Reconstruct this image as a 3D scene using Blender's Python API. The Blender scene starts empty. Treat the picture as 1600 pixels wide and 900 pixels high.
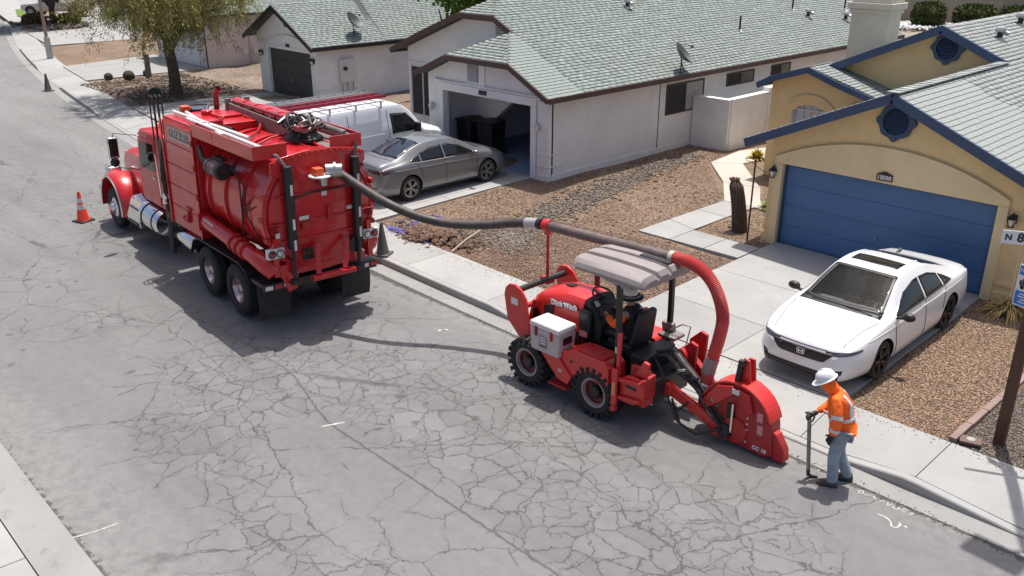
import bpy, math, random
import numpy as np
from mathutils import Vector, Matrix
from mathutils.bvhtree import BVHTree
random.seed(7)
RNG = np.random.default_rng(11)
SC = bpy.context.scene
COL = SC.collection
PI = math.pi

# ------------------------------------------------------------------ camera
cam_d = bpy.data.cameras.new('camera')
cam = bpy.data.objects.new('camera', cam_d)
COL.objects.link(cam)
cam_d.sensor_width = 36.0
cam_d.lens = 1389.0 / 1600.0 * 36.0
cam_d.clip_start = 0.1
cam_d.clip_end = 1500
PITCH, HEAD = math.radians(22.1), math.radians(44.2)
cam.location = (0, 0, 7.25)
fw = Vector((-math.cos(HEAD) * math.cos(PITCH), math.sin(HEAD) * math.cos(PITCH), -math.sin(PITCH)))
cam.rotation_euler = fw.to_track_quat('-Z', 'Y').to_euler()
SC.camera = cam

# ------------------------------------------------------------------ world and sun
SUN_EL = math.radians(75)
SUN_H = Vector((-0.45, 0.89, 0)).normalized()
world = bpy.data.worlds.new('World')
SC.world = world
world.use_nodes = True
wn = world.node_tree
sky = wn.nodes.new('ShaderNodeTexSky')
sky.sky_type = 'NISHITA'
sky.sun_disc = False
sky.sun_elevation = SUN_EL
sky.sun_rotation = math.atan2(SUN_H.x, SUN_H.y)
sky.dust_density = 4.0
sky.air_density = 0.8
sky.ozone_density = 0.6
bg = wn.nodes['Background']
wn.links.new(sky.outputs[0], bg.inputs[0])
bg.inputs[1].default_value = 0.12
sl = bpy.data.lights.new('sun', 'SUN')
sl.energy = 3.85
sl.angle = math.radians(0.53)
sl.color = (1.0, 0.965, 0.91)
so = bpy.data.objects.new('sun', sl)
COL.objects.link(so)
sd = -(SUN_H * math.cos(SUN_EL) + Vector((0, 0, math.sin(SUN_EL))))
so.rotation_euler = sd.to_track_quat('-Z', 'Y').to_euler()
so.location = (0, 0, 40)
SC.view_settings.view_transform = 'Standard'
SC.view_settings.look = 'None'
SC.view_settings.exposure = 0.42
SC.view_settings.gamma = 1.0

# ------------------------------------------------------------------ materials
def mat(name, base, rough=0.6, metal=0.0, var=0.0, vscale=4.0, bump=0.0, bscale=60.0, coat=0.0, spec=None, dirt=0.0, island=0.0, emit=None, trans=0.0):
    m = bpy.data.materials.new(name)
    m.use_nodes = True
    nt = m.node_tree
    b = nt.nodes['Principled BSDF']
    L = nt.links.new
    col = (*base, 1.0)
    b.inputs['Base Color'].default_value = col
    b.inputs['Roughness'].default_value = rough
    b.inputs['Metallic'].default_value = metal
    if coat:
        b.inputs['Coat Weight'].default_value = coat
        b.inputs['Coat Roughness'].default_value = 0.06
    if spec is not None:
        b.inputs['Specular IOR Level'].default_value = spec
    if trans:
        b.inputs['Transmission Weight'].default_value = trans
    m.diffuse_color = col
    tc = None
    src = None
    if var or bump or dirt:
        tc = nt.nodes.new('ShaderNodeTexCoord')
    if var:
        n = nt.nodes.new('ShaderNodeTexNoise')
        n.inputs['Scale'].default_value = vscale
        n.inputs['Detail'].default_value = 6
        n.inputs['Roughness'].default_value = 0.62
        L(tc.outputs['Object'], n.inputs['Vector'])
        r = nt.nodes.new('ShaderNodeMapRange')
        r.inputs['From Min'].default_value = 0.3
        r.inputs['From Max'].default_value = 0.7
        r.inputs['To Min'].default_value = 1 - var
        r.inputs['To Max'].default_value = 1 + var
        L(n.outputs['Fac'], r.inputs['Value'])
        v = nt.nodes.new('ShaderNodeHueSaturation')
        v.inputs['Color'].default_value = col
        L(r.outputs[0], v.inputs['Value'])
        src = v.outputs[0]
    if island:
        g = nt.nodes.new('ShaderNodeNewGeometry')
        r2 = nt.nodes.new('ShaderNodeMapRange')
        r2.inputs['To Min'].default_value = 1 - island
        r2.inputs['To Max'].default_value = 1 + island
        L(g.outputs['Random Per Island'], r2.inputs['Value'])
        v2 = nt.nodes.new('ShaderNodeHueSaturation')
        if src: L(src, v2.inputs['Color'])
        else: v2.inputs['Color'].default_value = col
        L(r2.outputs[0], v2.inputs['Value'])
        src = v2.outputs[0]
    if dirt:
        n = nt.nodes.new('ShaderNodeTexNoise')
        n.inputs['Scale'].default_value = 2.3
        n.inputs['Detail'].default_value = 8
        n.inputs['Roughness'].default_value = 0.7
        L(tc.outputs['Object'], n.inputs['Vector'])
        r = nt.nodes.new('ShaderNodeMapRange')
        r.inputs['From Min'].default_value = 0.48
        r.inputs['From Max'].default_value = 0.75
        r.inputs['To Max'].default_value = dirt
        L(n.outputs['Fac'], r.inputs['Value'])
        mx = nt.nodes.new('ShaderNodeMix')
        mx.data_type = 'RGBA'
        L(r.outputs[0], mx.inputs[0])
        if src: L(src, mx.inputs[6])
        else: mx.inputs[6].default_value = col
        mx.inputs[7].default_value = (0.26, 0.22, 0.19, 1)
        src = mx.outputs[2]
        rr = nt.nodes.new('ShaderNodeMapRange')
        rr.inputs['From Min'].default_value = 0.4
        rr.inputs['From Max'].default_value = 0.75
        rr.inputs['To Min'].default_value = rough
        rr.inputs['To Max'].default_value = min(1, rough + 0.25)
        L(n.outputs['Fac'], rr.inputs['Value'])
        L(rr.outputs[0], b.inputs['Roughness'])
    if src: L(src, b.inputs['Base Color'])
    if bump:
        n = nt.nodes.new('ShaderNodeTexNoise')
        n.inputs['Scale'].default_value = bscale
        n.inputs['Detail'].default_value = 4
        L(tc.outputs['Object'], n.inputs['Vector'])
        bp = nt.nodes.new('ShaderNodeBump')
        bp.inputs['Strength'].default_value = bump
        bp.inputs['Distance'].default_value = 0.02
        L(n.outputs['Fac'], bp.inputs['Height'])
        L(bp.outputs[0], b.inputs['Normal'])
    if emit:
        b.inputs['Emission Color'].default_value = (*emit, 1)
        b.inputs['Emission Strength'].default_value = 1.0
    return m

# ------------------------------------------------------------------ mesh builder
class MB:
    def __init__(s):
        s.v, s.f, s.m = [], [], []
    def add(s, v, f, mi=0):
        o = len(s.v)
        s.v.extend([tuple(p) for p in v])
        s.f.extend([tuple(i + o for i in q) for q in f])
        s.m.extend([mi] * len(f))
        return s
    def box(s, c, d, R=None, mi=0, top=1.0, topy=None):
        # top / topy scale the upper face in x / y
        if topy is None: topy = top
        hx, hy, hz = d[0] / 2, d[1] / 2, d[2] / 2
        vs = []
        for sz in (-1, 1):
            kx, ky = (1, 1) if sz < 0 else (top, topy)
            for sx, sy in ((-1, -1), (1, -1), (1, 1), (-1, 1)):
                vs.append(Vector((sx * hx * kx, sy * hy * ky, sz * hz)))
        if R is not None: vs = [R @ q for q in vs]
        vs = [q + Vector(c) for q in vs]
        return s.add(vs, [(3, 2, 1, 0), (4, 5, 6, 7), (0, 1, 5, 4), (1, 2, 6, 5), (2, 3, 7, 6), (3, 0, 4, 7)], mi)
    def bar(s, p0, p1, w, h, up=(0, 0, 1), mi=0):
        p0, p1 = Vector(p0), Vector(p1)
        x = (p1 - p0)
        ln = x.length
        x.normalize()
        y = Vector(up).cross(x)
        if y.length < 1e-4: y = Vector((0, 1, 0)).cross(x)
        if y.length < 1e-4: y = Vector((1, 0, 0))
        y.normalize()
        z = x.cross(y)
        R = Matrix((x, y, z)).transposed()
        return s.box((p0 + p1) / 2, (ln, w, h), R, mi)
    def ring(s, c, x, y, r, n, ph=0.0):
        return [Vector(c) + x * (r * math.cos(ph + 2 * PI * i / n)) + y * (r * math.sin(ph + 2 * PI * i / n)) for i in range(n)]
    def cyl(s, p0, p1, r0, r1=None, n=14, mi=0, caps=True):
        if r1 is None: r1 = r0
        p0, p1 = Vector(p0), Vector(p1)
        a = (p1 - p0).normalized()
        x = a.orthogonal().normalized()
        y = a.cross(x)
        A, B = s.ring(p0, x, y, r0, n), s.ring(p1, x, y, r1, n)
        f = [(i, (i + 1) % n, n + (i + 1) % n, n + i) for i in range(n)]
        if caps:
            f += [tuple(range(n - 1, -1, -1)), tuple(range(n, 2 * n))]
        return s.add(A + B, f, mi)
    def tube(s, pts, r, n=8, mi=0, caps=True):
        pts = [Vector(p) for p in pts]
        k = len(pts)
        rs = r if isinstance(r, (list, tuple)) else [r] * k
        t = [(pts[min(i + 1, k - 1)] - pts[max(i - 1, 0)]).normalized() for i in range(k)]
        x = t[0].orthogonal().normalized()
        V = []
        for i in range(k):
            x = x - t[i] * x.dot(t[i])
            if x.length < 1e-5: x = t[i].orthogonal()
            x.normalize()
            V += s.ring(pts[i], x, t[i].cross(x), rs[i], n)
        f = []
        for i in range(k - 1):
            for j in range(n):
                f.append((i * n + j, i * n + (j + 1) % n, (i + 1) * n + (j + 1) % n, (i + 1) * n + j))
        if caps:
            f += [tuple(range(n - 1, -1, -1)), tuple(range((k - 1) * n, k * n))]
        return s.add(V, f, mi)
    def prism(s, poly, ax, a, b, mi=0):
        # poly in the two axes other than ax (cyclic order kept), extruded from a to b
        n = len(poly)
        def P(u, w, q):
            return ((q, u, w), (u, q, w), (u, w, q))[ax]
        V = [P(u, w, a) for u, w in poly] + [P(u, w, b) for u, w in poly]
        ar = sum(poly[i][0] * poly[(i + 1) % n][1] - poly[(i + 1) % n][0] * poly[i][1] for i in range(n))
        flip = (ar > 0) ^ (ax == 1) ^ (b < a)
        lo, hi = tuple(range(n)), tuple(range(n, 2 * n))
        f = [lo[::-1], hi] + [(i, (i + 1) % n, n + (i + 1) % n, n + i) for i in range(n)]
        if not flip: f = [q[::-1] for q in f]
        return s.add(V, f, mi)
    def lathe(s, prof, c=(0, 0, 0), axis=(0, 0, 1), n=24, mi=0):
        a = Vector(axis).normalized()
        x = a.orthogonal().normalized() if abs(a.z) < 0.999 else Vector((1, 0, 0))
        y = a.cross(x)
        V = []
        for r, z in prof:
            V += s.ring(Vector(c) + a * z, x, y, max(r, 1e-4), n)
        f = []
        for i in range(len(prof) - 1):
            for j in range(n):
                f.append((i * n + j, i * n + (j + 1) % n, (i + 1) * n + (j + 1) % n, (i + 1) * n + j))
        return s.add(V, f, mi)
    def sphere(s, c, r, n=14, k=8, R=None, mi=0):
        if not isinstance(r, (tuple, list)): r = (r, r, r)
        V = []
        for i in range(k + 1):
            th = PI * i / k
            for j in range(n):
                ph = 2 * PI * j / n
                q = Vector((r[0] * math.sin(th) * math.cos(ph), r[1] * math.sin(th) * math.sin(ph), -r[2] * math.cos(th)))
                if R is not None: q = R @ q
                V.append(q + Vector(c))
        f = [(i * n + j, i * n + (j + 1) % n, (i + 1) * n + (j + 1) % n, (i + 1) * n + j) for i in range(k) for j in range(n)]
        return s.add(V, f, mi)
    def loft(s, rings, mi=0, caps=True, closed=True):
        n = len(rings[0])
        V = [p for r in rings for p in r]
        f = []
        for i in range(len(rings) - 1):
            for j in range(n if closed else n - 1):
                f.append((i * n + j, i * n + (j + 1) % n, (i + 1) * n + (j + 1) % n, (i + 1) * n + j))
        if caps:
            f += [tuple(range(n - 1, -1, -1)), tuple(range((len(rings) - 1) * n, len(rings) * n))]
        return s.add(V, f, mi)
    def mesh(s, name):
        me = bpy.data.meshes.new(name)
        me.from_pydata(s.v, [], s.f)
        me.update()
        return me

def link(o, parent=None):
    COL.objects.link(o)
    if parent is not None: o.parent = parent
    return o

def obj(name, mb, mats, parent=None, bevel=0.0, smooth=35, loc=None, seg=2, fix=True):
    me = mb.mesh(name) if isinstance(mb, MB) else mb
    if not isinstance(mats, (list, tuple)): mats = [mats]
    if len(me.materials) == 0:
        for m in mats: me.materials.append(m)
    if isinstance(mb, MB):
        if len(mats) > 1: me.polygons.foreach_set('material_index', mb.m)
        if fix:
            import bmesh
            bm = bmesh.new(); bm.from_mesh(me)
            bmesh.ops.remove_doubles(bm, verts=bm.verts, dist=1e-5)
            bmesh.ops.recalc_face_normals(bm, faces=bm.faces)
            bm.to_mesh(me); bm.free()
        if smooth:
            me.polygons.foreach_set('use_smooth', [True] * len(me.polygons))
            me.set_sharp_from_angle(angle=math.radians(smooth))
    o = bpy.data.objects.new(name, me)
    link(o, parent)
    if loc is not None: o.location = loc
    if bevel:
        b = o.modifiers.new('bevel', 'BEVEL')
        b.width = bevel
        b.segments = seg
        b.limit_method = 'ANGLE'
        b.angle_limit = math.radians(40)
        b.harden_normals = False
    return o

def tag(o, label=None, cat=None, group=None, kind=None):
    if label: o['label'] = label
    if cat: o['category'] = cat
    if group: o['group'] = group
    if kind: o['kind'] = kind
    return o

def thing(name, label, cat, loc=(0, 0, 0), rotz=0.0, group=None):
    o = bpy.data.objects.new(name, None)
    COL.objects.link(o)
    o.empty_display_size = 0.2
    o.location = loc
    o.rotation_euler = (0, 0, rotz)
    return tag(o, label, cat, group)

def node(name, parent, loc=(0, 0, 0), rot=(0, 0, 0)):
    o = bpy.data.objects.new(name, None)
    o.empty_display_size = 0.1
    link(o, parent)
    o.location = loc
    o.rotation_euler = rot
    return o

def dup(root, loc, rotz, label=None, group=None):
    r = root.copy(); COL.objects.link(r); r.location = loc; r.rotation_euler = (0, 0, rotz)
    if label: r['label'] = label
    if group: r['group'] = group
    for ch in list(root.children):
        c = ch.copy(); COL.objects.link(c); c.parent = r
        for g in ch.children:
            d = g.copy(); COL.objects.link(d); d.parent = c
    return r

def textmesh(name, s, size, m, parent, loc, rot, depth=0.004, bold=0.0, align='CENTER', sx=1.0, shear=0.0):
    cu = bpy.data.curves.new(name, 'FONT')
    cu.body = s
    cu.size = size
    cu.extrude = depth
    cu.offset = bold
    cu.shear = shear
    cu.align_x = align
    cu.align_y = 'CENTER'
    t = bpy.data.objects.new(name, cu)
    COL.objects.link(t)
    bpy.context.view_layer.update()
    me = bpy.data.meshes.new_from_object(t.evaluated_get(bpy.context.evaluated_depsgraph_get()))
    bpy.data.objects.remove(t)
    me.materials.clear()
    me.materials.append(m)
    o = bpy.data.objects.new(name, me)
    link(o, parent)
    o.location = loc
    if isinstance(rot, Matrix): o.rotation_euler = rot.to_euler()
    else: o.rotation_euler = rot
    o.scale = (sx, 1, 1)
    return o

def fastmesh(name, V, F):
    """V (n,3), F (k,3|4) numpy -> mesh, fast"""
    me = bpy.data.meshes.new(name)
    k, c = F.shape
    me.vertices.add(len(V)); me.vertices.foreach_set('co', np.ascontiguousarray(V, dtype=np.float32).ravel())
    me.loops.add(k * c); me.loops.foreach_set('vertex_index', np.ascontiguousarray(F, dtype=np.int32).ravel())
    me.polygons.add(k); me.polygons.foreach_set('loop_start', np.arange(0, k * c, c, dtype=np.int32))
    me.update(calc_edges=True)
    me.validate()
    return me

# street curvature: the kerb line bends away to the left far down the street
def cv(x):
    d = -9.0 - x
    if d <= 0: return 0.0
    if d <= 26: return 0.0025 * d * d
    e = d - 26
    return 1.69 + 0.13 * e + 0.0018 * e * e

def lotz(y):
    return min(0.22, 0.13 + max(0.0, y - 11.36) * 0.0122)

def P3(x, y, z=0.0): return Vector((x, y, z))

def smooth_path(pts, n=8):
    P_ = [Vector(p) for p in pts]; out = []
    for i in range(len(P_) - 1):
        p0 = P_[i - 1] if i else P_[0] * 2 - P_[1]; p3 = P_[i + 2] if i + 2 < len(P_) else P_[-1] * 2 - P_[-2]
        for k in range(n):
            t = k / n
            out.append(0.5 * ((2 * P_[i]) + (-p0 + P_[i + 1]) * t + (2 * p0 - 5 * P_[i] + 4 * P_[i + 1] - p3) * t * t + (-p0 + 3 * P_[i] - 3 * P_[i + 1] + p3) * t ** 3))
    out.append(P_[-1]); return out
# ================================================================== SETTING
def road_material():
    m = bpy.data.materials.new('cracked_asphalt'); m.use_nodes = True
    nt = m.node_tree; L = nt.links.new; N = nt.nodes.new
    b = nt.nodes['Principled BSDF']
    tc = N('ShaderNodeTexCoord')
    def math_(op, a, c=None, clamp=False):
        n = N('ShaderNodeMath'); n.operation = op; n.use_clamp = clamp
        for i, q in enumerate((a, c)):
            if q is None: continue
            if isinstance(q, (int, float)): n.inputs[i].default_value = q
            else: L(q, n.inputs[i])
        return n.outputs[0]
    def mr(v, a, c, t0=0.0, t1=1.0, smooth=True):
        n = N('ShaderNodeMapRange'); n.interpolation_type = 'SMOOTHSTEP' if smooth else 'LINEAR'
        L(v, n.inputs['Value'])
        n.inputs['From Min'].default_value = a; n.inputs['From Max'].default_value = c
        n.inputs['To Min'].default_value = t0; n.inputs['To Max'].default_value = t1
        return n.outputs[0]
    def noise(scale, detail=4, rough=0.6, vec=None):
        n = N('ShaderNodeTexNoise'); n.inputs['Scale'].default_value = scale
        n.inputs['Detail'].default_value = detail; n.inputs['Roughness'].default_value = rough
        L(vec if vec else tc.outputs['Object'], n.inputs['Vector'])
        return n
    w = noise(1.1, 5, 0.65)
    sub = N('ShaderNodeVectorMath'); sub.operation = 'SUBTRACT'; L(w.outputs['Color'], sub.inputs[0]); sub.inputs[1].default_value = (0.5, 0.5, 0.5)
    scl = N('ShaderNodeVectorMath'); scl.operation = 'SCALE'; L(sub.outputs[0], scl.inputs[0]); scl.inputs['Scale'].default_value = 0.55
    w2 = noise(7.0, 3, 0.6)
    sub2 = N('ShaderNodeVectorMath'); sub2.operation = 'SUBTRACT'; L(w2.outputs['Color'], sub2.inputs[0]); sub2.inputs[1].default_value = (0.5, 0.5, 0.5)
    scl2 = N('ShaderNodeVectorMath'); scl2.operation = 'SCALE'; L(sub2.outputs[0], scl2.inputs[0]); scl2.inputs['Scale'].default_value = 0.11
    ad = N('ShaderNodeVectorMath'); ad.operation = 'ADD'; L(tc.outputs['Object'], ad.inputs[0]); L(scl.outputs[0], ad.inputs[1])
    ad2 = N('ShaderNodeVectorMath'); ad2.operation = 'ADD'; L(ad.outputs[0], ad2.inputs[0]); L(scl2.outputs[0], ad2.inputs[1])
    flat = N('ShaderNodeVectorMath'); flat.operation = 'MULTIPLY'; L(ad2.outputs[0], flat.inputs[0]); flat.inputs[1].default_value = (1, 1, 0)
    P = flat.outputs[0]
    def vor(scale, mul=(1, 1, 0), rnd=1.0):
        q = N('ShaderNodeVectorMath'); q.operation = 'MULTIPLY'; L(P, q.inputs[0]); q.inputs[1].default_value = mul
        v = N('ShaderNodeTexVoronoi'); v.voronoi_dimensions = '2D'; v.feature = 'DISTANCE_TO_EDGE'
        v.inputs['Scale'].default_value = scale; v.inputs['Randomness'].default_value = rnd
        L(q.outputs[0], v.inputs['Vector'])
        return v.outputs['Distance']
    sep = N('ShaderNodeSeparateXYZ'); L(tc.outputs['Object'], sep.inputs[0])
    X, Y = sep.outputs[0], sep.outputs[1]
    # how broken the surface is: the right lane most, the strips by the gutters least
    ramp = N('ShaderNodeValToRGB'); L(mr(Y, 2.0, 11.0, smooth=False), ramp.inputs[0])
    els = ramp.color_ramp.elements
    els[0].position = 0.0; els[0].color = (0.02,) * 3 + (1,)
    els[1].position = 1.0; els[1].color = (0.12,) * 3 + (1,)
    for p, c in ((0.14, 0.12), (0.26, 0.50), (0.42, 0.58), (0.47, 0.45), (0.55, 0.80), (0.80, 0.80), (0.92, 0.40)):
        e = els.new(p); e.color = (c, c, c, 1)
    nm = noise(0.42, 3, 0.55)
    breakup = noise(1.7, 4, 0.6)
    dens = math_('ADD', math_('MULTIPLY', ramp.outputs[0], 0.40), math_('MULTIPLY', math_('SUBTRACT', nm.outputs['Fac'], 0.5), 0.8))
    for gx, gy, gr, ga in ((-11.6, 5.0, 2.2, .55), (-12.0, 7.4, 2.4, .55), (-10.0, 8.2, 2.2, .75), (-8.2, 8.4, 2.0, .7), (-6.2, 7.3, 2.2, .7), (-4.2, 8.2, 2.4, .65), (-9.2, 3.9, 1.5, .65), (-13.8, 6.0, 2.0, .5), (-7.6, 4.6, 1.5, .3), (-11.0, 9.0, 1.6, .45), (-17, 5.2, 2.2, .35), (-2, 7, 2.5, .5),
                           (-9.9, 2.7, 1.5, -.6), (-10.6, 6.0, 1.2, -.7), (-16.2, 4.0, 2.0, -.4), (-5.6, 5.3, 1.4, -.6), (-12.3, 10.3, 1.0, -.5), (-3.4, 9.6, 1.4, -.6), (-14.5, 3.0, 1.6, -.35), (-6.4, 6.0, .9, -.3)):
        cb = N('ShaderNodeCombineXYZ'); cb.inputs[0].default_value = gx; cb.inputs[1].default_value = gy
        dv = N('ShaderNodeVectorMath'); dv.operation = 'DISTANCE'; L(flat.outputs[0], dv.inputs[0]); L(cb.outputs[0], dv.inputs[1])
        dens = math_('ADD', dens, mr(dv.outputs['Value'], 0.0, gr, ga, 0.0))
    dens = math_('ADD', dens, math_('MULTIPLY', math_('SUBTRACT', breakup.outputs['Fac'], 0.5), 0.7))
    mA = mr(dens, 0.34, 0.52)
    mB = mr(dens, 0.10, 0.30)
    far = mr(X, -40.0, -20.0, 0.35, 1.0)
    def line(d, lo, hi): return mr(d, lo, hi, 1.0, 0.0)
    wd = noise(2.6, 3)
    wid = mr(wd.outputs['Fac'], 0.3, 0.75, 0.4, 1.7)
    def crack(d, width): return math_('SUBTRACT', 1.0, mr(math_('DIVIDE', d, math_('MULTIPLY', wid, width)), 0.25, 1.0))
    dA0, dA2, dB, dC = vor(2.3), vor(4.0), vor(1.15), vor(0.36, (0.62, 1.0, 0))
    szm = N('ShaderNodeMath'); szm.operation = 'GREATER_THAN'; szm.inputs[1].default_value = 0.53; L(noise(0.8, 2, 0.5).outputs['Fac'], szm.inputs[0])
    mxa = N('ShaderNodeMix'); L(szm.outputs[0], mxa.inputs[0]); L(dA0, mxa.inputs[2]); L(dA2, mxa.inputs[3]); dA = mxa.outputs[0]
    cA = math_('MULTIPLY', math_('MULTIPLY', crack(dA, 0.034), mA), 0.95)
    cB = math_('MULTIPLY', math_('MULTIPLY', crack(dB, 0.0125), mB), 0.95)
    cC = math_('MULTIPLY', crack(dC, 0.0048), mr(dens, -0.30, 0.0))
    # paving seam down the middle of the road
    ys = math_('ADD', Y, math_('MULTIPLY', math_('SUBTRACT', w2.outputs['Fac'], 0.5), 0.10))
    sy = math_('ABSOLUTE', math_('SUBTRACT', ys, math_('ADD', 6.42, math_('MULTIPLY', mr(X, -13.0, -10.5, 1.0, 0.0), 0.5))))
    seam = math_('MULTIPLY', line(sy, 0.008, 0.030), mr(X, -16.0, -12.0, 0.0, 0.9))
    cr = math_('MAXIMUM', math_('MAXIMUM', cA, cB), math_('MAXIMUM', cC, seam))
    cr = math_('MULTIPLY', cr, far)
    soft = math_('MAXIMUM', math_('MULTIPLY', math_('SUBTRACT', 1.0, mr(dA, 0.0, 0.16)), mA), math_('MULTIPLY', math_('SUBTRACT', 1.0, mr(dB, 0.0, 0.09)), mB))
    # wide tar-filled cracks in places
    tarmask = mr(noise(0.55, 2, 0.5, None).outputs['Fac'], 0.56, 0.66)
    tar = math_('MULTIPLY', math_('SUBTRACT', 1.0, mr(dC, 0.012, 0.034)), math_('MULTIPLY', tarmask, 0.6))
    # base tone
    n1 = noise(0.35, 6, 0.65)
    stv = N('ShaderNodeVectorMath'); stv.operation = 'MULTIPLY'; L(tc.outputs['Object'], stv.inputs[0]); stv.inputs[1].default_value = (0.12, 1.0, 1.0)
    n2 = noise(1.1, 5, 0.6, stv.outputs[0])
    n3 = noise(75, 3, 0.75)
    n4 = noise(5.5, 6, 0.7)
    tone = math_('ADD', mr(n1.outputs['Fac'], 0.3, 0.7, -0.06, 0.06), mr(n2.outputs['Fac'], 0.3, 0.7, -0.08, 0.08))
    tone = math_('ADD', tone, mr(n3.outputs['Fac'], 0.25, 0.75, -0.20, 0.20))
    tone = math_('ADD', tone, mr(n4.outputs['Fac'], 0.3, 0.7, -0.07, 0.07))
    vp = N('ShaderNodeTexVoronoi'); vp.voronoi_dimensions = '2D'; vp.feature = 'F1'; vp.inputs['Scale'].default_value = 2.3; L(P, vp.inputs['Vector'])
    spc = N('ShaderNodeSeparateColor'); L(vp.outputs['Color'], spc.inputs[0])
    tone = math_('ADD', tone, math_('MULTIPLY', math_('MULTIPLY', math_('SUBTRACT', spc.outputs[0], 0.5), mA), 0.16))
    tone = math_('SUBTRACT', tone, math_('MULTIPLY', soft, 0.05))
    val = math_('ADD', 1.0, tone)
    mx = N('ShaderNodeMix'); mx.data_type = 'RGBA'; mx.inputs[6].default_value = (0.172, 0.167, 0.165, 1); mx.inputs[7].default_value = (0.05, 0.048, 0.047, 1)
    L(math_('MAXIMUM', math_('MULTIPLY', cr, 0.68), tar), mx.inputs[0])
    h = N('ShaderNodeHueSaturation'); L(mx.outputs[2], h.inputs['Color']); L(val, h.inputs['Value'])
    # pale grit worn in by the gutters
    ed = math_('MAXIMUM', mr(Y, 3.9, 2.5), math_('MULTIPLY', mr(Y, 9.9, 10.8), 0.8))
    mx2 = N('ShaderNodeMix'); mx2.data_type = 'RGBA'; L(math_('MULTIPLY', ed, math_('MULTIPLY', mr(n4.outputs['Fac'], 0.3, 0.7), 0.5)), mx2.inputs[0])
    L(h.outputs[0], mx2.inputs[6]); mx2.inputs[7].default_value = (0.27, 0.265, 0.25, 1)
    # ragged dark joint where the asphalt meets the gutters
    n5 = noise(9, 5, 0.7)
    jw = math_('MULTIPLY', math_('SUBTRACT', n5.outputs['Fac'], 0.38), 0.42)
    je = math_('MAXIMUM', math_('MULTIPLY', mr(math_('ADD', Y, jw), 10.775, 10.81), mr(X, -19.0, -16.0)), mr(math_('SUBTRACT', Y, jw), 2.50, 2.45))
    mxj = N('ShaderNodeMix'); mxj.data_type = 'RGBA'; L(math_('MULTIPLY', je, 0.8), mxj.inputs[0]); L(mx2.outputs[2], mxj.inputs[6]); mxj.inputs[7].default_value = (0.055, 0.052, 0.048, 1)
    mx2 = mxj
    # oil spots
    sp = N('ShaderNodeTexVoronoi'); sp.voronoi_dimensions = '2D'; sp.inputs['Scale'].default_value = 0.9; L(ad2.outputs[0], sp.inputs['Vector'])
    spot = math_('MULTIPLY', mr(sp.outputs['Distance'], 0.03, 0.075, 1.0, 0.0), 0.55)
    mx3 = N('ShaderNodeMix'); mx3.data_type = 'RGBA'; L(math_('MULTIPLY', spot, mr(nm.outputs['Fac'], 0.5, 0.56)), mx3.inputs[0]); L(mx2.outputs[2], mx3.inputs[6]); mx3.inputs[7].default_value = (0.05, 0.048, 0.046, 1)
    L(mx3.outputs[2], b.inputs['Base Color'])
    b.inputs['Roughness'].default_value = 0.88
    b.inputs['Specular IOR Level'].default_value = 0.35
    bp = N('ShaderNodeBump'); bp.inputs['Strength'].default_value = 0.5; bp.inputs['Distance'].default_value = 0.012
    L(math_('SUBTRACT', math_('MULTIPLY', n3.outputs['Fac'], 0.5), math_('MULTIPLY', cr, 1.2)), bp.inputs['Height'])
    L(bp.outputs[0], b.inputs['Normal'])
    return m

M_road = road_material()

def concrete_material(name, base, spots=0.5, seed=0.0):
    m = mat(name, base, 0.85, var=0.09, vscale=0.9, bump=0.25, bscale=90, spec=0.3)
    nt = m.node_tree; L = nt.links.new
    b = nt.nodes['Principled BSDF']
    prev = b.inputs['Base Color'].links[0].from_socket
    tc = [n for n in nt.nodes if n.type == 'TEX_COORD'][0]
    n = nt.nodes.new('ShaderNodeTexNoise'); n.inputs['Scale'].default_value = 3.1; n.inputs['Detail'].default_value = 9; n.inputs['Roughness'].default_value = 0.72
    L(tc.outputs['Object'], n.inputs['Vector'])
    r = nt.nodes.new('ShaderNodeMapRange'); r.inputs['From Min'].default_value = 0.56; r.inputs['From Max'].default_value = 0.78; r.inputs['To Max'].default_value = spots
    L(n.outputs['Fac'], r.inputs['Value'])
    mx = nt.nodes.new('ShaderNodeMix'); mx.data_type = 'RGBA'; L(r.outputs[0], mx.inputs[0]); L(prev, mx.inputs[6]); mx.inputs[7].default_value = (base[0] * .55, base[1] * .53, base[2] * .5, 1)
    v = nt.nodes.new('ShaderNodeTexVoronoi'); v.inputs['Scale'].default_value = 2.3; L(tc.outputs['Object'], v.inputs['Vector'])
    r2 = nt.nodes.new('ShaderNodeMapRange'); r2.inputs['From Min'].default_value = 0.015; r2.inputs['From Max'].default_value = 0.05; r2.inputs['To Min'].default_value = 0.6; r2.inputs['To Max'].default_value = 0.0
    L(v.outputs['Distance'], r2.inputs['Value'])
    mx2 = nt.nodes.new('ShaderNodeMix'); mx2.data_type = 'RGBA'; L(r2.outputs[0], mx2.inputs[0]); L(mx.outputs[2], mx2.inputs[6]); mx2.inputs[7].default_value = (base[0] * .45, base[1] * .43, base[2] * .4, 1)
    oi = nt.nodes.new('ShaderNodeObjectInfo'); r4 = nt.nodes.new('ShaderNodeMapRange'); r4.inputs['To Min'].default_value = 0.91; r4.inputs['To Max'].default_value = 1.07
    L(oi.outputs['Random'], r4.inputs['Value'])
    hv = nt.nodes.new('ShaderNodeHueSaturation'); L(mx2.outputs[2], hv.inputs['Color']); L(r4.outputs[0], hv.inputs['Value'])
    L(hv.outputs[0], b.inputs['Base Color'])
    return m

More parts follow.
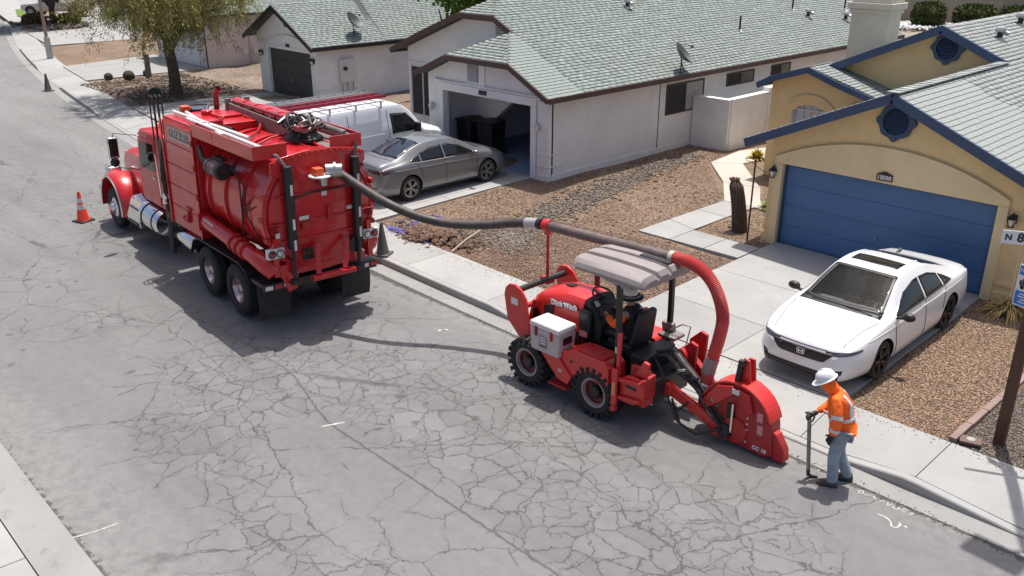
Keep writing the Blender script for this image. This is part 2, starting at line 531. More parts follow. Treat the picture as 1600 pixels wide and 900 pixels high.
M_conc = concrete_material('pale_concrete', (0.325, 0.32, 0.308), 0.45)
M_gutter = concrete_material('worn_gutter_concrete', (0.265, 0.26, 0.25), 0.9)
M_conc_tan = concrete_material('tan_concrete', (0.45, 0.41, 0.36), 0.4)
M_joint = mat('joint_dirt', (0.16, 0.15, 0.14), 0.95)
M_earth = mat('dry_earth', (0.20, 0.155, 0.12), 0.95, var=0.35, vscale=1.2, bump=0.8, bscale=14)
M_far = mat('far_ground', (0.25, 0.21, 0.17), 0.95, var=0.2, vscale=0.3)

# far ground, one sheet out to the horizon
g = MB(); g.add([(-500, -300, -0.12), (300, -300, -0.12), (300, 500, -0.12), (-500, 500, -0.12)], [(0, 1, 2, 3)])
tag(obj('ground', g, M_far, smooth=0), kind='structure')

# asphalt: one strip following the bend
xs = [14, 6, 0, -4, -8] + [-9 - 1.6 * i for i in range(48)]
def strip(name, y0, y1, z0, z1, m, xs=xs, sub=1):
    b = MB(); V = []; F = []
    for x in xs:
        for k in range(sub + 1):
            t = k / sub
            V.append((x, y0 + (y1 - y0) * t + cv(x), z0 + (z1 - z0) * t))
    n = sub + 1
    for i in range(len(xs) - 1):
        for k in range(sub): F.append((i * n + k, i * n + k + 1, (i + 1) * n + k + 1, (i + 1) * n + k))
    b.add(V, F)
    return tag(obj(name, b, m, smooth=0), kind='structure')
strip('road', 2.46, 10.82, 0.0, 0.0, M_road, sub=6)
strip('gutter', 10.80, 11.22, 0.006, -0.012, M_gutter)
strip('gutter.001', 1.92, 2.48, 0.012, 0.008, M_gutter)

# kerb height along the street: it drops where drives cross it
def kerb_h(x):
    def dip(a, b, w=1.0):
        # 1 inside the drive, 0 outside
        if x < a - w or x > b + w: return 0.0
        if x < a: return (x - a + w) / w
        if x > b: return (b + w - x) / w
        return 1.0
    d = max(dip(-11.2, -4.75, 1.0), dip(-23.9, -18.4, 0.9), dip(-38.2, -32.2, 1.2), dip(-53.2, -46.8, 1.0), dip(-72, -64, 1.0), dip(-2.2, 3.0, 1.4))
    return 0.145 - 0.125 * d
kx = [x / 4 for x in range(24, -320, -1)]
b = MB(); V = []; F = []
for x in kx:
    h = kerb_h(x); c = cv(x)
    for y, z in ((11.212, -0.06), (11.212, h - 0.018), (11.228, h), (11.345, h + 0.004), (11.345, -0.06)): V.append((x, y + c, z))
for i in range(len(kx) - 1):
    for k in range(4): F.append((i * 5 + k, i * 5 + k + 1, (i + 1) * 5 + k + 1, (i + 1) * 5 + k))
b.add(V, F)
tag(obj('kerb', b, M_conc, smooth=20), kind='structure')

# sidewalk slabs, each a piece of its own
def side_z(x, y):
    t = min(1.0, max(0.0, (y - 11.2) / 1.0)); t = t * t * (3 - 2 * t)
    return (kerb_h(x) + 0.006) * (1 - t) + 0.15 * t
def slab(name, m, parent, x0, x1, y0, y1, zf, bend=True, nx=6, ny=4, th=0.09, gap=0.007, tilt=0.0):
    x0, x1 = min(x0, x1) + gap, max(x0, x1) - gap
    y0, y1 = y0 + gap, y1 - gap
    b = MB(); V = []; F = []
    for i in range(nx + 1):
        x = x0 + (x1 - x0) * i / nx
        for j in range(ny + 1):
            y = y0 + (y1 - y0) * j / ny
            V.append((x, y + (cv(x) if bend else 0), zf(x, y) + tilt * ((i / nx) - 0.5)))
    n = ny + 1
    for i in range(nx):
        for j in range(ny): F.append((i * n + j, (i + 1) * n + j, (i + 1) * n + j + 1, i * n + j + 1))
    loop = [i * n for i in range(nx + 1)] + [nx * n + j for j in range(1, n)] + [i * n + ny for i in range(nx - 1, -1, -1)] + [j for j in range(ny - 1, 0, -1)]
    base = len(V)
    V += [(V[q][0], V[q][1], V[q][2] - th) for q in loop]
    k = len(loop)
    for a in range(k): F.append((loop[a], base + a, base + (a + 1) % k, loop[(a + 1) % k]))
    b.add(V, F)
    return obj(name, b, m, parent, smooth=25, fix=False)
sb = MB(); V = []; F = []
for x in kx[::2]:
    V += [(x, 11.33 + cv(x), kerb_h(x) - 0.035), (x, 12.0 + cv(x), 0.07), (x, 12.66 + cv(x), 0.105)]
for i in range(len(V) // 3 - 1):
    for k in range(2): F.append((i * 3 + k, i * 3 + k + 1, i * 3 + k + 4, i * 3 + k + 3))
sb.add(V, F)
sidewalk = tag(obj('sidewalk', sb, M_joint, smooth=0), kind='structure')
jx = [5.4, 3.6, 1.2, -1.2, -3.6, -5.34, -7.67, -10.08, -12.4, -15.2, -17.6] + [-17.6 - 2.45 * i for i in range(1, 25)]
for a, c in zip(jx[:-1], jx[1:]):
    slab('slab', M_conc, sidewalk, a, c, 11.342, 12.62, side_z, tilt=random.uniform(-.004, .004))

# near-side apron, bottom left corner
b = MB(); b.add([(14, -6, -0.03), (14, 1.92, -0.03), (-30, 1.92 + 1.1, -0.03), (-30, -6, -0.03)], [(0, 1, 2, 3)])
apron = tag(obj('apron', b, M_joint, smooth=0), kind='structure')
ax = [6, 2.5, -1, -4.5, -8, -10.6, -13.4, -16.4, -19.5]
for a, c in zip(ax[:-1], ax[1:]):
    slab('slab', M_conc, apron, a, c, -1.2, 1.91, lambda x, y: 0.02 + max(0, 1.9 - y) * 0.05, tilt=0)

# gravel yards: one sheet, gently uneven
def gravel_material(name, c1, c2, c3, scale=26.0):
    m = bpy.data.materials.new(name); m.use_nodes = True
    nt = m.node_tree; L = nt.links.new; N = nt.nodes.new; b = nt.nodes['Principled BSDF']
    tc = N('ShaderNodeTexCoord')
    v = N('ShaderNodeTexVoronoi'); v.inputs['Scale'].default_value = scale; L(tc.outputs['Object'], v.inputs['Vector'])
    sc = N('ShaderNodeSeparateColor'); L(v.outputs['Color'], sc.inputs[0])
    rp = N('ShaderNodeValToRGB'); L(sc.outputs[0], rp.inputs[0])
    e = rp.color_ramp.elements
    e[0].color = (*c1, 1); e[1].color = (*c3, 1); q = e.new(0.5); q.color = (*c2, 1)
    n = N('ShaderNodeTexNoise'); n.inputs['Scale'].default_value = 0.55; n.inputs['Detail'].default_value = 7; n.inputs['Roughness'].default_value = 0.65; L(tc.outputs['Object'], n.inputs['Vector'])
    r = N('ShaderNodeMapRange'); r.inputs['From Min'].default_value = 0.3; r.inputs['From Max'].default_value = 0.7; r.inputs['To Min'].default_value = 0.72; r.inputs['To Max'].default_value = 1.25; L(n.outputs['Fac'], r.inputs['Value'])
    h = N('ShaderNodeHueSaturation'); L(rp.outputs[0], h.inputs['Color']); L(r.outputs[0], h.inputs['Value']); L(h.outputs[0], b.inputs['Base Color'])
    b.inputs['Roughness'].default_value = 0.95
    bp = N('ShaderNodeBump'); bp.inputs['Strength'].default_value = 0.9; bp.inputs['Distance'].default_value = 0.02; bp.invert = True
    L(v.outputs['Distance'], bp.inputs['Height']); L(bp.outputs[0], b.inputs['Normal'])
    return m
M_gravel = gravel_material('tan_gravel', (0.11, 0.072, 0.047), (0.19, 0.128, 0.084), (0.27, 0.20, 0.14))
M_dirt = gravel_material('dark_yard_dirt', (0.13, 0.095, 0.075), (0.19, 0.14, 0.105), (0.26, 0.20, 0.15), 12)
def sheet(name, x0, x1, y0, y1, nx, ny, zf, m, bend=True):
    V = []; F = []
    for i in range(nx + 1):
        x = x0 + (x1 - x0) * i / nx
        for j in range(ny + 1):
            t = j / ny; y = y0 + (y1 - y0) * t
            V.append((x, y + (cv(x) * (1 - t) if bend else 0), zf(x, y)))
    for i in range(nx):
        for j in range(ny): F.append((i * (ny + 1) + j, (i + 1) * (ny + 1) + j, (i + 1) * (ny + 1) + j + 1, i * (ny + 1) + j + 1))
    b = MB(); b.add(V, F)
    return tag(obj(name, b, m, smooth=60, fix=False), kind='structure')
def yz(x, y):
    return lotz(y) - 0.035 + 0.025 * math.sin(x * 1.7 + y * 0.6) * math.sin(y * 1.3 - x * 0.4)
def hole_z(x, y):
    d = math.hypot((x + 15.75) / 0.55, (y - 13.3) / 0.33)
    return yz(x, y) - 0.45 * max(0.0, 1 - d * d)
sheet('gravel_yard', -31, 9, 12.625, 40, 200, 96, lambda x, y: hole_z(x, y) if (x + 15.75) ** 2 + (y - 13.3) ** 2 < 2 else yz(x, y), M_gravel)
sheet('dirt_yard', -47, -31, 12.625, 40, 40, 60, lambda x, y: yz(x, y) + 0.05 * math.sin(x * 2.9) * math.sin(y * 2.1), M_dirt)
sheet('desert_yard', -135, -47, 12.625, 90, 80, 60, lambda x, y: yz(x, y), M_gravel)

def poly_slab(name, pts, z, m, parent=None, th=0.10):
    b = MB(); n = len(pts)
    zf = z if callable(z) else (lambda x, y: z)
    V = [(x, y, zf(x, y)) for x, y in pts] + [(x, y, zf(x, y) - th) for x, y in pts]
    F = [tuple(range(n)), tuple(range(2 * n - 1, n - 1, -1))] + [(i, n + i, n + (i + 1) % n, (i + 1) % n) for i in range(n)]
    b.add(V, F)
    return obj(name, b, m, parent, smooth=0)

# drive of the yellow house, six slabs
def dz(x, y): return 0.15 + (y - 12.6) * 0.0115 + 0.01
db = MB(); db.add([(-10.1, 12.63, 0.10), (-5.33, 12.63, 0.10), (-5.33, 18.9, 0.18), (-10.1, 18.9, 0.18)], [(0, 1, 2, 3)])
drive = tag(obj('driveway', db, M_joint, smooth=0), kind='structure')
for x0, x1 in ((-10.1, -7.67), (-7.67, -5.34)):
    for y0, y1 in ((12.63, 14.25), (14.25, 16.2), (16.2, 18.86)):
        slab('slab', M_conc, drive, x0, x1, y0, y1, dz, bend=False, nx=2, ny=2, tilt=random.uniform(-.004, .004))
# front path of the yellow house: two runs of slabs and a tan walk to the porch
pb = MB(); pb.add([(-12.9, 17.1, 0.13), (-10.11, 17.1, 0.13), (-10.11, 18.0, 0.13), (-12.0, 18.1, 0.13)], [(0, 1, 2, 3)])
path = tag(obj('path', pb, M_joint, smooth=0), kind='structure')
for pts in (((-10.12, 17.06), (-11.03, 17.04), (-11.03, 18.0), (-10.12, 18.0)),
            ((-11.05, 17.04), (-12.0, 17.02), (-12.0, 18.02), (-11.05, 18.0)),
            ((-12.02, 17.02), (-12.95, 17.0), (-12.95, 18.3), (-12.02, 18.06)),
            ((-12.03, 18.08), (-12.95, 18.32), (-12.94, 19.55), (-12.03, 19.5)),
            ((-12.03, 19.52), (-12.94, 19.57), (-12.92, 20.76), (-12.0, 20.8))):
    poly_slab('slab', pts, 0.225, M_conc, path)
for pts in (((-11.75, 20.82), (-12.92, 20.78), (-14.06, 22.45), (-12.9, 22.6), (-12.3, 21.6)), ((-12.92, 22.62), (-14.08, 22.47), (-15.64, 24.15), (-14.84, 24.75)), ((-14.86, 24.77), (-15.66, 24.17), (-15.9, 26.2), (-15.53, 27.3), (-14.5, 27.2))):
    poly_slab('slab', pts, 0.228, M_conc_tan, path)
# drive of the open garage
db = MB(); db.add([(-23.6, 12.9, 0.10), (-18.35, 12.75, 0.10), (-18.5, 20.4, 0.18), (-23.6, 20.4, 0.18)], [(0, 1, 2, 3)])
drive2 = tag(obj('driveway', db, M_joint, smooth=0), kind='structure')
for x0, x1 in ((-23.6, -21.0), (-21.0, -18.75), (-18.75, -18.38)):
    for y0, y1 in ((12.86, 15.5), (15.5, 18.72)):
        slab('slab', M_conc, drive2, x0, x1, y0 + (0.12 if x0 < -22 else 0), y1, dz, bend=False, nx=2, ny=2)
# drives farther along
d3 = tag(poly_slab('driveway', [(-38.2, 14.75), (-32.3, 14.05), (-33.7, 21.0), (-37.6, 21.0)], 0.19, M_conc), kind='structure')
d4 = tag(poly_slab('driveway', [(-52.6, 16.95), (-46.8, 16.05), (-46.5, 22.2), (-53.9, 22.6)], 0.2, M_conc), kind='structure')
d5 = tag(poly_slab('driveway', [(-71.8, 21.1), (-62.9, 19.7), (-62.7, 25.5), (-80.5, 34), (-92, 36), (-110, 36), (-110, 31), (-84, 28.2), (-81.5, 27.5), (-76.5, 27.2), (-72.1, 24.9)], 0.2, M_conc), kind='structure')
d6 = tag(poly_slab('pavement', [(-75, 21.6), (-72.3, 21.0), (-73.2, 22.3), (-78.8, 24.2), (-86, 25.6), (-92.7, 27.2), (-120, 38), (-120, 33), (-90, 24.5)], 0.19, M_conc), kind='structure')

# loose pebbles: real stones over the near yards
M_pebble = mat('pebble', (0.275, 0.185, 0.122), 0.9, island=0.6)
M_pebble_red = mat('reddish_pebble', (0.225, 0.138, 0.105), 0.9, island=0.6)
M_pebble_grey = mat('grey_river_stone', (0.15, 0.122, 0.10), 0.85, island=0.6)
def pebbles(name, n, sampler, m, r0, r1, zf=yz):
    oc = np.array([(1, 0, 0), (-1, 0, 0), (0, 1, 0), (0, -1, 0), (0, 0, 1), (0, 0, -1)], float)
    of = np.array([(0, 2, 4), (2, 1, 4), (1, 3, 4), (3, 0, 4), (2, 0, 5), (1, 2, 5), (3, 1, 5), (0, 3, 5)])
    pts = sampler(n)
    n = len(pts)
    r = RNG.uniform(r0, r1, n)[:, None] * RNG.uniform(0.6, 1.3, (n, 3)); r[:, 2] *= 0.65
    a = RNG.uniform(0, 2 * PI, n)
    V = oc[None] * r[:, None, :] * RNG.uniform(0.75, 1.2, (n, 6, 1))
    c, s = np.cos(a)[:, None], np.sin(a)[:, None]
    X = V[..., 0] * c - V[..., 1] * s; Y = V[..., 0] * s + V[..., 1] * c
    z = np.array([zf(p[0], p[1]) for p in pts])
    V = np.stack([X + pts[:, 0:1], Y + pts[:, 1:2], V[..., 2] + z[:, None] + r[:, 2:3] * 0.35], -1).reshape(-1, 3)
    F = (of[None] + 6 * np.arange(n)[:, None, None]).reshape(-1, 3)
    me = fastmesh(name, V, F); me.materials.append(m)
    o = bpy.data.objects.new(name, me); link(o)
    return tag(o, kind='stuff')
def in_poly(pts, poly):
    inside = np.zeros(len(pts), bool); j = len(poly) - 1
    for i in range(len(poly)):
        xi, yi = poly[i]; xj, yj = poly[j]
        c = ((yi > pts[:, 1]) != (yj > pts[:, 1])) & (pts[:, 0] < (xj - xi) * (pts[:, 1] - yi) / (yj - yi + 1e-12) + xi)
        inside ^= c; j = i
    return inside
def area(poly, n, holes=()):
    P_ = np.array(poly); lo, hi = P_.min(0), P_.max(0)
    def f(_):
        q = RNG.uniform(lo, hi, (int(n), 2)); k = in_poly(q, poly)
        for h in holes: k &= ~in_poly(q, h)
        return q[k]
    return f
walk_hole = [(-10.0, 17.0), (-13.0, 16.95), (-12.97, 20.8), (-15.7, 24.1), (-15.95, 27.3), (-14.4, 27.3), (-12.8, 22.6), (-11.7, 20.8), (-11.98, 18.05), (-10.0, 18.05)]
pebbles('gravel', 30000, area([(-18.3, 12.7), (-10.15, 12.66), (-10.15, 18.6), (-13, 26), (-17.4, 26), (-17.6, 18.6), (-18.3, 18.4)], 30000, [walk_hole, [(-17.4, 12.6), (-15.2, 12.6), (-15.2, 13.9), (-17.6, 14.3)]]), M_pebble, 0.011, 0.026)
pebbles('gravel', 26000, area([(-17.3, 12.66), (-10.15, 12.66), (-10.15, 17.0), (-15.2, 16.3), (-17.2, 14.6)], 26000), M_pebble_red, 0.011, 0.026)
pebbles('gravel', 26000, area([(-5.3, 12.66), (-3.62, 12.66), (-3.48, 14.6), (-3.3, 18.5), (-5.3, 18.4)], 30000), M_pebble, 0.010, 0.026)
pebbles('gravel', 20000, area([(-3.6, 12.66), (-1.0, 12.66), (-1.0, 16.5), (-3.4, 15.5)], 22000), M_pebble_grey, 0.012, 0.028)
pebbles('scattered_stones', 420, lambda n: np.stack([RNG.uniform(-18, -10.3, 420), RNG.uniform(12.7, 22, 420)], -1), mat('dark_stone', (.12, .09, .07), .9, island=.5), 0.02, 0.05)
pebbles('spilled_gravel', 700, lambda n: np.stack([RNG.uniform(-18, -1, 700), 12.60 - np.abs(RNG.normal(0, .16, 700))], -1), M_pebble, 0.006, 0.014, lambda x, y: side_z(x, y - cv(x)) + .003)
pebbles('gutter_grit', 1500, lambda n: np.stack([RNG.uniform(-18, 2, 1500), 10.80 + RNG.normal(0, .05, 1500)], -1), M_pebble_grey, 0.005, 0.013, lambda x, y: .005)
# the dry stream of river stones across the yard
def stream(n):
    t = RNG.uniform(0, 1, 3000)
    cx = np.interp(t, [0, .25, .5, .75, 1], [-14.9, -15.6, -15.9, -16.5, -16.7]); cy = np.interp(t, [0, .25, .5, .75, 1], [14.3, 16.6, 18.8, 21.6, 24.8])
    return np.stack([cx + RNG.normal(0, .33, 3000), cy + RNG.normal(0, .15, 3000)], -1)
pebbles('river_stones', 3000, stream, M_pebble_grey, 0.025, 0.062)
def patch(n):
    return np.stack([RNG.normal(-14.8, .55, 1600), RNG.normal(14.3, .35, 1600)], -1)
pebbles('river_stones', 1600, patch, M_pebble_grey, 0.02, 0.05)
pebbles('yard_stones', 3000, lambda n: np.stack([RNG.uniform(-46, -38.6, 2600), RNG.uniform(15.4, 20.6, 2600)], -1), mat('dark_yard_stone', (0.15, 0.11, 0.085), 0.95, island=0.6), 0.02, 0.08)
# ================================================================== HOUSES
def stucco(name, c, var=0.07):
    return mat(name, c, 0.9, var=var, vscale=0.8, bump=0.6, bscale=38, spec=0.25, dirt=0.13)
M_white = stucco('grey_white_stucco', (0.78, 0.775, 0.755))
M_white2 = stucco('cream_white_stucco', (0.80, 0.795, 0.775))
M_yel = stucco('yellow_stucco', (0.80, 0.60, 0.31))
M_yelband = stucco('pale_yellow_trim', (0.80, 0.64, 0.37))
M_bluepaint = mat('blue_trim_paint', (0.040, 0.072, 0.14), 0.55, var=0.10, vscale=3, bump=0.1)
M_bluedoor = mat('blue_door_paint', (0.068, 0.160, 0.33), 0.5, var=0.08, vscale=0.7, bump=0.12, bscale=30)
M_brown = mat('brown_fascia_paint', (0.085, 0.048, 0.040), 0.7, var=0.2, vscale=5)
M_black = mat('black_paint', (0.018, 0.018, 0.019), 0.5, var=0.1)
M_char = mat('charcoal_door_paint', (0.042, 0.041, 0.041), 0.55, var=0.1, vscale=1.5)
M_deck = mat('roof_felt', (0.07, 0.078, 0.074), 0.95)
M_shingle = mat('grey_green_shingle', (0.255, 0.29, 0.268), 0.95, island=0.10, var=0.08, vscale=3.5, bump=0.3, bscale=160)
M_shingle_p = mat('pale_grey_shingle', (0.30, 0.32, 0.305), 0.95, var=0.14, vscale=3.0, island=0.08, bump=0.3, bscale=160)
M_glass = mat('dark_window_glass', (0.030, 0.032, 0.034), 0.12, spec=0.6)
M_glass_l = mat('curtained_glass', (0.52, 0.53, 0.56), 0.25)
M_screen = mat('dark_sun_screen', (0.030, 0.029, 0.028), 0.8, bump=0.2, bscale=200)
M_metal = mat('galvanised_metal', (0.42, 0.42, 0.42), 0.45, 0.7, var=0.1)
M_dish = mat('dish_grey_paint', (0.075, 0.085, 0.085), 0.5, var=0.1)
M_floorblue = mat('painted_garage_floor', (0.22, 0.30, 0.42), 0.5, var=0.15, vscale=1.5)
M_inside = mat('garage_inside_wall', (0.72, 0.74, 0.80), 0.9)
M_lampglass = mat('lamp_glass', (0.75, 0.72, 0.62), 0.2)
M_plate = mat('dark_plate', (0.03, 0.022, 0.02), 0.6)
M_txt = mat('white_lettering', (0.72, 0.70, 0.66), 0.6)
M_trimwhite = mat('white_trim_paint', (0.62, 0.61, 0.60), 0.6)

SHINGLE_UNIT = None
def shingle_unit():
    global SHINGLE_UNIT
    if SHINGLE_UNIT is None:
        b = MB()
        # unit shingle: 1 wide (x), 1 up the slope (y), butt edge thick, top edge tucked under
        b.add([(0, 0, 0), (1, 0, 0), (1, 1, -0.012), (0, 1, -0.012), (0, 0, 0.017), (1, 0, 0.017), (1, 1, 0.002), (0, 1, 0.002)],
              [(4, 5, 6, 7), (0, 1, 5, 4), (1, 2, 6, 5), (3, 0, 4, 7), (2, 3, 7, 6)])
        SHINGLE_UNIT = b.mesh('shingle')
    return SHINGLE_UNIT

def uspan(poly, v):
    xs_ = []
    for i in range(len(poly)):
        (u0, v0), (u1, v1) = poly[i], poly[(i + 1) % len(poly)]
        if (v0 <= v < v1) or (v1 <= v < v0): xs_.append(u0 + (u1 - u0) * (v - v0) / (v1 - v0))
    return (min(xs_), max(xs_)) if len(xs_) >= 2 else None

def shingles(parent, O, U, W, poly, m, singles=0, expo=0.142, width=0.30, visible=None):
    """lay tabs on the plane O + u*U + w*W (unit vectors), inside the convex polygon poly in (u, w)"""
    O, U, W = Vector(O), Vector(U).normalized(), Vector(W).normalized()
    Nn = U.cross(W)
    if Nn.z < 0:
        Nn = -Nn
    tabs = []
    wmin, wmax = min(p[1] for p in poly), max(p[1] for p in poly)
    r = 0
    w = wmin
    while w < wmax - 0.02:
        s = uspan(poly, w + expo * 0.5)
        if s:
            u = s[0] + (-width * (0.5 * (r % 2)) - random.uniform(0, 0.06))
            while u < s[1]:
                ww = width * random.uniform(0.82, 1.18)
                a, c = max(u, s[0]), min(u + ww - 0.008, s[1])
                if c - a > 0.03: tabs.append((a, w, c - a, random.uniform(-0.006, 0.006)))
                u += ww
        w += expo; r += 1
    def M4(t):
        a, w, ln, dw = t
        L_ = expo * 1.03
        p = O + U * a + W * (w + dw) + Nn * 0.012
        M = Matrix.Identity(4)
        M.col[0][:3] = U * ln; M.col[1][:3] = W * L_; M.col[2][:3] = Nn; M.col[3][:3] = p
        return M
    if singles:
        C_ = Vector((0, 0, 7.25))
        def dist(t):
            q = O + U * t[0] + W * t[1]
            if visible and not visible(q): return 1e9
            return (q - C_).length
        tabs.sort(key=dist)
        me = shingle_unit()
        if len(me.materials) == 0: me.materials.append(m)
        mu = me if me.materials[0] == m else me.copy()
        if mu is not me: mu.materials[0] = m
        for t in tabs[:singles]:
            o = bpy.data.objects.new('shingle', mu)
            link(o, parent)
            o.matrix_local = M4(t)
        tabs = tabs[singles:]
    if not tabs: return
    uv = np.array(shingle_unit().vertices[:] and [v.co[:] for v in shingle_unit().vertices])
    k = len(tabs)
    A = np.array([[t[0], t[1], t[2], t[3]] for t in tabs])
    p = np.array(O)[None] + A[:, 0:1] * np.array(U)[None] + (A[:, 1:2] + A[:, 3:4]) * np.array(W)[None] + np.array(Nn)[None] * (0.012 + RNG.uniform(-.003, .004, (k, 1)))
    V = p[:, None, :] + uv[None, :, 0:1] * A[:, 2][:, None, None] * np.array(U) + uv[None, :, 1:2] * expo * 1.03 * np.array(W) + uv[None, :, 2:3] * np.array(Nn)
    fq = np.array([(4, 5, 6, 7), (0, 1, 5, 4), (1, 2, 6, 5), (3, 0, 4, 7), (2, 3, 7, 6)])
    F = (fq[None] + 8 * np.arange(k)[:, None, None]).reshape(-1, 4)
    me = fastmesh('shingles', V.reshape(-1, 3), F); me.materials.append(m)
    o = bpy.data.objects.new('shingles', me); link(o, parent)
    tag(o, kind='stuff')

def planepoly(pts, th=0.10):
    b = MB(); n = len(pts)
    V = [Vector(p) for p in pts]; V += [v - Vector((0, 0, th)) for v in V]
    b.add(V, [tuple(range(n)), tuple(range(2 * n - 1, n - 1, -1))] + [(i, n + i, n + (i + 1) % n, (i + 1) % n) for i in range(n)])
    return b

def roof_face(roof, pts, eave_i, m, singles=0, cover=True, visible=None, expo=0.142):
    """pts: 3-D polygon; edge eave_i -> eave_i+1 is the eave"""
    P_ = [Vector(p) for p in pts]
    O = P_[eave_i]; U = (P_[(eave_i + 1) % len(P_)] - O).normalized()
    n = None
    for q in P_:
        w = (q - O) - U * (q - O).dot(U)
        if n is None or w.length > n.length: n = w
    W = n.normalized()
    poly = [((q - O).dot(U), (q - O).dot(W)) for q in P_]
    if cover: shingles(roof, O, U, W, poly, m, singles, visible=visible, expo=expo)

def fascia(parent, pts, m, w=0.045, h=0.19, name='fascia', drop=0.0):
    for a, c in zip(pts[:-1], pts[1:]):
        a, c = Vector(a), Vector(c)
        b = MB(); d = (c - a).normalized()
        b.bar(a - Vector((0, 0, h / 2 + drop)), c - Vector((0, 0, h / 2 + drop)) , w, h)
        obj(name, b, m, parent, bevel=0.006, smooth=0)

def frame_rect(b, x0, x1, z0, z1, y0, y1, t):
    """four mitre-free bars round an opening in the x-z plane"""
    b.box(((x0 + x1) / 2, (y0 + y1) / 2, z1 + t / 2), (x1 - x0 + 2 * t, y1 - y0, t))
    b.box(((x0 + x1) / 2, (y0 + y1) / 2, z0 - t / 2), (x1 - x0 + 2 * t, y1 - y0, t))
    b.box((x0 - t / 2, (y0 + y1) / 2, (z0 + z1) / 2), (t, y1 - y0, z1 - z0))
    b.box((x1 + t / 2, (y0 + y1) / 2, (z0 + z1) / 2), (t, y1 - y0, z1 - z0))
    return b

def garage_door(parent, x0, x1, z0, z1, y, m, rows=4, handle=True):
    d = MB(); d.box(((x0 + x1) / 2, y + 0.045, (z0 + z1) / 2), (x1 - x0, 0.02, z1 - z0))
    door = obj('garage_door', d, m, parent, smooth=0)
    h = (z1 - z0) / rows
    for r in range(rows):
        b = MB()
        b.box(((x0 + x1) / 2, y + 0.016, z0 + h * (r + 0.5)), (x1 - x0 - 0.02, 0.036, h - 0.006))
        n = max(4, int((x1 - x0) / 0.6))
        w = (x1 - x0 - 0.1) / n
        for k in range(n):
            b.box((x0 + 0.05 + w * (k + 0.5), y - 0.001, z0 + h * (r + 0.5)), (w - 0.09, 0.006, h - 0.13))
        obj('panel', b, m, door, bevel=0.004, smooth=0, seg=1)
    if handle:
        b = MB(); b.tube([((x0 + x1) / 2 - .03, y - 0.004, z0 + .62), ((x0 + x1) / 2 - .03, y - .05, z0 + .64), ((x0 + x1) / 2 + .0, y - .05, z0 + .75), ((x0 + x1) / 2 + .01, y - .004, z0 + .78)], 0.011, 6)
        obj('handle', b, M_metal, door)
    return door

def wall_lamp(parent, loc, m, big=1.0):
    x, y, z = loc
    b = MB(); b.box((x, y - 0.012, z + .03), (0.10 * big, 0.025, 0.16 * big))
    b.tube([(x, y - .02, z + .10), (x, y - .09, z + .16 * big), (x, y - .14, z + .13 * big)], 0.012, 6)
    b.lathe([(0.005, .16), (0.03, .15), (0.10, .07), (0.10, .055)], (x, y - .14, z), n=8)
    b.lathe([(0.055, -.11), (0.065, -.095), (0.055, -.085)], (x, y - .14, z), n=8)
    for k in range(4):
        a = PI / 4 + k * PI / 2
        b.bar((x + .055 * math.cos(a), y - .14 + .055 * math.sin(a), z - .09), (x + .085 * math.cos(a), y - .14 + .085 * math.sin(a), z + .06), .012, .012)
    l = obj('wall_lamp', b, m, parent, smooth=30)
    g = MB(); g.lathe([(0.04, -.085), (0.072, .055)], (x, y - .14, z), n=8)
    obj('lamp_glass', g, M_lampglass, l)
    return l

def arch_pts(xc, hw, z0, rise, n=14):
    """segmental arch from (xc-hw, z0) up by rise"""
    R = (hw * hw + rise * rise) / (2 * rise)
    a = math.asin(hw / R)
    return [(xc + R * math.sin(-a + 2 * a * i / n), z0 + rise - R + R * math.cos(-a + 2 * a * i / n)) for i in range(n + 1)]

def vent_pipe(roof_name, label, loc, tall, kind=0, group='vents on the roofs'):
    o = thing('roof_vent', label, 'roof vent', loc, 0, group)
    b = MB()
    if kind == 0:
        b.cyl((0, 0, -0.05), (0, 0, tall), 0.038, n=10)
        obj('pipe', b, M_black, o)
        f = MB(); f.cyl((0, 0, -0.02), (0, 0, 0.05), 0.11, 0.05, n=10); f.box((0, 0, 0.012), (0.32, 0.3, 0.012), Matrix.Rotation(0.42, 3, 'Y'))
        obj('flashing', f, M_trimwhite, o)
    else:
        b.cyl((0, 0, -0.05), (0, 0, tall), 0.075, n=12)
        obj('pipe', b, M_black, o)
        c = MB(); c.lathe([(0.14, tall - .05), (0.15, tall + .0), (0.12, tall + .06), (0.01, tall + .075)], n=12)
        c.cyl((0, 0, tall - .03), (.22, 0.0, tall - .10), 0.06, n=8)
        obj('cap', c, M_metal, o)
        f = MB(); f.cyl((0, 0, -0.02), (0, 0, 0.06), 0.18, 0.08, n=12)
        obj('flashing', f, M_trimwhite, o)
    return o

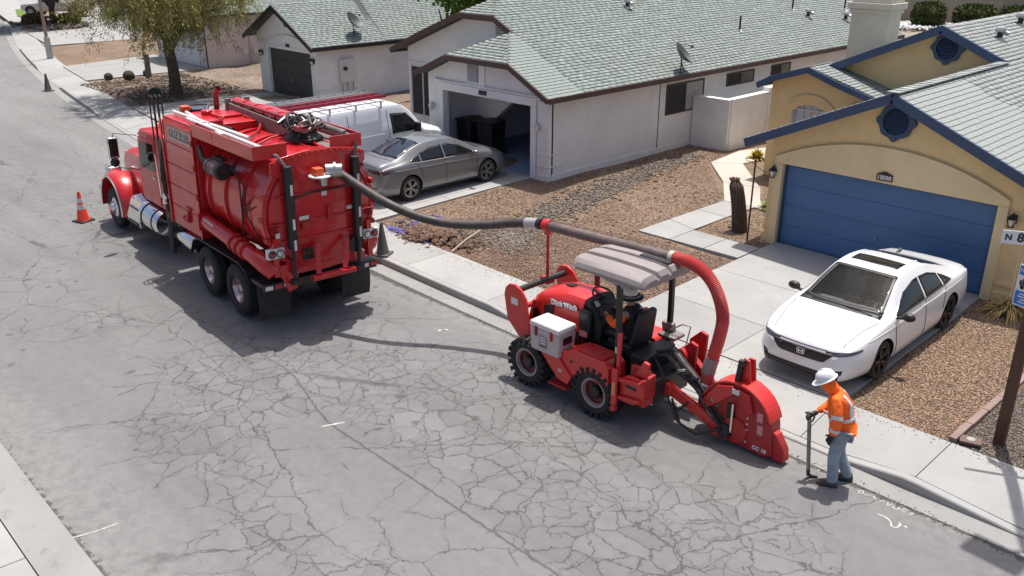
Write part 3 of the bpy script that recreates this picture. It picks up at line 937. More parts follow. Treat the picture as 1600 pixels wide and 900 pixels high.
def sat_dish(label, loc, rotz, s=1.0):
    o = thing('satellite_dish', label, 'satellite dish', loc, rotz, 'satellite dishes on the roofs')
    b = MB()
    T = Matrix.Rotation(math.radians(-48), 3, 'X')
    prof = []
    for i in range(7):
        r = 0.40 * s * i / 6
        prof.append((max(r, .001), 0.16 * (r / (0.40 * s)) ** 2 * s))
    rings = []
    for sgn in (0, 1):
        for r, z in (prof if sgn == 0 else prof[::-1]):
            rings.append([T @ Vector((r * 1.12 * math.cos(2 * PI * k / 24), r * math.sin(2 * PI * k / 24), z - 0.02 * sgn)) + Vector((0, 0, .46 * s)) for k in range(24)])
    b.loft(rings)
    obj('reflector', b, M_dish, o, smooth=50)
    m = MB()
    m.tube([(0, .02, -.05), (0, .03, .22 * s), (0, .02, .42 * s)], 0.024, 8)
    m.tube([(.16, .15, -.02), (0.02, .04, .25 * s)], 0.013, 6); m.tube([(-.16, .15, -.02), (-.02, .04, .25 * s)], 0.013, 6)
    m.box((0, 0.02, -.03), (.3, .2, .02))
    obj('mast', m, M_dish, o)
    a = MB(); f = T @ Vector((0, 0, .48 * s)) + Vector((0, 0, .46 * s)); e = T @ Vector((0, -.38 * s, .12)) + Vector((0, 0, .46 * s))
    a.tube([(0, 0, .40 * s), e, f], 0.012, 6)
    a.cyl(f, f + (T @ Vector((0, 0, -.10))), 0.035, n=8)
    obj('feed_arm', a, M_dish, o)
    return o

# ------------------------------------------------------------------ the yellow house (15030)
Z0 = 0.20
H3 = thing('yellow_house', 'yellow stucco house with blue trim and wide blue garage door', 'house', (0, 0, 0))
xL, xR, yF = -10.42, -4.84, 18.62
XC, ZP, SL = -7.63, 4.12, 0.44
dx0, dx1, dz1 = -10.08, -5.38, 2.17
# front gable wall round the door opening, one solid outline
b = MB()
def gz(x): return ZP - SL * abs(x - XC) - 0.10
def wall_piece(b, x0, x1, zb, y0, y1, zt=gz):
    xs_ = [x0] + ([XC] if x0 < XC < x1 else []) + [x1]
    b.prism([(x0, zb)] + [(x1, zb)] + [(x, zt(x)) for x in xs_[::-1]], 1, y0, y1)
wall_piece(b, xL, dx0, 0.05, yF, yF + .2); wall_piece(b, dx1, xR, 0.05, yF, yF + .2); wall_piece(b, dx0, dx1, dz1, yF, yF + .2)
b.box((xR - .1, 25, 1.35), (.2, 12.4, 2.6))
wall = obj('wall', b, M_yel, H3, smooth=0)
# raised arched surround
b = MB()
arch = arch_pts((dx0 + dx1) / 2, (dx1 - dx0) / 2 + .20, dz1 + .12, 0.62, 20)
poly = [(dx0 - .20, 0.10)] + arch + [(dx1 + .20, 0.10), (dx1 + .002, 0.10), (dx1 + .002, dz1 + .001), (dx0 - .002, dz1 + .001), (dx0 - .002, 0.10)]
b2 = MB()
n = len(arch)
# split into legs and a head so every piece is convex enough
b.box((dx0 - .101, yF - .03, 1.15), (.198, .06, 2.06)); b.box((dx1 + .101, yF - .03, 1.15), (.198, .06, 2.06))
for i in range(n - 1):
    (xa, za), (xb, zb) = arch[i], arch[i + 1]
    b.prism([(xa, dz1 + .002), (xb, dz1 + .002), (xb, zb), (xa, za)], 1, yF - .06, yF)
obj('door_surround', b, M_yelband, H3, smooth=0)
# thin reveal line over the arch
b = MB(); b.tube([(x, yF - .045, z + .012) for x, z in arch], 0.022, 6)
obj('arch_moulding', b, M_yelband, H3)
b = MB()
for x0, x1 in ((xL - .03, dx0 - .202), (dx1 + .202, xR + .03)):
    b.box(((x0 + x1) / 2, yF - .02, 0.32), (x1 - x0, .06, 0.22)); b.box(((x0 + x1) / 2, yF - .015, 0.60), (x1 - x0, .05, 0.08))
    b.box(((x0 + x1) / 2, yF - .03, 0.12), (x1 - x0, .10, 0.14))
    obj('plinth', b, M_yel, H3, bevel=.01)
    b = MB()
garage_door(H3, dx0, dx1, 0.185, dz1, yF + .13, M_bluedoor)
b = MB(); frame_rect(b, dx0 + .001, dx1 - .001, 0.19, dz1 - .001, yF + .06, yF + .17, -0.045)
obj('door_jamb', b, M_bluepaint, H3, smooth=0)
wall_lamp(H3, (-10.27, yF, 1.93), M_black, 1.1)
wall_lamp(H3, (-5.06, yF, 1.93), M_black, 1.1)
# number plate: 15030
b = MB(); b.prism([(-7.85, 2.23), (-7.51, 2.23), (-7.51, 2.37), (-7.60, 2.40), (-7.68, 2.43), (-7.76, 2.40), (-7.85, 2.37)], 1, yF - .095, yF - .062)
np_ = obj('number_plate', b, M_plate, H3, bevel=.004)
textmesh('digits', '15030', 0.125, M_txt, np_, (-7.68, yF - .10, 2.30), (PI / 2, 0, 0), bold=.004)

def quatrefoil_vent(parent, xc, zc, y, s=1.0):
    b = MB()
    pts = []
    for i in range(64):
        a = 2 * PI * i / 64
        r = (0.345 + 0.012 * math.cos(8 * a) + 0.038 * max(0.0, math.cos(4 * a)) ** 3) * s
        pts.append((xc + r * math.cos(a), zc + r * math.sin(a)))
    inn = [(xc + 0.255 * s * math.cos(2 * PI * i / 64), zc + 0.255 * s * math.sin(2 * PI * i / 64)) for i in range(64)]
    V = [(x, y - .09, z) for x, z in pts] + [(x, y - .09, z) for x, z in inn] + [(x, y, z) for x, z in pts] + [(x, y, z) for x, z in inn]
    F = []
    for i in range(64):
        j = (i + 1) % 64
        F += [(i, j, 64 + j, 64 + i), (i, 128 + i, 128 + j, j), (64 + i, 64 + j, 192 + j, 192 + i)]
    b.add(V, F)
    v = obj('vent', b, M_bluepaint, parent, smooth=40)
    bk = MB(); bk.prism(inn, 1, y - .012, y - .002); obj('vent_back', bk, M_black, v, smooth=0)
    for k in range(6):
        z = zc + (-.21 + .082 * k) * s
        hw = math.sqrt(max(.0, (.25 * s) ** 2 - (z - zc) ** 2))
        if hw < .05: continue
        sb_ = MB(); sb_.box((xc, y - .045, z), (2 * hw, .014, .075 * s), Matrix.Rotation(math.radians(-38), 3, 'X'))
        obj('slat', sb_, M_bluepaint, v, smooth=0)
    return v
quatrefoil_vent(H3, XC + .0, 3.50, yF - .002, 1.08)

roof = planepoly([(XC, 18.2, ZP), (XC, 24.9, ZP), (-10.9, 24.9, ZP - SL * 3.27), (-10.9, 18.2, ZP - SL * 3.27)])
roof.add(planepoly([(XC, 18.2, ZP), (-4.36, 18.2, ZP - SL * 3.27), (-4.36, 34, ZP - SL * 3.27), (XC, 34, ZP)]).v, [tuple(q) for q in planepoly([(XC, 18.2, ZP), (-4.36, 18.2, ZP - SL * 3.27), (-4.36, 34, ZP - SL * 3.27), (XC, 34, ZP)]).f])
h3roof = obj('roof', roof, M_deck, H3, smooth=0)
roof_face(h3roof, [(-4.36, 18.19, ZP - SL * 3.27), (-4.36, 34, ZP - SL * 3.27), (XC, 34, ZP), (XC, 18.19, ZP)], 0, M_shingle_p, 300, visible=lambda q: q.x < -4.0 and q.y < 26)
roof_face(h3roof, [(-10.9, 24.6, ZP - SL * 3.27), (-10.9, 18.19, ZP - SL * 3.27), (XC, 18.19, ZP), (XC, 24.6, ZP)], 0, M_shingle_p)
b = MB()
for k in range(21):
    b.box((XC, 18.3 + k * .30, ZP + .028), (0.26, .31, .02), Matrix.Rotation(random.uniform(-.02, .02) - .05, 3, 'X'))
tag(obj('ridge_caps', b, M_shingle_p, h3roof, smooth=0), kind='stuff')
for sx in (-1, 1):
    fascia(H3, [(XC, 18.20 - .03, ZP + .01), (XC + sx * 3.27, 18.20 - .03, ZP - SL * 3.27 + .01)], M_bluepaint, h=.20)
fascia(H3, [(-10.9 - .02, 18.23, ZP - SL * 3.27), (-10.9 - .02, 24.6, ZP - SL * 3.27)], M_bluepaint, h=.17)
fascia(H3, [(-4.34, 18.23, ZP - SL * 3.27), (-4.34, 33, ZP - SL * 3.27)], M_bluepaint, h=.17)
# soffit strips under the rake
b = MB()
for sx in (-1, 1):
    b.bar((XC, 18.42, ZP - .125), (XC + sx * 3.2, 18.42, ZP - .125 - SL * 3.2), .38, .02)
obj('soffit', b, M_bluepaint, H3, smooth=0)

# the higher gable behind: its near slope lies in one plane with the garage roof
yB = 25.05
XB, SB = -9.35, 0.44
ZB = ZP + SL * (XC - XB)
b = MB(); b.prism([(-12.65, .1), (-5.2, .1), (-5.2, ZB - SB * 4.15 - .12), (XB, ZB - .12), (-12.65, ZB - SB * 3.3 - .12)], 1, yB, yB + .2)
b.box((-12.55, 30, 1.7), (.2, 9.6, 3.3))
obj('wall', b, M_yel, H3, smooth=0)
quatrefoil_vent(H3, XB + .10, 4.30, yB - .002, 1.12)
xl, xr = -12.75, -4.36
r2 = planepoly([(XB, yB - .38, ZB + .004), (xl, yB - .38, ZB - SB * (XB - xl) + .004), (xl, 36, ZB - SB * (XB - xl) + .004), (XB, 36, ZB + .004)])
q2 = planepoly([(XC, yB - .38, ZP + .004), (XB, yB - .38, ZB + .004), (XB, 36, ZB + .004), (xr, 36, ZB - SB * (xr - XB) + .004), (xr, 34.01, ZB - SB * (xr - XB) + .004), (XC, 34.01, ZP + .004)][::-1])
r2.add(q2.v, q2.f)
h3roof2 = obj('roof', r2, M_deck, H3, smooth=0)
roof_face(h3roof2, [(XC, yB - .39, ZP + .004), (XC, 36, ZP + .004), (XB, 36, ZB + .004), (XB, yB - .39, ZB + .004)], 0, M_shingle_p)
roof_face(h3roof2, [(xl, 36, ZB - SB * (XB - xl)), (xl, yB - .39, ZB - SB * (XB - xl)), (XB, yB - .39, ZB), (XB, 36, ZB)], 0, M_shingle_p)
fascia(H3, [(xl, yB - .42, ZB - SB * (XB - xl) + .01), (XB, yB - .42, ZB + .015), (XC - .05, yB - .42, ZB - SB * (XC - .05 - XB) + .01)], M_bluepaint, h=.21)
fascia(H3, [(xl - .02, yB - .38, ZB - SB * (XB - xl)), (xl - .02, 34, ZB - SB * (XB - xl))], M_bluepaint, h=.17)
b = MB(); b.bar((XB, yB - .2, ZB - .13), (xl + .1, yB - .2, ZB - .13 - SB * (XB - xl - .1)), .36, .02); obj('soffit', b, M_bluepaint, H3, smooth=0)

# porch gable with the arched window
yE = 24.15
XE, ZE = -12.45, 3.60
b = MB()
def ez(x): return ZE - .12 - (0.36 * (XE - x) if x < XE else 0.30 * (x - XE))
w0, w1 = -13.02, -11.90
b.prism([(-13.75, 0.1), (w0, 0.1), (w0, ez(w0)), (-13.75, ez(-13.75))], 1, yE, yE + .2)
b.prism([(w0, 0.1), (w1, 0.1), (w1, 1.3), (w0, 1.3)], 1, yE, yE + .2)
b.prism([(w1, 0.1), (-10.2, 0.1), (-10.2, ez(-10.2)), (w1, ez(w1))], 1, yE, yE + .2)
wa = arch_pts((w0 + w1) / 2, (w1 - w0) / 2, 2.26, .22, 10)
b.prism([(w0, 2.26)] + wa[1:-1] + [(w1, 2.26), (w1, ez(w1)), (XE, ez(XE)), (w0, ez(w0))], 1, yE, yE + .2)
b.box((-13.65, 24.8, 1.5), (.2, 1.0, 2.8)); b.box((-10.32, 21.6, 1.4), (.2, 5.2, 2.6))
obj('wall', b, M_yel, H3, smooth=0)
b = MB()
for xc_ in ((w0 + w1) / 2, -10.75): b.tube([(x, yE - .03, z) for x, z in arch_pts(xc_, .74, 2.42, .34, 12)], 0.035, 6)
obj('arch_moulding', b, M_yelband, H3)
w = MB(); frame_rect(w, w0 + .03, w1 - .03, 1.36, 2.30, yE + .02, yE + .09, .035)
win = obj('window', w, M_trimwhite, H3, smooth=0)
for k in range(5):
    b = MB(); b.box((w0 + .08 + .24 * k, yE + .045, 1.9), (.022, .025, 1.1)); obj('glazing_bar', b, M_trimwhite, win, smooth=0)
for z in (1.7, 2.08):
    b = MB(); b.box(((w0 + w1) / 2, yE + .047, z), (1.08, .02, .022)); obj('glazing_bar', b, M_trimwhite, win, smooth=0)
b = MB(); b.box(((w0 + w1) / 2, yE + .085, 1.92), (1.1, .012, 1.24)); obj('pane', b, M_glass_l, win, smooth=0)
er = planepoly([(XE, yE - .4, ZE), (-14.0, yE - .4, ZE - .56), (-14.0, yB + .3, ZE - .56), (XE, yB, ZE)])
q = planepoly([(XE, yE - .4, ZE), (XE, yB - .01, ZE), (-8.6, yB - .01, ZE - 1.16), (-8.6, yE - .4, ZE - 1.16)]); er.add(q.v, q.f)
eroof = obj('roof', er, M_deck, H3, smooth=0)
roof_face(eroof, [(-8.6, yE - .41, ZE - 1.16), (-8.6, yB - .01, ZE - 1.16), (XE, yB - .01, ZE), (XE, yE - .41, ZE)], 0, M_shingle_p)
roof_face(eroof, [(-14.0, yB + .3, ZE - .56), (-14.0, yE - .41, ZE - .56), (XE, yE - .41, ZE), (XE, yB, ZE)], 0, M_shingle_p)
fascia(H3, [(-14.02, yE - .43, ZE - .60), (-13.55, yE - .43, ZE - .34), (XE, yE - .43, ZE + .01), (-11.55, yE - .43, ZE - .30), (-8.6, yE - .43, ZE - 1.14)], M_bluepaint, h=.17)
fascia(H3, [(-14.02, yE - .41, ZE - .58), (-14.02, yB + .3, ZE - .58)], M_bluepaint, h=.15)
# chimney
b = MB(); b.box((-12.66, 28.0, 2.4), (1.20, .85, 4.8)); b.box((-12.66, 28.0, 4.86), (1.30, .95, .12)); b.box((-12.66, 28.0, 5.02), (1.42, 1.07, .18)); b.box((-12.66, 28.0, 5.20), (1.26, .91, .18))
obj('chimney', b, stucco('chimney_stucco', (0.62, 0.58, 0.47)), H3, bevel=.01)
for i, (p, k, t) in enumerate((((-8.46, 26.3, 4.47), 1, .26), ((-8.82, 28.9, 4.63), 1, .28), ((-9.3, 31.6, 4.83), 1, .2))):
    vent_pipe('yellow', ['dark capped vent nearest the upper gable on the yellow house roof', 'dark capped vent second along the yellow house roof', 'dark vent highest and farthest on the yellow house roof'][i], p, t, k)

# ------------------------------------------------------------------ the white house with the open garage
H2 = thing('white_house', 'grey white stucco house with brown fascia and an open garage', 'house')
yG = 18.76
gx0, gx1, gtop = -22.50, -18.48, 2.36
S2 = 0.5
XE2, ZE2 = -17.36, 2.74           # eave of the long side
def mz(x): return ZE2 + S2 * (XE2 - x)
wx0, wx1 = -23.25, -17.76
b = MB()
def g2(x):
    return min(mz(x), 3.55, 2.93 + .42 * (x + 23.3)) - .12
def piece(b, x0, x1, zb, y0, y1):
    ks = sorted([x0, x1] + [k for k in (-21.82, -18.98) if x0 < k < x1])
    b.prism([(x0, zb), (x1, zb)] + [(k, g2(k)) for k in ks[::-1]], 1, y0, y1)
piece(b, wx0, gx0, 0.05, yG, yG + .2); piece(b, gx1, wx1, 0.05, yG, yG + .2); piece(b, gx0, gx1, gtop, yG, yG + .2)
# long side wall with window openings left proud of the wall instead of cut deep
b.box((wx1 - .1, 28.6, 1.36), (.2, 19.4, 2.62))
b.box((wx0 + .1, 19.55, 1.36), (.2, 1.3, 2.62))
obj('wall', b, M_white, H2, smooth=0)
for args in (((wx1 + .012, 28.4, 0.26), (.03, 19.0, 0.22)), (((gx1 + wx1) / 2 + .015, yG - .012, .26), (wx1 - gx1 + .028, .03, .22)), (((gx1 + wx1) / 2 + .02, yG - .01, .62), (wx1 - gx1 + .036, .026, .035)), ((wx1 + .01, yG + .3, .62), (.026, .62, .035)), (((gx1 + wx1) / 2 + .02, yG - .01, .98), (wx1 - gx1 + .036, .026, .03)), ((wx1 + .01, yG + .3, .98), (.026, .62, .03))):
    b = MB(); b.box(*args); obj('plinth', b, M_white, H2)

b = MB(); b.box((wx1 + .006, 24.05, 1.4), (.014, .03, 2.5)); obj('control_joint', b, M_char, H2, smooth=0)
b = MB(); frame_rect(b, gx0, gx1, 0.15, gtop, yG - .035, yG - .001, .24)
obj('door_surround', b, M_white2, H2, bevel=.008)
b = MB(); b.box(((gx0 + gx1) / 2, yG - .03, gtop + .30), (gx1 - gx0 + .74, .09, .05)); obj('moulding', b, M_white, H2, bevel=.006)
for x in (-20.9,):
    b = MB(); b.box((x, yG - .02, 3.03), (.86, .04, .72)); vp = obj('vent', b, M_white2, H2, bevel=.006)
    k = MB(); k.box((x - .1, yG - .043, 3.05), (.50, .006, .56)); obj('vent_back', k, M_black, vp, smooth=0)
    for i in range(8):
        s = MB(); s.box((x - .1, yG - .06, 2.81 + .068 * i), (.48, .012, .055), Matrix.Rotation(math.radians(-35), 3, 'X')); obj('slat', s, M_trimwhite, vp, smooth=0)
b = MB(); b.box((-20.55, yG - .055, gtop + .13), (.34, .025, .13)); pl = obj('number_plate', b, M_plate, H2)
for x in (-22.98, -18.12):
    wall_lamp(H2, (x, yG, 1.75), M_trimwhite, 1.0)
# inside of the garage
b = MB()
b.box((gx0 - .55, 21.5, 1.3), (.1, 5.4, 2.5)); b.box((-17.98, 21.5, 1.3), (.1, 5.4, 2.5)); b.box((-20.5, 24.3, 1.3), (5.0, .1, 2.5)); b.box((-20.5, 21.6, 2.58), (5.2, 5.6, .08))
obj('garage_interior', b, M_inside, H2, smooth=0)
b = MB(); b.box((-20.5, 21.55, .165), (5.0, 5.5, .06)); obj('garage_floor', b, M_floorblue, H2, smooth=0)
b = MB()
for k in range(4): b.box((-20.5, 19.3 + .56 * k, 2.47), (gx1 - gx0, .54, .04))
obj('garage_door', b, M_trimwhite, H2, smooth=0)
# rolled-up door rails
b = MB(); b.bar((gx0 + .03, 19.0, .2), (gx0 + .03, 19.0, 2.3), .05, .05); b.bar((gx1 - .03, 19.0, .2), (gx1 - .03, 19.0, 2.3), .05, .05); obj('door_rail', b, M_metal, H2)

# roof of the white house
yH = 18.31
YB2 = 20.25                         # upper gable front
RX, RZ = -22.1, ZE2 + S2 * (XE2 + 22.1)
gx_r, gz_r = -20.32, ZE2 + S2 * (XE2 + 20.32)
yRend = 41.5
roofb = MB()
def addp(pts):
    q = planepoly(pts); roofb.add(q.v, q.f)
main = [(XE2, yH, ZE2), (XE2, yRend, ZE2), (RX, yRend, RZ), (RX, YB2 + .5, RZ), (-21.2, YB2 - .43, mz(-21.2)), (-20.3, YB2 - .43, mz(-20.3)), (gx_r, yH + 1.35, gz_r), (-18.98, yH, 3.55)]
addp(main)
hip = [(-18.98, yH, 3.55), (gx_r, yH + 1.35, gz_r), (-21.82, yH, 3.55)]; addp(hip)
lft = [(-21.82, yH, 3.55), (gx_r, yH + 1.35, gz_r), (gx_r, YB2 + .3, gz_r), (-23.35, YB2 + .3, 2.91), (-23.35, yH, 2.91)]; addp(lft)
hipB = [(-21.2, YB2 - .43, mz(-21.2)), (RX, YB2 + .5, RZ), (-22.9, YB2 - .43, mz(-21.2))]; addp(hipB)
lftB = [(-22.9, YB2 - .43, mz(-21.2)), (RX, YB2 + .5, RZ), (RX, yRend, RZ), (-26.6, yRend, 3.25), (-26.6, YB2 - .43, 3.25)]; addp(lftB)
h2roof = obj('roof', roofb, M_deck, H2, smooth=0)
# the long slope in two convex parts
roof_face(h2roof, [(XE2, YB2 - .43, ZE2), (XE2, yRend, ZE2), (RX, yRend, RZ), (RX, YB2 + .5, RZ), (-21.2, YB2 - .43, mz(-21.2))], 0, M_shingle)
roof_face(h2roof, [(XE2, yH, ZE2), (XE2, YB2 - .43, ZE2), (gx_r, YB2 - .43, gz_r), (gx_r, yH + 1.35, gz_r), (-18.98, yH, 3.55)], 0, M_shingle, 300)
roof_face(h2roof, [(-21.82, yH, 3.55), (-18.98, yH, 3.55), (gx_r, yH + 1.35, gz_r)], 0, M_shingle)
roof_face(h2roof, [(-23.35, YB2 + .3, 2.91), (-23.35, yH, 2.91), (-21.82, yH, 3.55), (gx_r, yH + 1.35, gz_r), (gx_r, YB2 + .3, gz_r)], 0, M_shingle)
roof_face(h2roof, [(-22.9, YB2 - .43, mz(-21.2)), (-21.2, YB2 - .43, mz(-21.2)), (RX, YB2 + .5, RZ)], 0, M_shingle)
fascia(H2, [(-23.4, yH - .03, 2.90), (-21.82, yH - .03, 3.56), (-18.98, yH - .03, 3.56), (XE2, yH - .03, ZE2 + .01)], M_brown, h=.16)
fascia(H2, [(XE2 + .03, yH - .01, ZE2 + .02), (XE2 + .03, yRend, ZE2 + .02)], M_brown, h=.16)
fascia(H2, [(-26.65, YB2 - .46, 3.22), (-25.1, YB2 - .46, 3.86), (-22.9, YB2 - .46, mz(-21.2) + .01), (-21.2, YB2 - .46, mz(-21.2) + .01), (-20.2, YB2 - .46, mz(-20.2) + .01)], M_brown, h=.18)
fascia(H2, [(-26.62, YB2 - .44, 3.24), (-26.62, 24, 3.24)], M_brown, h=.18)
b = MB(); b.bar((XE2 - .2, yH + .05, ZE2 - .08), (XE2 - .2, yRend, ZE2 - .08), .36, .02); b.bar((-20.4, yH + .22, 3.40), (-18.98, yH + .22, 3.40), .42, .02); obj('soffit', b, M_brown, H2, smooth=0)
# upper left gable wall and its tall screened window
b = MB()
b.prism([(-26.2, 0.05), (-23.2, 0.05), (-20.3, 2.4), (-20.3, mz(-20.3) - .12), (-21.2, mz(-21.2) - .14), (-22.9, mz(-21.2) - .14), (-26.2, 3.28)], 1, YB2, YB2 + .2)
b.box((-26.1, 23, 1.6), (.2, 5.3, 3.1))
obj('wall', b, M_white, H2, smooth=0)
b = MB(); b.box((-24.75, YB2 - .02, 2.78), (3.0, .05, .04)); obj('moulding', b, M_white, H2)
w = MB(); frame_rect(w, -26.02, -24.72, .92, 2.62, YB2 - .03, YB2 + .03, .05); w.box((-25.37, YB2 - .01, 1.77), (.05, .05, 1.7))
win = obj('window', w, M_trimwhite, H2, smooth=0)
for x in (-25.70, -25.04):
    p = MB(); p.box((x, YB2 - .004, 1.77), (.60, .012, 1.68)); obj('pane', p, M_screen, win, smooth=0)
b = MB(); b.box((-21.22, YB2 - .02, 4.07), (.7, .04, .62)); vp = obj('vent', b, M_white2, H2)
k = MB(); k.box((-21.3, YB2 - .043, 4.08), (.46, .006, .52)); obj('vent_back', k, M_black, vp, smooth=0)
for i in range(7):
    s = MB(); s.box((-21.3, YB2 - .06, 3.86 + .072 * i), (.44, .012, .055), Matrix.Rotation(math.radians(-35), 3, 'X')); obj('slat', s, M_trimwhite, vp, smooth=0)
# side windows
for (y0, y1, z0, z1) in ((24.45, 26.5, 1.45, 2.36), (28.0, 29.7, 2.0, 2.36), (31.0, 32.3, 2.0, 2.36)):
    w = MB()
    xw = wx1 + .012
    t = .05
    w.box((xw, (y0 + y1) / 2, z1 + t / 2), (.05, y1 - y0 + 2 * t, t)); w.box((xw, (y0 + y1) / 2, z0 - t / 2), (.05, y1 - y0 + 2 * t, t))
    for y in (y0 - t / 2, y1 + t / 2, (y0 + y1) / 2): w.box((xw, y, (z0 + z1) / 2), (.05, t, z1 - z0))
    win = obj('window', w, M_char, H2, smooth=0)
    h = (y1 - y0) / 2
    for i, m_ in enumerate((M_screen, M_glass if z1 - z0 < .5 else mat('pale_blind', (.34, .33, .33), .5))):
        p = MB(); p.box((xw + .001, y0 + h * (i + .5), (z0 + z1) / 2), (.02, h - .03, z1 - z0 - .002)); obj('pane', p, m_, win, smooth=0)
for i, (p, k, t) in enumerate((((-21.0, 26.2, 4.56), 1, .25), ((-19.06, 30.6, 3.59), 0, .55), ((-19.9, 35.9, 4.01), 0, .62), ((-19.3, 36.2, 3.71), 1, .28), ((-19.5, 39.8, 3.81), 0, .6), ((-18.8, 38.6, 3.46), 1, .3))):
    vent_pipe('white', ['pale capped roof vent high on the long white house roof', 'slim black vent pipe above the satellite dish', 'slim black vent pipe left of two capped vents', 'capped vent nearest the chimney on its left', 'slim black vent pipe farthest back on the long roof', 'capped vent low at the far end of the long roof'][i], p, t, k)
sat_dish('dark grey satellite dish above the side eave of the open garage house', (-17.52, 24.75, 2.86), math.radians(-60), 1.05)

# block screen wall beside the white house
W = thing('garden_wall', 'pale grey stucco garden wall beside the side window', 'wall')
for (a, c, top, nm) in (((-17.72, 26.02), (-16.26, 26.02), 1.86, 0), ((-16.31, 26.02), (-16.31, 28.4), 1.88, 1), ((-16.31, 28.46), (-16.31, 31.2), 2.02, 2)):
    b = MB(); b.bar((*a, .95), (*c, .95), .2, 1.9 if nm < 2 else 2.0); w_ = obj('wall_panel', b, M_white, W, bevel=.012)
    k = MB(); k.bar((*a, top + .03), (*c, top + .03), .24, .05); obj('coping', k, M_white2, w_, bevel=.01)
b = MB(); b.box((-16.31, 28.43, 1.02), (.3, .3, 2.1)); obj('pier', b, M_white, W, bevel=.01)
b = MB(); b.box((-15.6, 29.6, 1.1), (1.2, .06, 1.9)); obj('gate', b, M_trimwhite, W)

# ------------------------------------------------------------------ white house with the charcoal door
H1 = thing('white_house', 'white stucco house with black fascia and charcoal garage door', 'house')
y1 = 21.0
a0, a1 = -38.35, -33.5
X1, ZP1, ZEr, ZEl = -36.1, 4.12, 2.55, 2.70
d0, d1, dt = -37.48, -33.95, 2.22
def z1f(x): return (ZP1 - (ZP1 - ZEr) * (x - X1) / (-33.15 - X1) if x > X1 else ZP1 - (ZP1 - ZEl) * (X1 - x) / (X1 + 38.8)) - .10
b = MB()
def p1(x0, x1_, zb):
    ks = sorted([x0, x1_] + ([X1] if x0 < X1 < x1_ else []))
    b.prism([(x0, zb), (x1_, zb)] + [(k, z1f(k)) for k in ks[::-1]], 1, y1, y1 + .2)
p1(a0, d0, .05); p1(d1, a1, .05); p1(d0, d1, dt)
b.box((a1 - .1, 26.2, 1.30), (.2, 10, 2.5)); b.box((a0 + .1, 26, 1.3), (.2, 9.5, 2.5))
obj('wall', b, M_white2, H1, smooth=0)
b = MB(); ar = arch_pts((d0 + d1) / 2, 1.98, 2.3, .55, 16)
b.tube([(x, y1 - .03, z) for x, z in ar], .04, 6); obj('arch_moulding', b, M_white, H1)
b = MB(); frame_rect(b, d0, d1, .15, dt, y1 - .03, y1 - .001, .12); obj('door_surround', b, M_white2, H1)
b = MB()
for z in (.5, .75):
    b = MB(); b.box((a1 + .01, 21.4, z), (.03, .9, .03)); obj('plinth', b, M_white2, H1)
    b = MB(); b.box(((d1 + a1) / 2 + .06, y1 - .01, z), (a1 - d1 - .1, .03, .03)); obj('plinth', b, M_white2, H1)

garage_door(H1, d0, d1, .2, dt, y1 + .10, M_char)
b = MB(); b.box((-35.75, y1 - .02, dt + .20), (.30, .03, .13)); pl = obj('number_plate', b, M_plate, H1)
for x in (-38.0, -33.72): wall_lamp(H1, (x, y1, 1.9), M_black, 1.2)
b = MB(); b.prism([(-35.72 + .17 * math.cos(2 * PI * k / 24) * 1.0, 3.45 + .30 * math.sin(2 * PI * k / 24)) for k in range(24)], 1, y1 - .05, y1); vp = obj('vent', b, M_white, H1)
for k in range(6):
    s = MB(); s.box((-35.72, y1 - .06, 3.24 + .08 * k), (.30, .012, .06), Matrix.Rotation(math.radians(-35), 3, 'X')); obj('slat', s, M_char, vp, smooth=0)
yR1 = 34
r1 = planepoly([(X1, y1 - .42, ZP1), (-33.15, y1 - .42, ZEr), (-33.15, yR1, ZEr), (X1, yR1, ZP1)])
q = planepoly([(X1, y1 - .42, ZP1), (X1, yR1, ZP1), (-38.85, yR1, ZEl), (-38.85, y1 - .42, ZEl)]); r1.add(q.v, q.f)
# the main roof behind rises higher
q = planepoly([(-33.15, 24, ZEr), (-33.15, yR1, ZEr), (-42, yR1, 7.4), (-42, 26.5, 7.4)]); r1.add(q.v, q.f)
h1roof = obj('roof', r1, M_deck, H1, smooth=0)
roof_face(h1roof, [(-33.15, y1 - .43, ZEr), (-33.15, yR1, ZEr), (X1, yR1, ZP1), (X1, y1 - .43, ZP1)], 0, M_shingle)
roof_face(h1roof, [(-33.152, 24.4, ZEr + .02), (-33.152, yR1, ZEr + .02), (-42, yR1, 7.42), (-42, 26.5, 7.42)], 0, M_shingle)
roof_face(h1roof, [(-38.85, yR1, ZEl), (-38.85, y1 - .43, ZEl), (X1, y1 - .43, ZP1), (X1, yR1, ZP1)], 0, M_shingle)
fascia(H1, [(-38.9, y1 - .45, ZEl - .02), (X1, y1 - .45, ZP1 + .01), (-33.12, y1 - .45, ZEr)], M_black, h=.2)
fascia(H1, [(-33.12, y1 - .44, ZEr + .01), (-33.12, yR1, ZEr + .01)], M_black, h=.16)
# electric meter cabinet on the side wall
mt = thing('meter_cabinet', 'white electric meter cabinet with pipes on the side wall', 'meter cabinet', (a1, 22.45, 0))
b = MB(); b.box((.09, 0, 1.45), (.16, .78, 1.0)); obj('cabinet', b, M_trimwhite, mt, bevel=.01)
b = MB(); b.cyl((.16, -.18, 1.55), (.27, -.18, 1.55), .09, n=14); obj('meter', b, M_glass, mt)
for y in (-.28, .0, .28):
    b = MB(); b.tube([(.09, y, .96), (.09, y, .1)], .028, 8); obj('pipe', b, M_metal, mt)
sat_dish('dark grey satellite dish on the roof above the meter cabinet', (-33.75, 23.1, 2.88), math.radians(-55), 1.1)

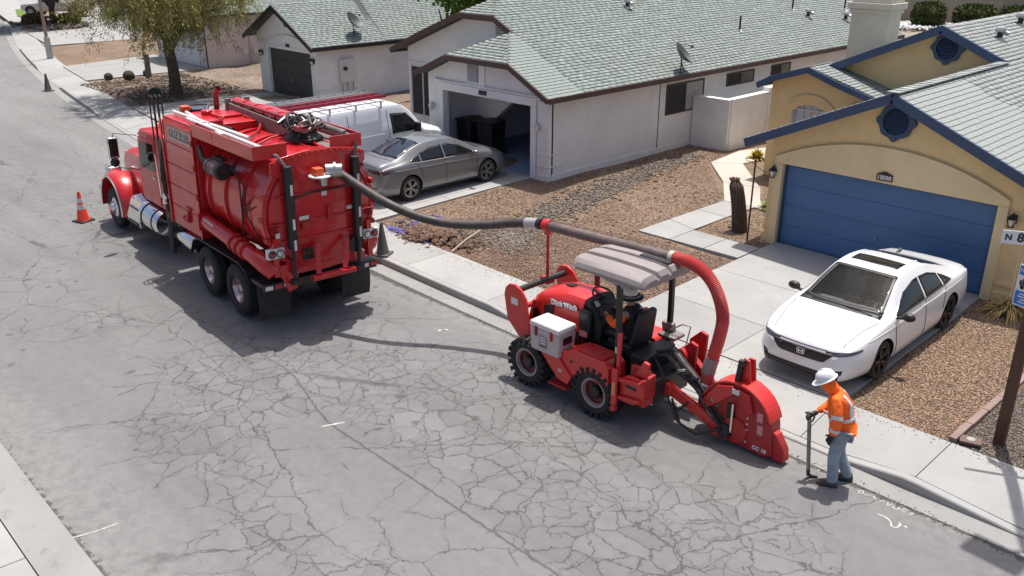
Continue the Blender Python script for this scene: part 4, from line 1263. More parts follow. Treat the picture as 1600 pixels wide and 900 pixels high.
# ------------------------------------------------------------------ pinkish house beyond the mesquite
M_pink = stucco('pinkish_stucco', (0.66, 0.57, 0.54))
H0 = thing('pinkish_house', 'pinkish white house partly hidden by the mesquite crown', 'house')
b = MB(); b.box((-49.6, 22.5, 1.45), (6.2, .2, 2.8)); b.box((-46.55, 26, 1.45), (.2, 7.2, 2.8)); b.box((-47.2, 23.6, 1.3), (.1, .6, 2.5))
obj('wall', b, M_pink, H0, smooth=0)
garage_door(H0, -52.2, -47.4, .2, 2.3, 22.36, M_trimwhite)
for y in (24.6, 25.2):
    b = MB(); b.box((-46.40, y, .9), (.1, .25, .35)); obj('meter', b, M_trimwhite, H0)
b = MB(); b.tube([(-46.42, 24.9, .2), (-46.42, 24.9, 2.8)], .03, 6); obj('pipe', b, M_metal, H0)
r0 = planepoly([(-49.6, 21.9, 4.4), (-46.2, 21.9, 2.9), (-46.2, 34, 2.9), (-49.6, 34, 4.4)]); q = planepoly([(-49.6, 21.9, 4.4), (-49.6, 34, 4.4), (-53.2, 34, 2.9), (-53.2, 21.9, 2.9)]); r0.add(q.v, q.f)
h0r = obj('roof', r0, M_deck, H0, smooth=0)
roof_face(h0r, [(-46.2, 21.9, 2.9), (-46.2, 34, 2.9), (-49.6, 34, 4.4), (-49.6, 21.9, 4.4)], 0, M_shingle)
b = MB(); b.prism([(-52.9, 2.85), (-46.5, 2.85), (-49.6, 4.3)], 1, 22.4, 22.6); obj('gable_wall', b, M_pink, H0)
fascia(H0, [(-53.2, 21.88, 2.9), (-49.6, 21.88, 4.42), (-46.2, 21.88, 2.9)], M_brown)

# wall and clipped shrubs of the next street, seen past the chimney
bw = thing('boundary_wall', 'tan block wall behind the clipped shrubs at top right', 'wall')
M_tan = stucco('tan_block', (0.42, 0.35, 0.27))
b = MB(); b.bar((-36, 76, .95), (-14, 84, .95), .25, 1.9); w_ = obj('wall_panel', b, M_tan, bw)
b = MB(); b.bar((-36, 76, 1.93), (-14, 84, 1.93), .32, .08); obj('coping', b, M_tan, w_)
# ================================================================== CARS
M_tyre = mat('tyre_rubber', (0.022, 0.022, 0.022), 0.85, var=0.2, vscale=6, bump=0.2, bscale=40)
M_blk = mat('black_plastic', (0.012, 0.012, 0.012), 0.45)
M_gap = mat('panel_gap', (0.008, 0.008, 0.008), 0.9)
M_carwhite = mat('white_car_paint', (0.74, 0.74, 0.735), 0.3, coat=0.8, spec=0.5)
M_vanwhite = mat('white_van_paint', (0.70, 0.72, 0.74), 0.35, coat=0.5, dirt=0.10)
M_grey = mat('silver_grey_car_paint', (0.19, 0.196, 0.204), 0.32, 0.35, coat=0.9)
M_cglass = mat('car_glass', (0.012, 0.013, 0.014), 0.05, spec=0.5)
M_wglass = mat('windscreen_glass', (0.035, 0.036, 0.038), 0.09, var=0.6, vscale=3.0, spec=0.45)
M_bglass = mat('rear_glass', (0.012, 0.018, 0.03), 0.05, spec=0.9)
M_chrome = mat('chrome', (0.75, 0.75, 0.75), 0.12, 1.0)
M_alloy = mat('bright_alloy', (0.42, 0.42, 0.42), 0.3, 0.8)
M_dalloy = mat('dark_alloy', (0.055, 0.05, 0.05), 0.35, 0.6)
M_redlens = mat('red_lens', (0.25, 0.01, 0.01), 0.15, coat=0.6)
M_darklens = mat('dark_tail_lens', (0.045, 0.02, 0.02), 0.15, coat=0.6)
M_clear = mat('headlamp_lens', (0.055, 0.06, 0.065), 0.08, spec=0.9)
M_led = mat('lamp_reflector', (0.6, 0.6, 0.62), 0.2, 0.5)

M_tint = bpy.data.materials.new('tinted_windscreen'); M_tint.use_nodes = True
_b = M_tint.node_tree.nodes['Principled BSDF']; _b.inputs['Base Color'].default_value = (.02, .022, .022, 1); _b.inputs['Roughness'].default_value = .04; _b.inputs['Alpha'].default_value = .16; _b.inputs['Specular IOR Level'].default_value = .7
def pchip(xk, yk, x):
    xk = np.array(xk, float); yk = np.array(yk, float)
    h = np.diff(xk); d = np.diff(yk) / h
    m = np.zeros_like(yk)
    m[1:-1] = np.where(d[:-1] * d[1:] > 0, 2 * d[:-1] * d[1:] / (d[:-1] + d[1:] + 1e-12), 0)
    m[0], m[-1] = d[0], d[-1]
    i = np.clip(np.searchsorted(xk, x) - 1, 0, len(h) - 1)
    t = (x - xk[i]) / h[i]
    return yk[i] * (1 + 2 * t) * (1 - t) ** 2 + m[i] * h[i] * t * (1 - t) ** 2 + yk[i + 1] * t * t * (3 - 2 * t) + m[i + 1] * h[i] * t * t * (t - 1)

def cr_chain(pts, sub):
    """Catmull-Rom through 2-D points"""
    P = [np.array(p, float) for p in pts]
    out = []
    for i in range(len(P) - 1):
        p0 = P[i - 1] if i else 2 * P[0] - P[1]
        p3 = P[i + 2] if i + 2 < len(P) else 2 * P[-1] - P[-2]
        p1, p2 = P[i], P[i + 1]
        for k in range(sub):
            t = k / sub
            out.append(0.5 * ((2 * p1) + (-p0 + p2) * t + (2 * p0 - 5 * p1 + 4 * p2 - p3) * t * t + (-p0 + 3 * p1 - 3 * p2 + p3) * t ** 3))
    out.append(P[-1])
    return out

class Car:
    """lofted body from curves along x (forward): keys = list of x, each curve a list of values"""
    def __init__(s, K, nx=90, sub=4):
        xk = [k[0] for k in K]
        cols = list(zip(*K))
        # denser rings near the ends
        t = np.linspace(0, 1, nx)
        lo, hi = xk[0], xk[-1]
        x = lo + (hi - lo) * (t - 0.16 * np.sin(2 * PI * t) / (2 * PI) * 1.0)
        ev = [pchip(xk, c, x) for c in cols[1:]]
        rings = []
        for i in range(nx):
            zt, wt, zb, wb, zm, wm, zs, ws = [e[i] for e in ev]
            half = [(0, zt + .018), (wt * .55, zt + .010), (wt * .90, zt - .012), (wt, zt - .035),
                    (wt + (wb - wt) * .55, zt - .035 + (zb - zt + .035) * .50), (wb, zb), (wm, zm), (wm - .005, (zm + zs) / 2), (ws, zs + .05), (ws - .05, zs)]
            c = cr_chain(half, sub)
            c.append(np.array((0, zs)))
            ring = [Vector((x[i], q[0], q[1])) for q in c] + [Vector((x[i], -q[0], q[1])) for q in c[-2:0:-1]]
            rings.append(ring)
        s.mb = MB(); s.mb.loft(rings)
        V = [Vector(v) for v in s.mb.v]
        s.bvh = BVHTree.FromPolygons(V, s.mb.f)
    def hit(s, o, d):
        return s.bvh.ray_cast(Vector(o), Vector(d).normalized())
    def proj(s, p, d):
        """p 3-D point outside, direction d"""
        h = s.hit(p, d)
        return (h[0], h[1]) if h[0] is not None else (None, None)
    def patch(s, name, A, B, d, m, parent, off=0.004, k=6, sub=6, far=4.0):
        """surface piece between polylines A and B (3-D points, same count), projected along d on the body"""
        d = Vector(d).normalized()
        def dens(L):
            L = [Vector(p) for p in L]; o = []
            for i in range(len(L) - 1):
                for j in range(sub): o.append(L[i].lerp(L[i + 1], j / sub))
            o.append(L[-1]); return o
        A, B = dens(A), dens(B)
        V = []; ok = []
        for t in range(k + 1):
            for a, c in zip(A, B):
                p = a.lerp(c, t / k) - d * far
                h, n = s.proj(p, d)
                if h is None:
                    V.append(p + d * far); ok.append(False)
                else:
                    if n.dot(d) > 0: n = -n
                    V.append(h + n * off); ok.append(True)
        n = len(A); F = []
        for i in range(k):
            for j in range(n - 1):
                q = (i * n + j, i * n + j + 1, (i + 1) * n + j + 1, (i + 1) * n + j)
                if all(ok[e] for e in q): F.append(q)
        if not F: return None
        # rim turned in so the piece has an edge
        b = MB(); b.add(V, F)
        o = obj(name, b, m, parent, smooth=50)
        sd_ = o.modifiers.new('solid', 'SOLIDIFY'); sd_.thickness = 0.006; sd_.offset = -1
        return o
    def line(s, name, pts, d, m, parent, w=0.006, off=0.003, sub=6):
        d = Vector(d).normalized(); L = [Vector(p) for p in pts]; P_ = []
        for i in range(len(L) - 1):
            for j in range(sub): P_.append(L[i].lerp(L[i + 1], j / sub))
        P_.append(L[-1]); R = []
        for p in P_:
            h, n = s.proj(p - d * 4, d)
            if h is not None: R.append(h - d * off)
        if len(R) < 2: return None
        b = MB(); b.tube(R, w, 5)
        return obj(name, b, m, parent, smooth=40)

def arch_cut(o, boxes):
    """cut wheel houses out of a body: list of (centre, radius, y-range)"""
    b = MB()
    for (x, z, r, y0, y1) in boxes:
        b.cyl((x, y0, z), (x, y1, z), r, n=36)
    me = b.mesh('cutter')
    c = bpy.data.objects.new('cutter', me); COL.objects.link(c)
    c.parent = o.parent
    bm_ = o.modifiers.new('cut', 'BOOLEAN'); bm_.operation = 'DIFFERENCE'; bm_.object = c; bm_.solver = 'EXACT'
    if len(o.data.materials) < 2: o.data.materials.append(M_blk)
    c.data.materials.append(M_blk)
    bm_.material_mode = 'TRANSFER'
    bpy.context.view_layer.update()
    dg = bpy.context.evaluated_depsgraph_get()
    me2 = bpy.data.meshes.new_from_object(o.evaluated_get(dg))
    o.modifiers.clear()
    o.data = me2
    bpy.data.objects.remove(c)
    me2.polygons.foreach_set('use_smooth', [True] * len(me2.polygons))
    me2.set_sharp_from_angle(angle=math.radians(38))

def wheel(parent, loc, r, w, side, rim_m, spokes=5, rim_r=0.68, style='split', tyre_m=None, rimcol2=None):
    """side +1: outer face towards +y"""
    e = node('wheel', parent, loc)
    t = MB()
    h = w / 2
    R1 = r * rim_r
    t.lathe([(R1, -h * .9), (r * .90, -h), (r * .97, -h * .86), (r, -h * .6), (r, h * .6), (r * .97, h * .86), (r * .90, h), (R1, h * .9), (R1 * .97, h * .6), (R1 * .97, -h * .6), (R1, -h * .9)], axis=(0, 1, 0), n=36)
    obj('tyre', t, tyre_m or M_tyre, e, smooth=35)
    b = MB()
    b.lathe([(R1 * .985, -h * .6), (R1 * .985, h * .80), (R1 * .90, h * .82), (R1 * .88, h * .55), (R1 * .88, -h * .5)], axis=(0, 1, 0), n=36)
    s_ = side
    for k in range(spokes):
        a = 2 * PI * k / spokes
        for da in ((-.16, .16) if style == 'split' else (0,)):
            c, s2 = math.cos(a + da), math.sin(a + da)
            c0, s0 = math.cos(a + da * .4), math.sin(a + da * .4)
            b.bar((R1 * .16 * c0, h * .62, R1 * .16 * s0), (R1 * .91 * c, h * .74, R1 * .91 * s2), .028 if style == 'split' else .05, .05 * (r / .33), up=(0, 1, 0))
    b.lathe([(.001, h * .72), (R1 * .17, h * .70), (R1 * .2, h * .6), (R1 * .2, h * .2)], axis=(0, 1, 0), n=18)
    rim = obj('rim', b, rim_m, e, smooth=35)
    d = MB(); d.lathe([(.001, h * .25), (R1 * .86, h * .25)], axis=(0, 1, 0), n=24)
    d.lathe([(.001, h * .30), (R1 * .55, h * .30)], axis=(0, 1, 0), n=24)
    obj('brake_disc', d, M_blk, e, smooth=0)
    if s_ < 0:
        e.rotation_euler = (0, 0, PI)
    return e

def sedan(name, label, loc, rot, sc, paint, K, spec):
    o = thing(name, label, 'car', loc, rot)
    o.scale = (sc, sc, sc)
    car = Car(K)
    body = obj('body', car.mb, paint, o, smooth=40)
    wb, tr, r = spec['wb'], spec['track'], spec['r']
    arch_cut(body, [(wb / 2, r + .01, r * 1.13, .52, 1.2), (wb / 2, r + .01, r * 1.13, -1.2, -.52), (-wb / 2, r + .01, r * 1.13, .52, 1.2), (-wb / 2, r + .01, r * 1.13, -1.2, -.52)])
    for x in (wb / 2, -wb / 2):
        for s_ in (1, -1):
            wheel(o, (x, s_ * tr / 2, r), r, .22, s_, spec['rim'], spec['spokes'], spec.get('rim_r', .70))
    return o, car

# ---------- white sedan in the drive of the yellow house (faces the street)
#      x     ztop   wtop   zbelt wbelt  zmid  wmid   zsill wsill
K = [(-2.50, .84, .60, .74, .64, .52, .66, .34, .58),
     (-2.44, .955, .70, .86, .76, .60, .79, .26, .72),
     (-2.25, 1.005, .70, .90, .83, .60, .88, .22, .82),
     (-1.75, 1.095, .66, .93, .87, .62, .925, .19, .87),
     (-1.20, 1.255, .60, .94, .875, .62, .93, .18, .88),
     (-0.60, 1.41, .57, .94, .875, .60, .93, .18, .885),
     (-0.05, 1.455, .575, .93, .875, .60, .93, .18, .885),
     (0.30, 1.43, .585, .92, .875, .60, .93, .18, .885),
     (0.70, 1.27, .64, .91, .875, .60, .93, .18, .885),
     (1.12, 1.045, .715, .90, .875, .60, .93, .18, .88),
     (1.32, .985, .73, .885, .865, .60, .93, .18, .875),
     (1.75, .93, .715, .835, .85, .58, .915, .19, .86),
     (2.10, .85, .66, .76, .81, .54, .87, .20, .81),
     (2.32, .77, .60, .69, .72, .50, .78, .21, .74),
     (2.42, .70, .53, .62, .62, .47, .67, .22, .66),
     (2.47, .62, .46, .56, .53, .45, .57, .25, .57)]
A, carA = sedan('white_sedan', 'white four-door sedan with sunroof and black wheels parked on the drive', (-6.20, 15.20, 0.165), -PI / 2 + .012, 1.02, M_carwhite, K,
                dict(wb=2.83, track=1.60, r=.335, rim=M_dalloy, spokes=5, rim_r=.74))
DN, LF, RT_, FR, BK = (0, 0, -1), (0, -1, 0), (0, 1, 0), (-1, 0, 0), (1, 0, 0)
carA.patch('windscreen', [(1.17, -.70, 2), (1.235, -.35, 2), (1.25, 0, 2), (1.235, .35, 2), (1.17, .70, 2)], [(.34, -.545, 2), (.37, -.28, 2), (.375, 0, 2), (.37, .28, 2), (.34, .545, 2)], DN, M_tint, A, off=.006, k=12)
# cut the windscreen opening, then build what shows through it
def wedge(x): return .70 + (.545 - .70) * (1.17 - x) / (1.17 - .34)
def inside_ws(v):
    if v.z < .9: return False
    y = abs(v.y); xb = 1.25 - .08 * (y / .70) ** 2; xt = .375 - .035 * (y / .545) ** 2
    return xt + .012 < v.x < xb - .012 and y < wedge(v.x) - .012
import bmesh
bodyA = [c for c in A.children if c.name.startswith('body')][0]
bm_ = bmesh.new(); bm_.from_mesh(bodyA.data)
bmesh.ops.delete(bm_, geom=[f for f in bm_.faces if f.normal.z > .2 and all(inside_ws(v.co) for v in f.verts)], context='FACES')
bm_.to_mesh(bodyA.data); bm_.free()
def ws_row(x_in, y_k):  # helper rows of the black border
    return [(x, y, 2) for x, y in zip(x_in, y_k)]
for s_ in (1, -1):
    carA.patch('screen_border', [(1.17, s_ * .70, 2), (.75, s_ * wedge(.75), 2), (.34, s_ * .545, 2)], [(1.17, s_ * .625, 2), (.75, s_ * (wedge(.75) - .07), 2), (.34, s_ * .475, 2)], DN, M_blk, A, off=.003, k=3)
carA.patch('screen_border', [(1.17, -.70, 2), (1.235, -.35, 2), (1.25, 0, 2), (1.235, .35, 2), (1.17, .70, 2)], [(1.10, -.70, 2), (1.165, -.35, 2), (1.18, 0, 2), (1.165, .35, 2), (1.10, .70, 2)], DN, M_blk, A, off=.0035, k=3)
carA.patch('screen_border', [(.41, -.56, 2), (.435, -.28, 2), (.44, 0, 2), (.435, .28, 2), (.41, .56, 2)], [(.34, -.545, 2), (.37, -.28, 2), (.375, 0, 2), (.37, .28, 2), (.34, .545, 2)], DN, M_blk, A, off=.0035, k=3)
M_cabin = mat('dark_cabin_trim', (.06, .06, .06), .8)
M_seatg = mat('grey_seat_cloth', (.34, .335, .33), .85, var=.15, vscale=8)
b = MB(); b.box((.1, 0, .50), (1.9, 1.5, .04)); b.box((-.75, 0, .85), (.06, 1.4, .7)); b.box((.35, .80, .70), (1.3, .03, .42)); b.box((.35, -.80, .70), (1.3, .03, .42)); b.box((.30, 0, .66), (.9, .24, .30)); obj('cabin_liner', b, M_cabin, A)
b = MB(); b.prism([(1.22, .60), (1.22, .93), (1.02, .965), (.78, .93), (.72, .80), (.74, .60)], 1, -.70, .70); obj('dashboard', b, mat('dash_top', (.15, .148, .145), .75), A, bevel=.02)
b = MB(); b.box((.80, .02, .97), (.03, .30, .14)); obj('centre_screen', b, M_cglass, A, bevel=.01)
for s_ in (1, -1):
    b = MB(); b.box((.15, s_ * .37, .66), (.52, .50, .16)); b.box((-.16, s_ * .37, .95), (.16, .48, .60), Matrix.Rotation(-.32, 3, 'Y'), top=.85); b.box((-.28, s_ * .37, 1.26), (.10, .26, .18), Matrix.Rotation(-.2, 3, 'Y')); obj('front_seat', b, M_seatg, A, bevel=.05)
b = MB(); b.tube([(.62 - .08 * math.sin(2 * PI * k / 24), .37 + .18 * math.cos(2 * PI * k / 24), .95 + .155 * math.sin(2 * PI * k / 24)) for k in range(25)], .016, 6, caps=False); b.bar((.62, .20, .95), (.62, .54, .95), .05, .03); b.cyl((.62, .37, .95), (.80, .37, .86), .03, n=8); obj('steering_wheel', b, M_blk, A)
b = MB(); b.box((.40, 0, 1.30), (.03, .22, .06)); obj('rear_view_mirror', b, M_cabin, A)
carA.patch('cowl', [(1.29, -.72, 2), (1.345, -.35, 2), (1.355, 0, 2), (1.345, .35, 2), (1.29, .72, 2)], [(1.172, -.71, 2), (1.238, -.35, 2), (1.253, 0, 2), (1.238, .35, 2), (1.172, .71, 2)], DN, M_blk, A, k=3)
sr = carA.patch('sunroof', [(.10, -.42, 2), (.13, 0, 2), (.10, .42, 2)], [(-.26, -.42, 2), (-.25, 0, 2), (-.26, .42, 2)], DN, M_cglass, A, k=6)
carA.patch('rear_window', [(-.72, -.50, 2), (-.69, 0, 2), (-.72, .50, 2)], [(-1.62, -.58, 2), (-1.68, 0, 2), (-1.62, .58, 2)], DN, M_cglass, A, k=8)
for s_, d in ((1, LF), (-1, RT_)):
    y = s_ * 2
    carA.patch('side_window', [(.92, y, .965), (.45, y, 1.215), (.02, y, 1.30), (-.18, y, 1.305)], [(.92, y, .945), (.45, y, .955), (.02, y, .965), (-.18, y, .968)], d, M_cglass, A, k=6)
    carA.patch('side_window', [(-.235, y, 1.304), (-.62, y, 1.27), (-.98, y, 1.175)], [(-.235, y, .969), (-.62, y, .978), (-.98, y, .985)], d, M_cglass, A, k=6)
    carA.patch('quarter_window', [(-1.03, y, 1.16), (-1.22, y, 1.085), (-1.36, y, 1.02)], [(-1.03, y, .987), (-1.22, y, .99), (-1.36, y, 1.0)], d, M_cglass, A, k=5)
    carA.line('window_trim', [(.98, y, .938), (.45, y, .942), (-.2, y, .955), (-1.0, y, .972), (-1.40, y, .995)], d, M_blk, A, .011)
    for xs_ in (((1.02, .90), (1.0, .60), (.93, .30)), ((-.20, .95), (-.20, .6), (-.23, .28)), ((-1.10, .95), (-1.02, .72), (-.98, .55))):
        carA.line('door_seam', [(x, y, z) for x, z in xs_], d, M_gap, A, .005)
    carA.line('sill', [(.95, y, .225), (0, y, .215), (-.95, y, .225)], d, M_blk, A, .035, off=-.012)
    carA.line('shoulder_crease', [(1.9, y, .80), (1.0, y, .835), (-.5, y, .85), (-2.1, y, .86)], d, M_carwhite, A, .008, off=-.002)
    for x in (-.05, -.92):
        carA.patch('door_handle', [(x, y, .875), (x - .19, y, .877)], [(x, y, .845), (x - .19, y, .848)], d, M_carwhite, A, off=.022, k=2)
    mbm = MB(); mbm.sphere((.90, s_ * 1.03, .985), (.075, .115, .075), 12, 8); mbm.bar((.93, s_ * .86, .94), (.92, s_ * .98, .96), .06, .03)
    obj('mirror', mbm, M_blk, A)
    # lamps
    carA.patch('headlight', [(2.27, s_ * .78, 3), (2.0, s_ * .80, 3)] if False else [(3, s_ * .40, .695), (3, s_ * .60, .705), (3, s_ * .76, .722), (3, s_ * .835, .735)], [(3, s_ * .40, .635), (3, s_ * .60, .64), (3, s_ * .76, .668), (3, s_ * .835, .70)], FR, M_clear, A, k=5)
    carA.line('lamp_strip', [(3, s_ * .42, .69), (3, s_ * .6, .70), (3, s_ * .75, .718)], FR, M_led, A, .008, off=.006)
    carA.patch('bumper_duct', [(3, s_ * .60, .40), (3, s_ * .70, .42)], [(3, s_ * .56, .33), (3, s_ * .68, .33)], FR, M_blk, A, k=3)
    carA.patch('tail_light', [(-3, s_ * .25, .86), (-3, s_ * .60, .87), (-3, s_ * .76, .86)], [(-3, s_ * .25, .78), (-3, s_ * .60, .76), (-3, s_ * .76, .76)], BK, M_redlens, A, k=4)
carA.patch('grille', [(3, -.54, .66), (3, -.40, .655), (3, 0, .65), (3, .40, .655), (3, .54, .66)], [(3, -.40, .50), (3, -.34, .485), (3, 0, .475), (3, .34, .485), (3, .40, .50)], FR, M_blk, A, k=6)
carA.patch('lower_lip', [(3, -.66, .335), (3, -.4, .315), (3, 0, .31), (3, .4, .315), (3, .66, .335)], [(3, -.64, .235), (3, -.4, .225), (3, 0, .225), (3, .4, .225), (3, .64, .235)], FR, M_blk, A, off=.012, k=4)
carA.line('bonnet_edge', [(3, -.58, .70), (3, -.3, .692), (3, 0, .688), (3, .3, .692), (3, .58, .70)], FR, M_gap, A, .005)
for s_ in (1, -1): carA.line('bonnet_seam', [(2.28, s_ * .60, 2), (1.9, s_ * .66, 2), (1.36, s_ * .74, 2)], DN, M_gap, A, .004)
# front emblem: an H with splayed uprights in a rounded frame
h, n = carA.proj((6, 0, .575), FR)
em = MB(); X_ = h.x + .016
for s_ in (1, -1):
    em.bar((X_, s_ * .030, .545), (X_, s_ * .042, .610), .016, .014, up=(1, 0, 0))
    em.bar((X_, s_ * .058, .535), (X_, s_ * .068, .618), .007, .010, up=(1, 0, 0))
em.bar((X_, -.036, .577), (X_, .036, .577), .015, .014, up=(1, 0, 0)); em.bar((X_, -.066, .62), (X_, .066, .62), .007, .01, up=(1, 0, 0)); em.bar((X_, -.058, .533), (X_, .058, .533), .007, .01, up=(1, 0, 0))
obj('emblem', em, M_chrome, A, smooth=0)
b = MB(); b.prism([(-1.05, 1.36), (-.86, 1.375), (-1.05, 1.43)], 1, -.02, .02)
fin = obj('aerial_fin', b, M_blk, A); fin.location = (.02, 0, .035)
b = MB(); b.tube([(1.29, .58, 1.0), (1.27, .1, 1.035)], .008, 5); b.tube([(1.30, -.05, 1.0), (1.26, -.50, 1.02)], .008, 5); obj('wiper', b, M_blk, A)
# wheel, seats and dash seen through the glass are suggested by pale shapes just under it
# ---------- silver-grey sedan in the drive of the open garage (faces the garage)
K2 = [(-2.32, .80, .56, .70, .60, .50, .62, .36, .54),
      (-2.26, 1.00, .66, .84, .73, .58, .75, .28, .68),
      (-2.08, 1.075, .68, .90, .80, .60, .84, .22, .78),
      (-1.70, 1.12, .65, .93, .83, .62, .88, .20, .83),
      (-1.20, 1.30, .58, .94, .84, .62, .885, .19, .845),
      (-0.65, 1.43, .555, .94, .84, .60, .885, .19, .845),
      (-0.10, 1.455, .56, .93, .84, .60, .885, .19, .845),
      (0.25, 1.42, .575, .92, .84, .60, .885, .19, .845),
      (0.70, 1.24, .63, .91, .84, .60, .885, .19, .84),
      (1.12, 1.04, .70, .90, .84, .60, .885, .19, .84),
      (1.35, .98, .70, .87, .825, .58, .88, .19, .83),
      (1.75, .90, .66, .80, .80, .56, .86, .20, .80),
      (2.02, .81, .60, .72, .74, .52, .80, .21, .74),
      (2.20, .72, .52, .63, .62, .48, .68, .22, .64),
      (2.29, .62, .42, .56, .48, .45, .52, .25, .50)]
B_, carB = sedan('grey_sedan', 'silver grey sedan with bright ten-spoke wheels at the open garage', (-19.90, 16.05, 0.20), PI / 2 - .02, 1.04, M_grey, K2,
                 dict(wb=2.70, track=1.53, r=.33, rim=M_alloy, spokes=5, rim_r=.74))
carB.patch('windscreen', [(1.15, -.66, 2), (1.21, 0, 2), (1.15, .66, 2)], [(.30, -.52, 2), (.33, 0, 2), (.30, .52, 2)], DN, M_wglass, B_, k=10)
carB.patch('rear_window', [(-.80, -.50, 2), (-.77, 0, 2), (-.80, .50, 2)], [(-1.62, -.62, 2), (-1.70, 0, 2), (-1.62, .62, 2)], DN, M_bglass, B_, k=8)
for s_, d in ((1, LF), (-1, RT_)):
    y = s_ * 2
    carB.patch('side_window', [(.90, y, .965), (.45, y, 1.20), (.02, y, 1.30), (-.12, y, 1.305)], [(.90, y, .95), (.45, y, .96), (.02, y, .967), (-.12, y, .97)], d, M_cglass, B_, k=6)
    carB.patch('side_window', [(-.175, y, 1.305), (-.60, y, 1.29), (-.92, y, 1.20)], [(-.175, y, .972), (-.60, y, .98), (-.92, y, .987)], d, M_cglass, B_, k=6)
    carB.patch('quarter_window', [(-.97, y, 1.18), (-1.15, y, 1.11), (-1.30, y, 1.03)], [(-.97, y, .99), (-1.15, y, .995), (-1.30, y, 1.005)], d, M_cglass, B_, k=5)
    carB.line('window_trim', [(.95, y, .942), (.45, y, .948), (-.2, y, .958), (-1.0, y, .978), (-1.34, y, 1.0)], d, M_chrome, B_, .008)
    for xs_ in (((.98, .90), (.97, .60), (.90, .32)), ((-.145, .95), (-.145, .6), (-.17, .30)), ((-1.08, .95), (-.98, .72), (-.93, .55))):
        carB.line('door_seam', [(x, y, z) for x, z in xs_], d, M_gap, B_, .005)
    carB.line('sill', [(.95, y, .25), (0, y, .24), (-.95, y, .25)], d, M_gap, B_, .02, off=-.006)
    carB.line('shoulder_crease', [(1.6, y, .77), (.8, y, .80), (-.5, y, .84), (-2.0, y, .86)], d, M_grey, B_, .010, off=-.002)
    for x in (-.02, -.86):
        carB.patch('door_handle', [(x, y, .865), (x - .19, y, .87)], [(x, y, .835), (x - .19, y, .84)], d, M_grey, B_, off=.022, k=2)
    mbm = MB(); mbm.sphere((.80, s_ * .98, .985), (.075, .11, .07), 12, 8); mbm.bar((.82, s_ * .80, .94), (.81, s_ * .92, .96), .06, .03); obj('mirror', mbm, M_grey, B_)
    carB.patch('tail_light', [(-3, s_ * .30, .93), (-3, s_ * .58, .945), (-3, s_ * .73, .93)], [(-3, s_ * .30, .85), (-3, s_ * .58, .80), (-3, s_ * .73, .79)], BK, M_darklens, B_, k=4)
    carB.patch('tail_light', [(-2.20, y, .935), (-2.0, y, .925), (-1.84, y, .90)], [(-2.20, y, .80), (-2.0, y, .82), (-1.84, y, .875)], d, M_darklens, B_, k=3)
    carB.patch('reflector', [(-3, s_ * .50, .46), (-3, s_ * .66, .47)], [(-3, s_ * .50, .42), (-3, s_ * .66, .43)], BK, M_redlens, B_, k=2)
    carB.patch('headlight', [(3, s_ * .36, .66), (3, s_ * .56, .70), (3, s_ * .70, .745)], [(3, s_ * .36, .61), (3, s_ * .56, .615), (3, s_ * .70, .67)], FR, M_clear, B_, k=4)
carB.patch('number_plate', [(-4, -.155, .80), (-4, .155, .80)], [(-4, -.155, .66), (-4, .155, .66)], BK, mat('plate_white', (.5, .5, .5), .5), B_, off=.012, k=2)
carB.patch('plate_recess', [(-4, -.30, .84), (-4, .30, .84)], [(-4, -.24, .62), (-4, .24, .62)], BK, mat('dark_grey_plastic', (.06, .06, .06), .5), B_, off=.005, k=3)
carB.patch('lower_bumper', [(-4, -.5, .42), (-4, .5, .42)], [(-4, -.45, .33), (-4, .45, .33)], BK, M_blk, B_, k=3)
carB.line('boot_seam', [(-4, -.60, .99), (-4, 0, 1.01), (-4, .60, .99)], BK, M_gap, B_, .005)
carB.line('boot_seam', [(-1.78, -.62, 2), (-1.86, 0, 2), (-1.78, .62, 2)], DN, M_gap, B_, .004)
b = MB(); b.prism([(-1.0, 1.39), (-.84, 1.40), (-1.02, 1.45)], 1, -.02, .02); fin = obj('aerial_fin', b, M_grey, B_); fin.location = (0, 0, .02)

# ---------- white cargo van
K3 = [(-2.82, 1.95, .70, 1.30, .90, .75, .92, .50, .84),
      (-2.78, 2.05, .78, 1.35, .95, .75, .97, .45, .88),
      (-2.3, 2.09, .80, 1.35, .96, .75, .985, .40, .90),
      (0.4, 2.10, .80, 1.35, .965, .75, .99, .38, .91),
      (1.02, 2.07, .79, 1.33, .965, .75, .99, .38, .91),
      (1.34, 1.90, .78, 1.30, .96, .75, .99, .38, .91),
      (1.70, 1.52, .80, 1.27, .955, .75, .985, .38, .90),
      (1.86, 1.34, .82, 1.20, .95, .74, .98, .38, .90),
      (2.30, 1.25, .80, 1.12, .93, .72, .965, .38, .89),
      (2.58, 1.17, .76, 1.03, .90, .70, .94, .38, .87),
      (2.72, 1.05, .72, .92, .84, .66, .88, .40, .82),
      (2.78, .94, .66, .84, .76, .62, .80, .42, .76)]
VN = thing('cargo_van', 'white cargo van with a ladder on its roof rack', 'van', (-22.35, 15.15, .18), PI / 2)
VN.scale = (1.04, 1.04, 1.04)
van = Car(K3)
body = obj('body', van.mb, M_vanwhite, VN, smooth=40)
rv = .37
arch_cut(body, [(1.72, rv, .45, .55, 1.2), (1.72, rv, .45, -1.2, -.55), (-1.70, rv, .45, .55, 1.2), (-1.70, rv, .45, -1.2, -.55)])
for x in (1.72, -1.70):
    for s_ in (1, -1): wheel(VN, (x, s_ * .86, rv), rv, .24, s_, M_alloy, 8, .62, style='single')
van.patch('windscreen', [(1.80, -.78, 3), (1.86, 0, 3), (1.80, .78, 3)], [(1.14, -.70, 3), (1.18, 0, 3), (1.14, .70, 3)], DN, M_cglass, VN, k=8)
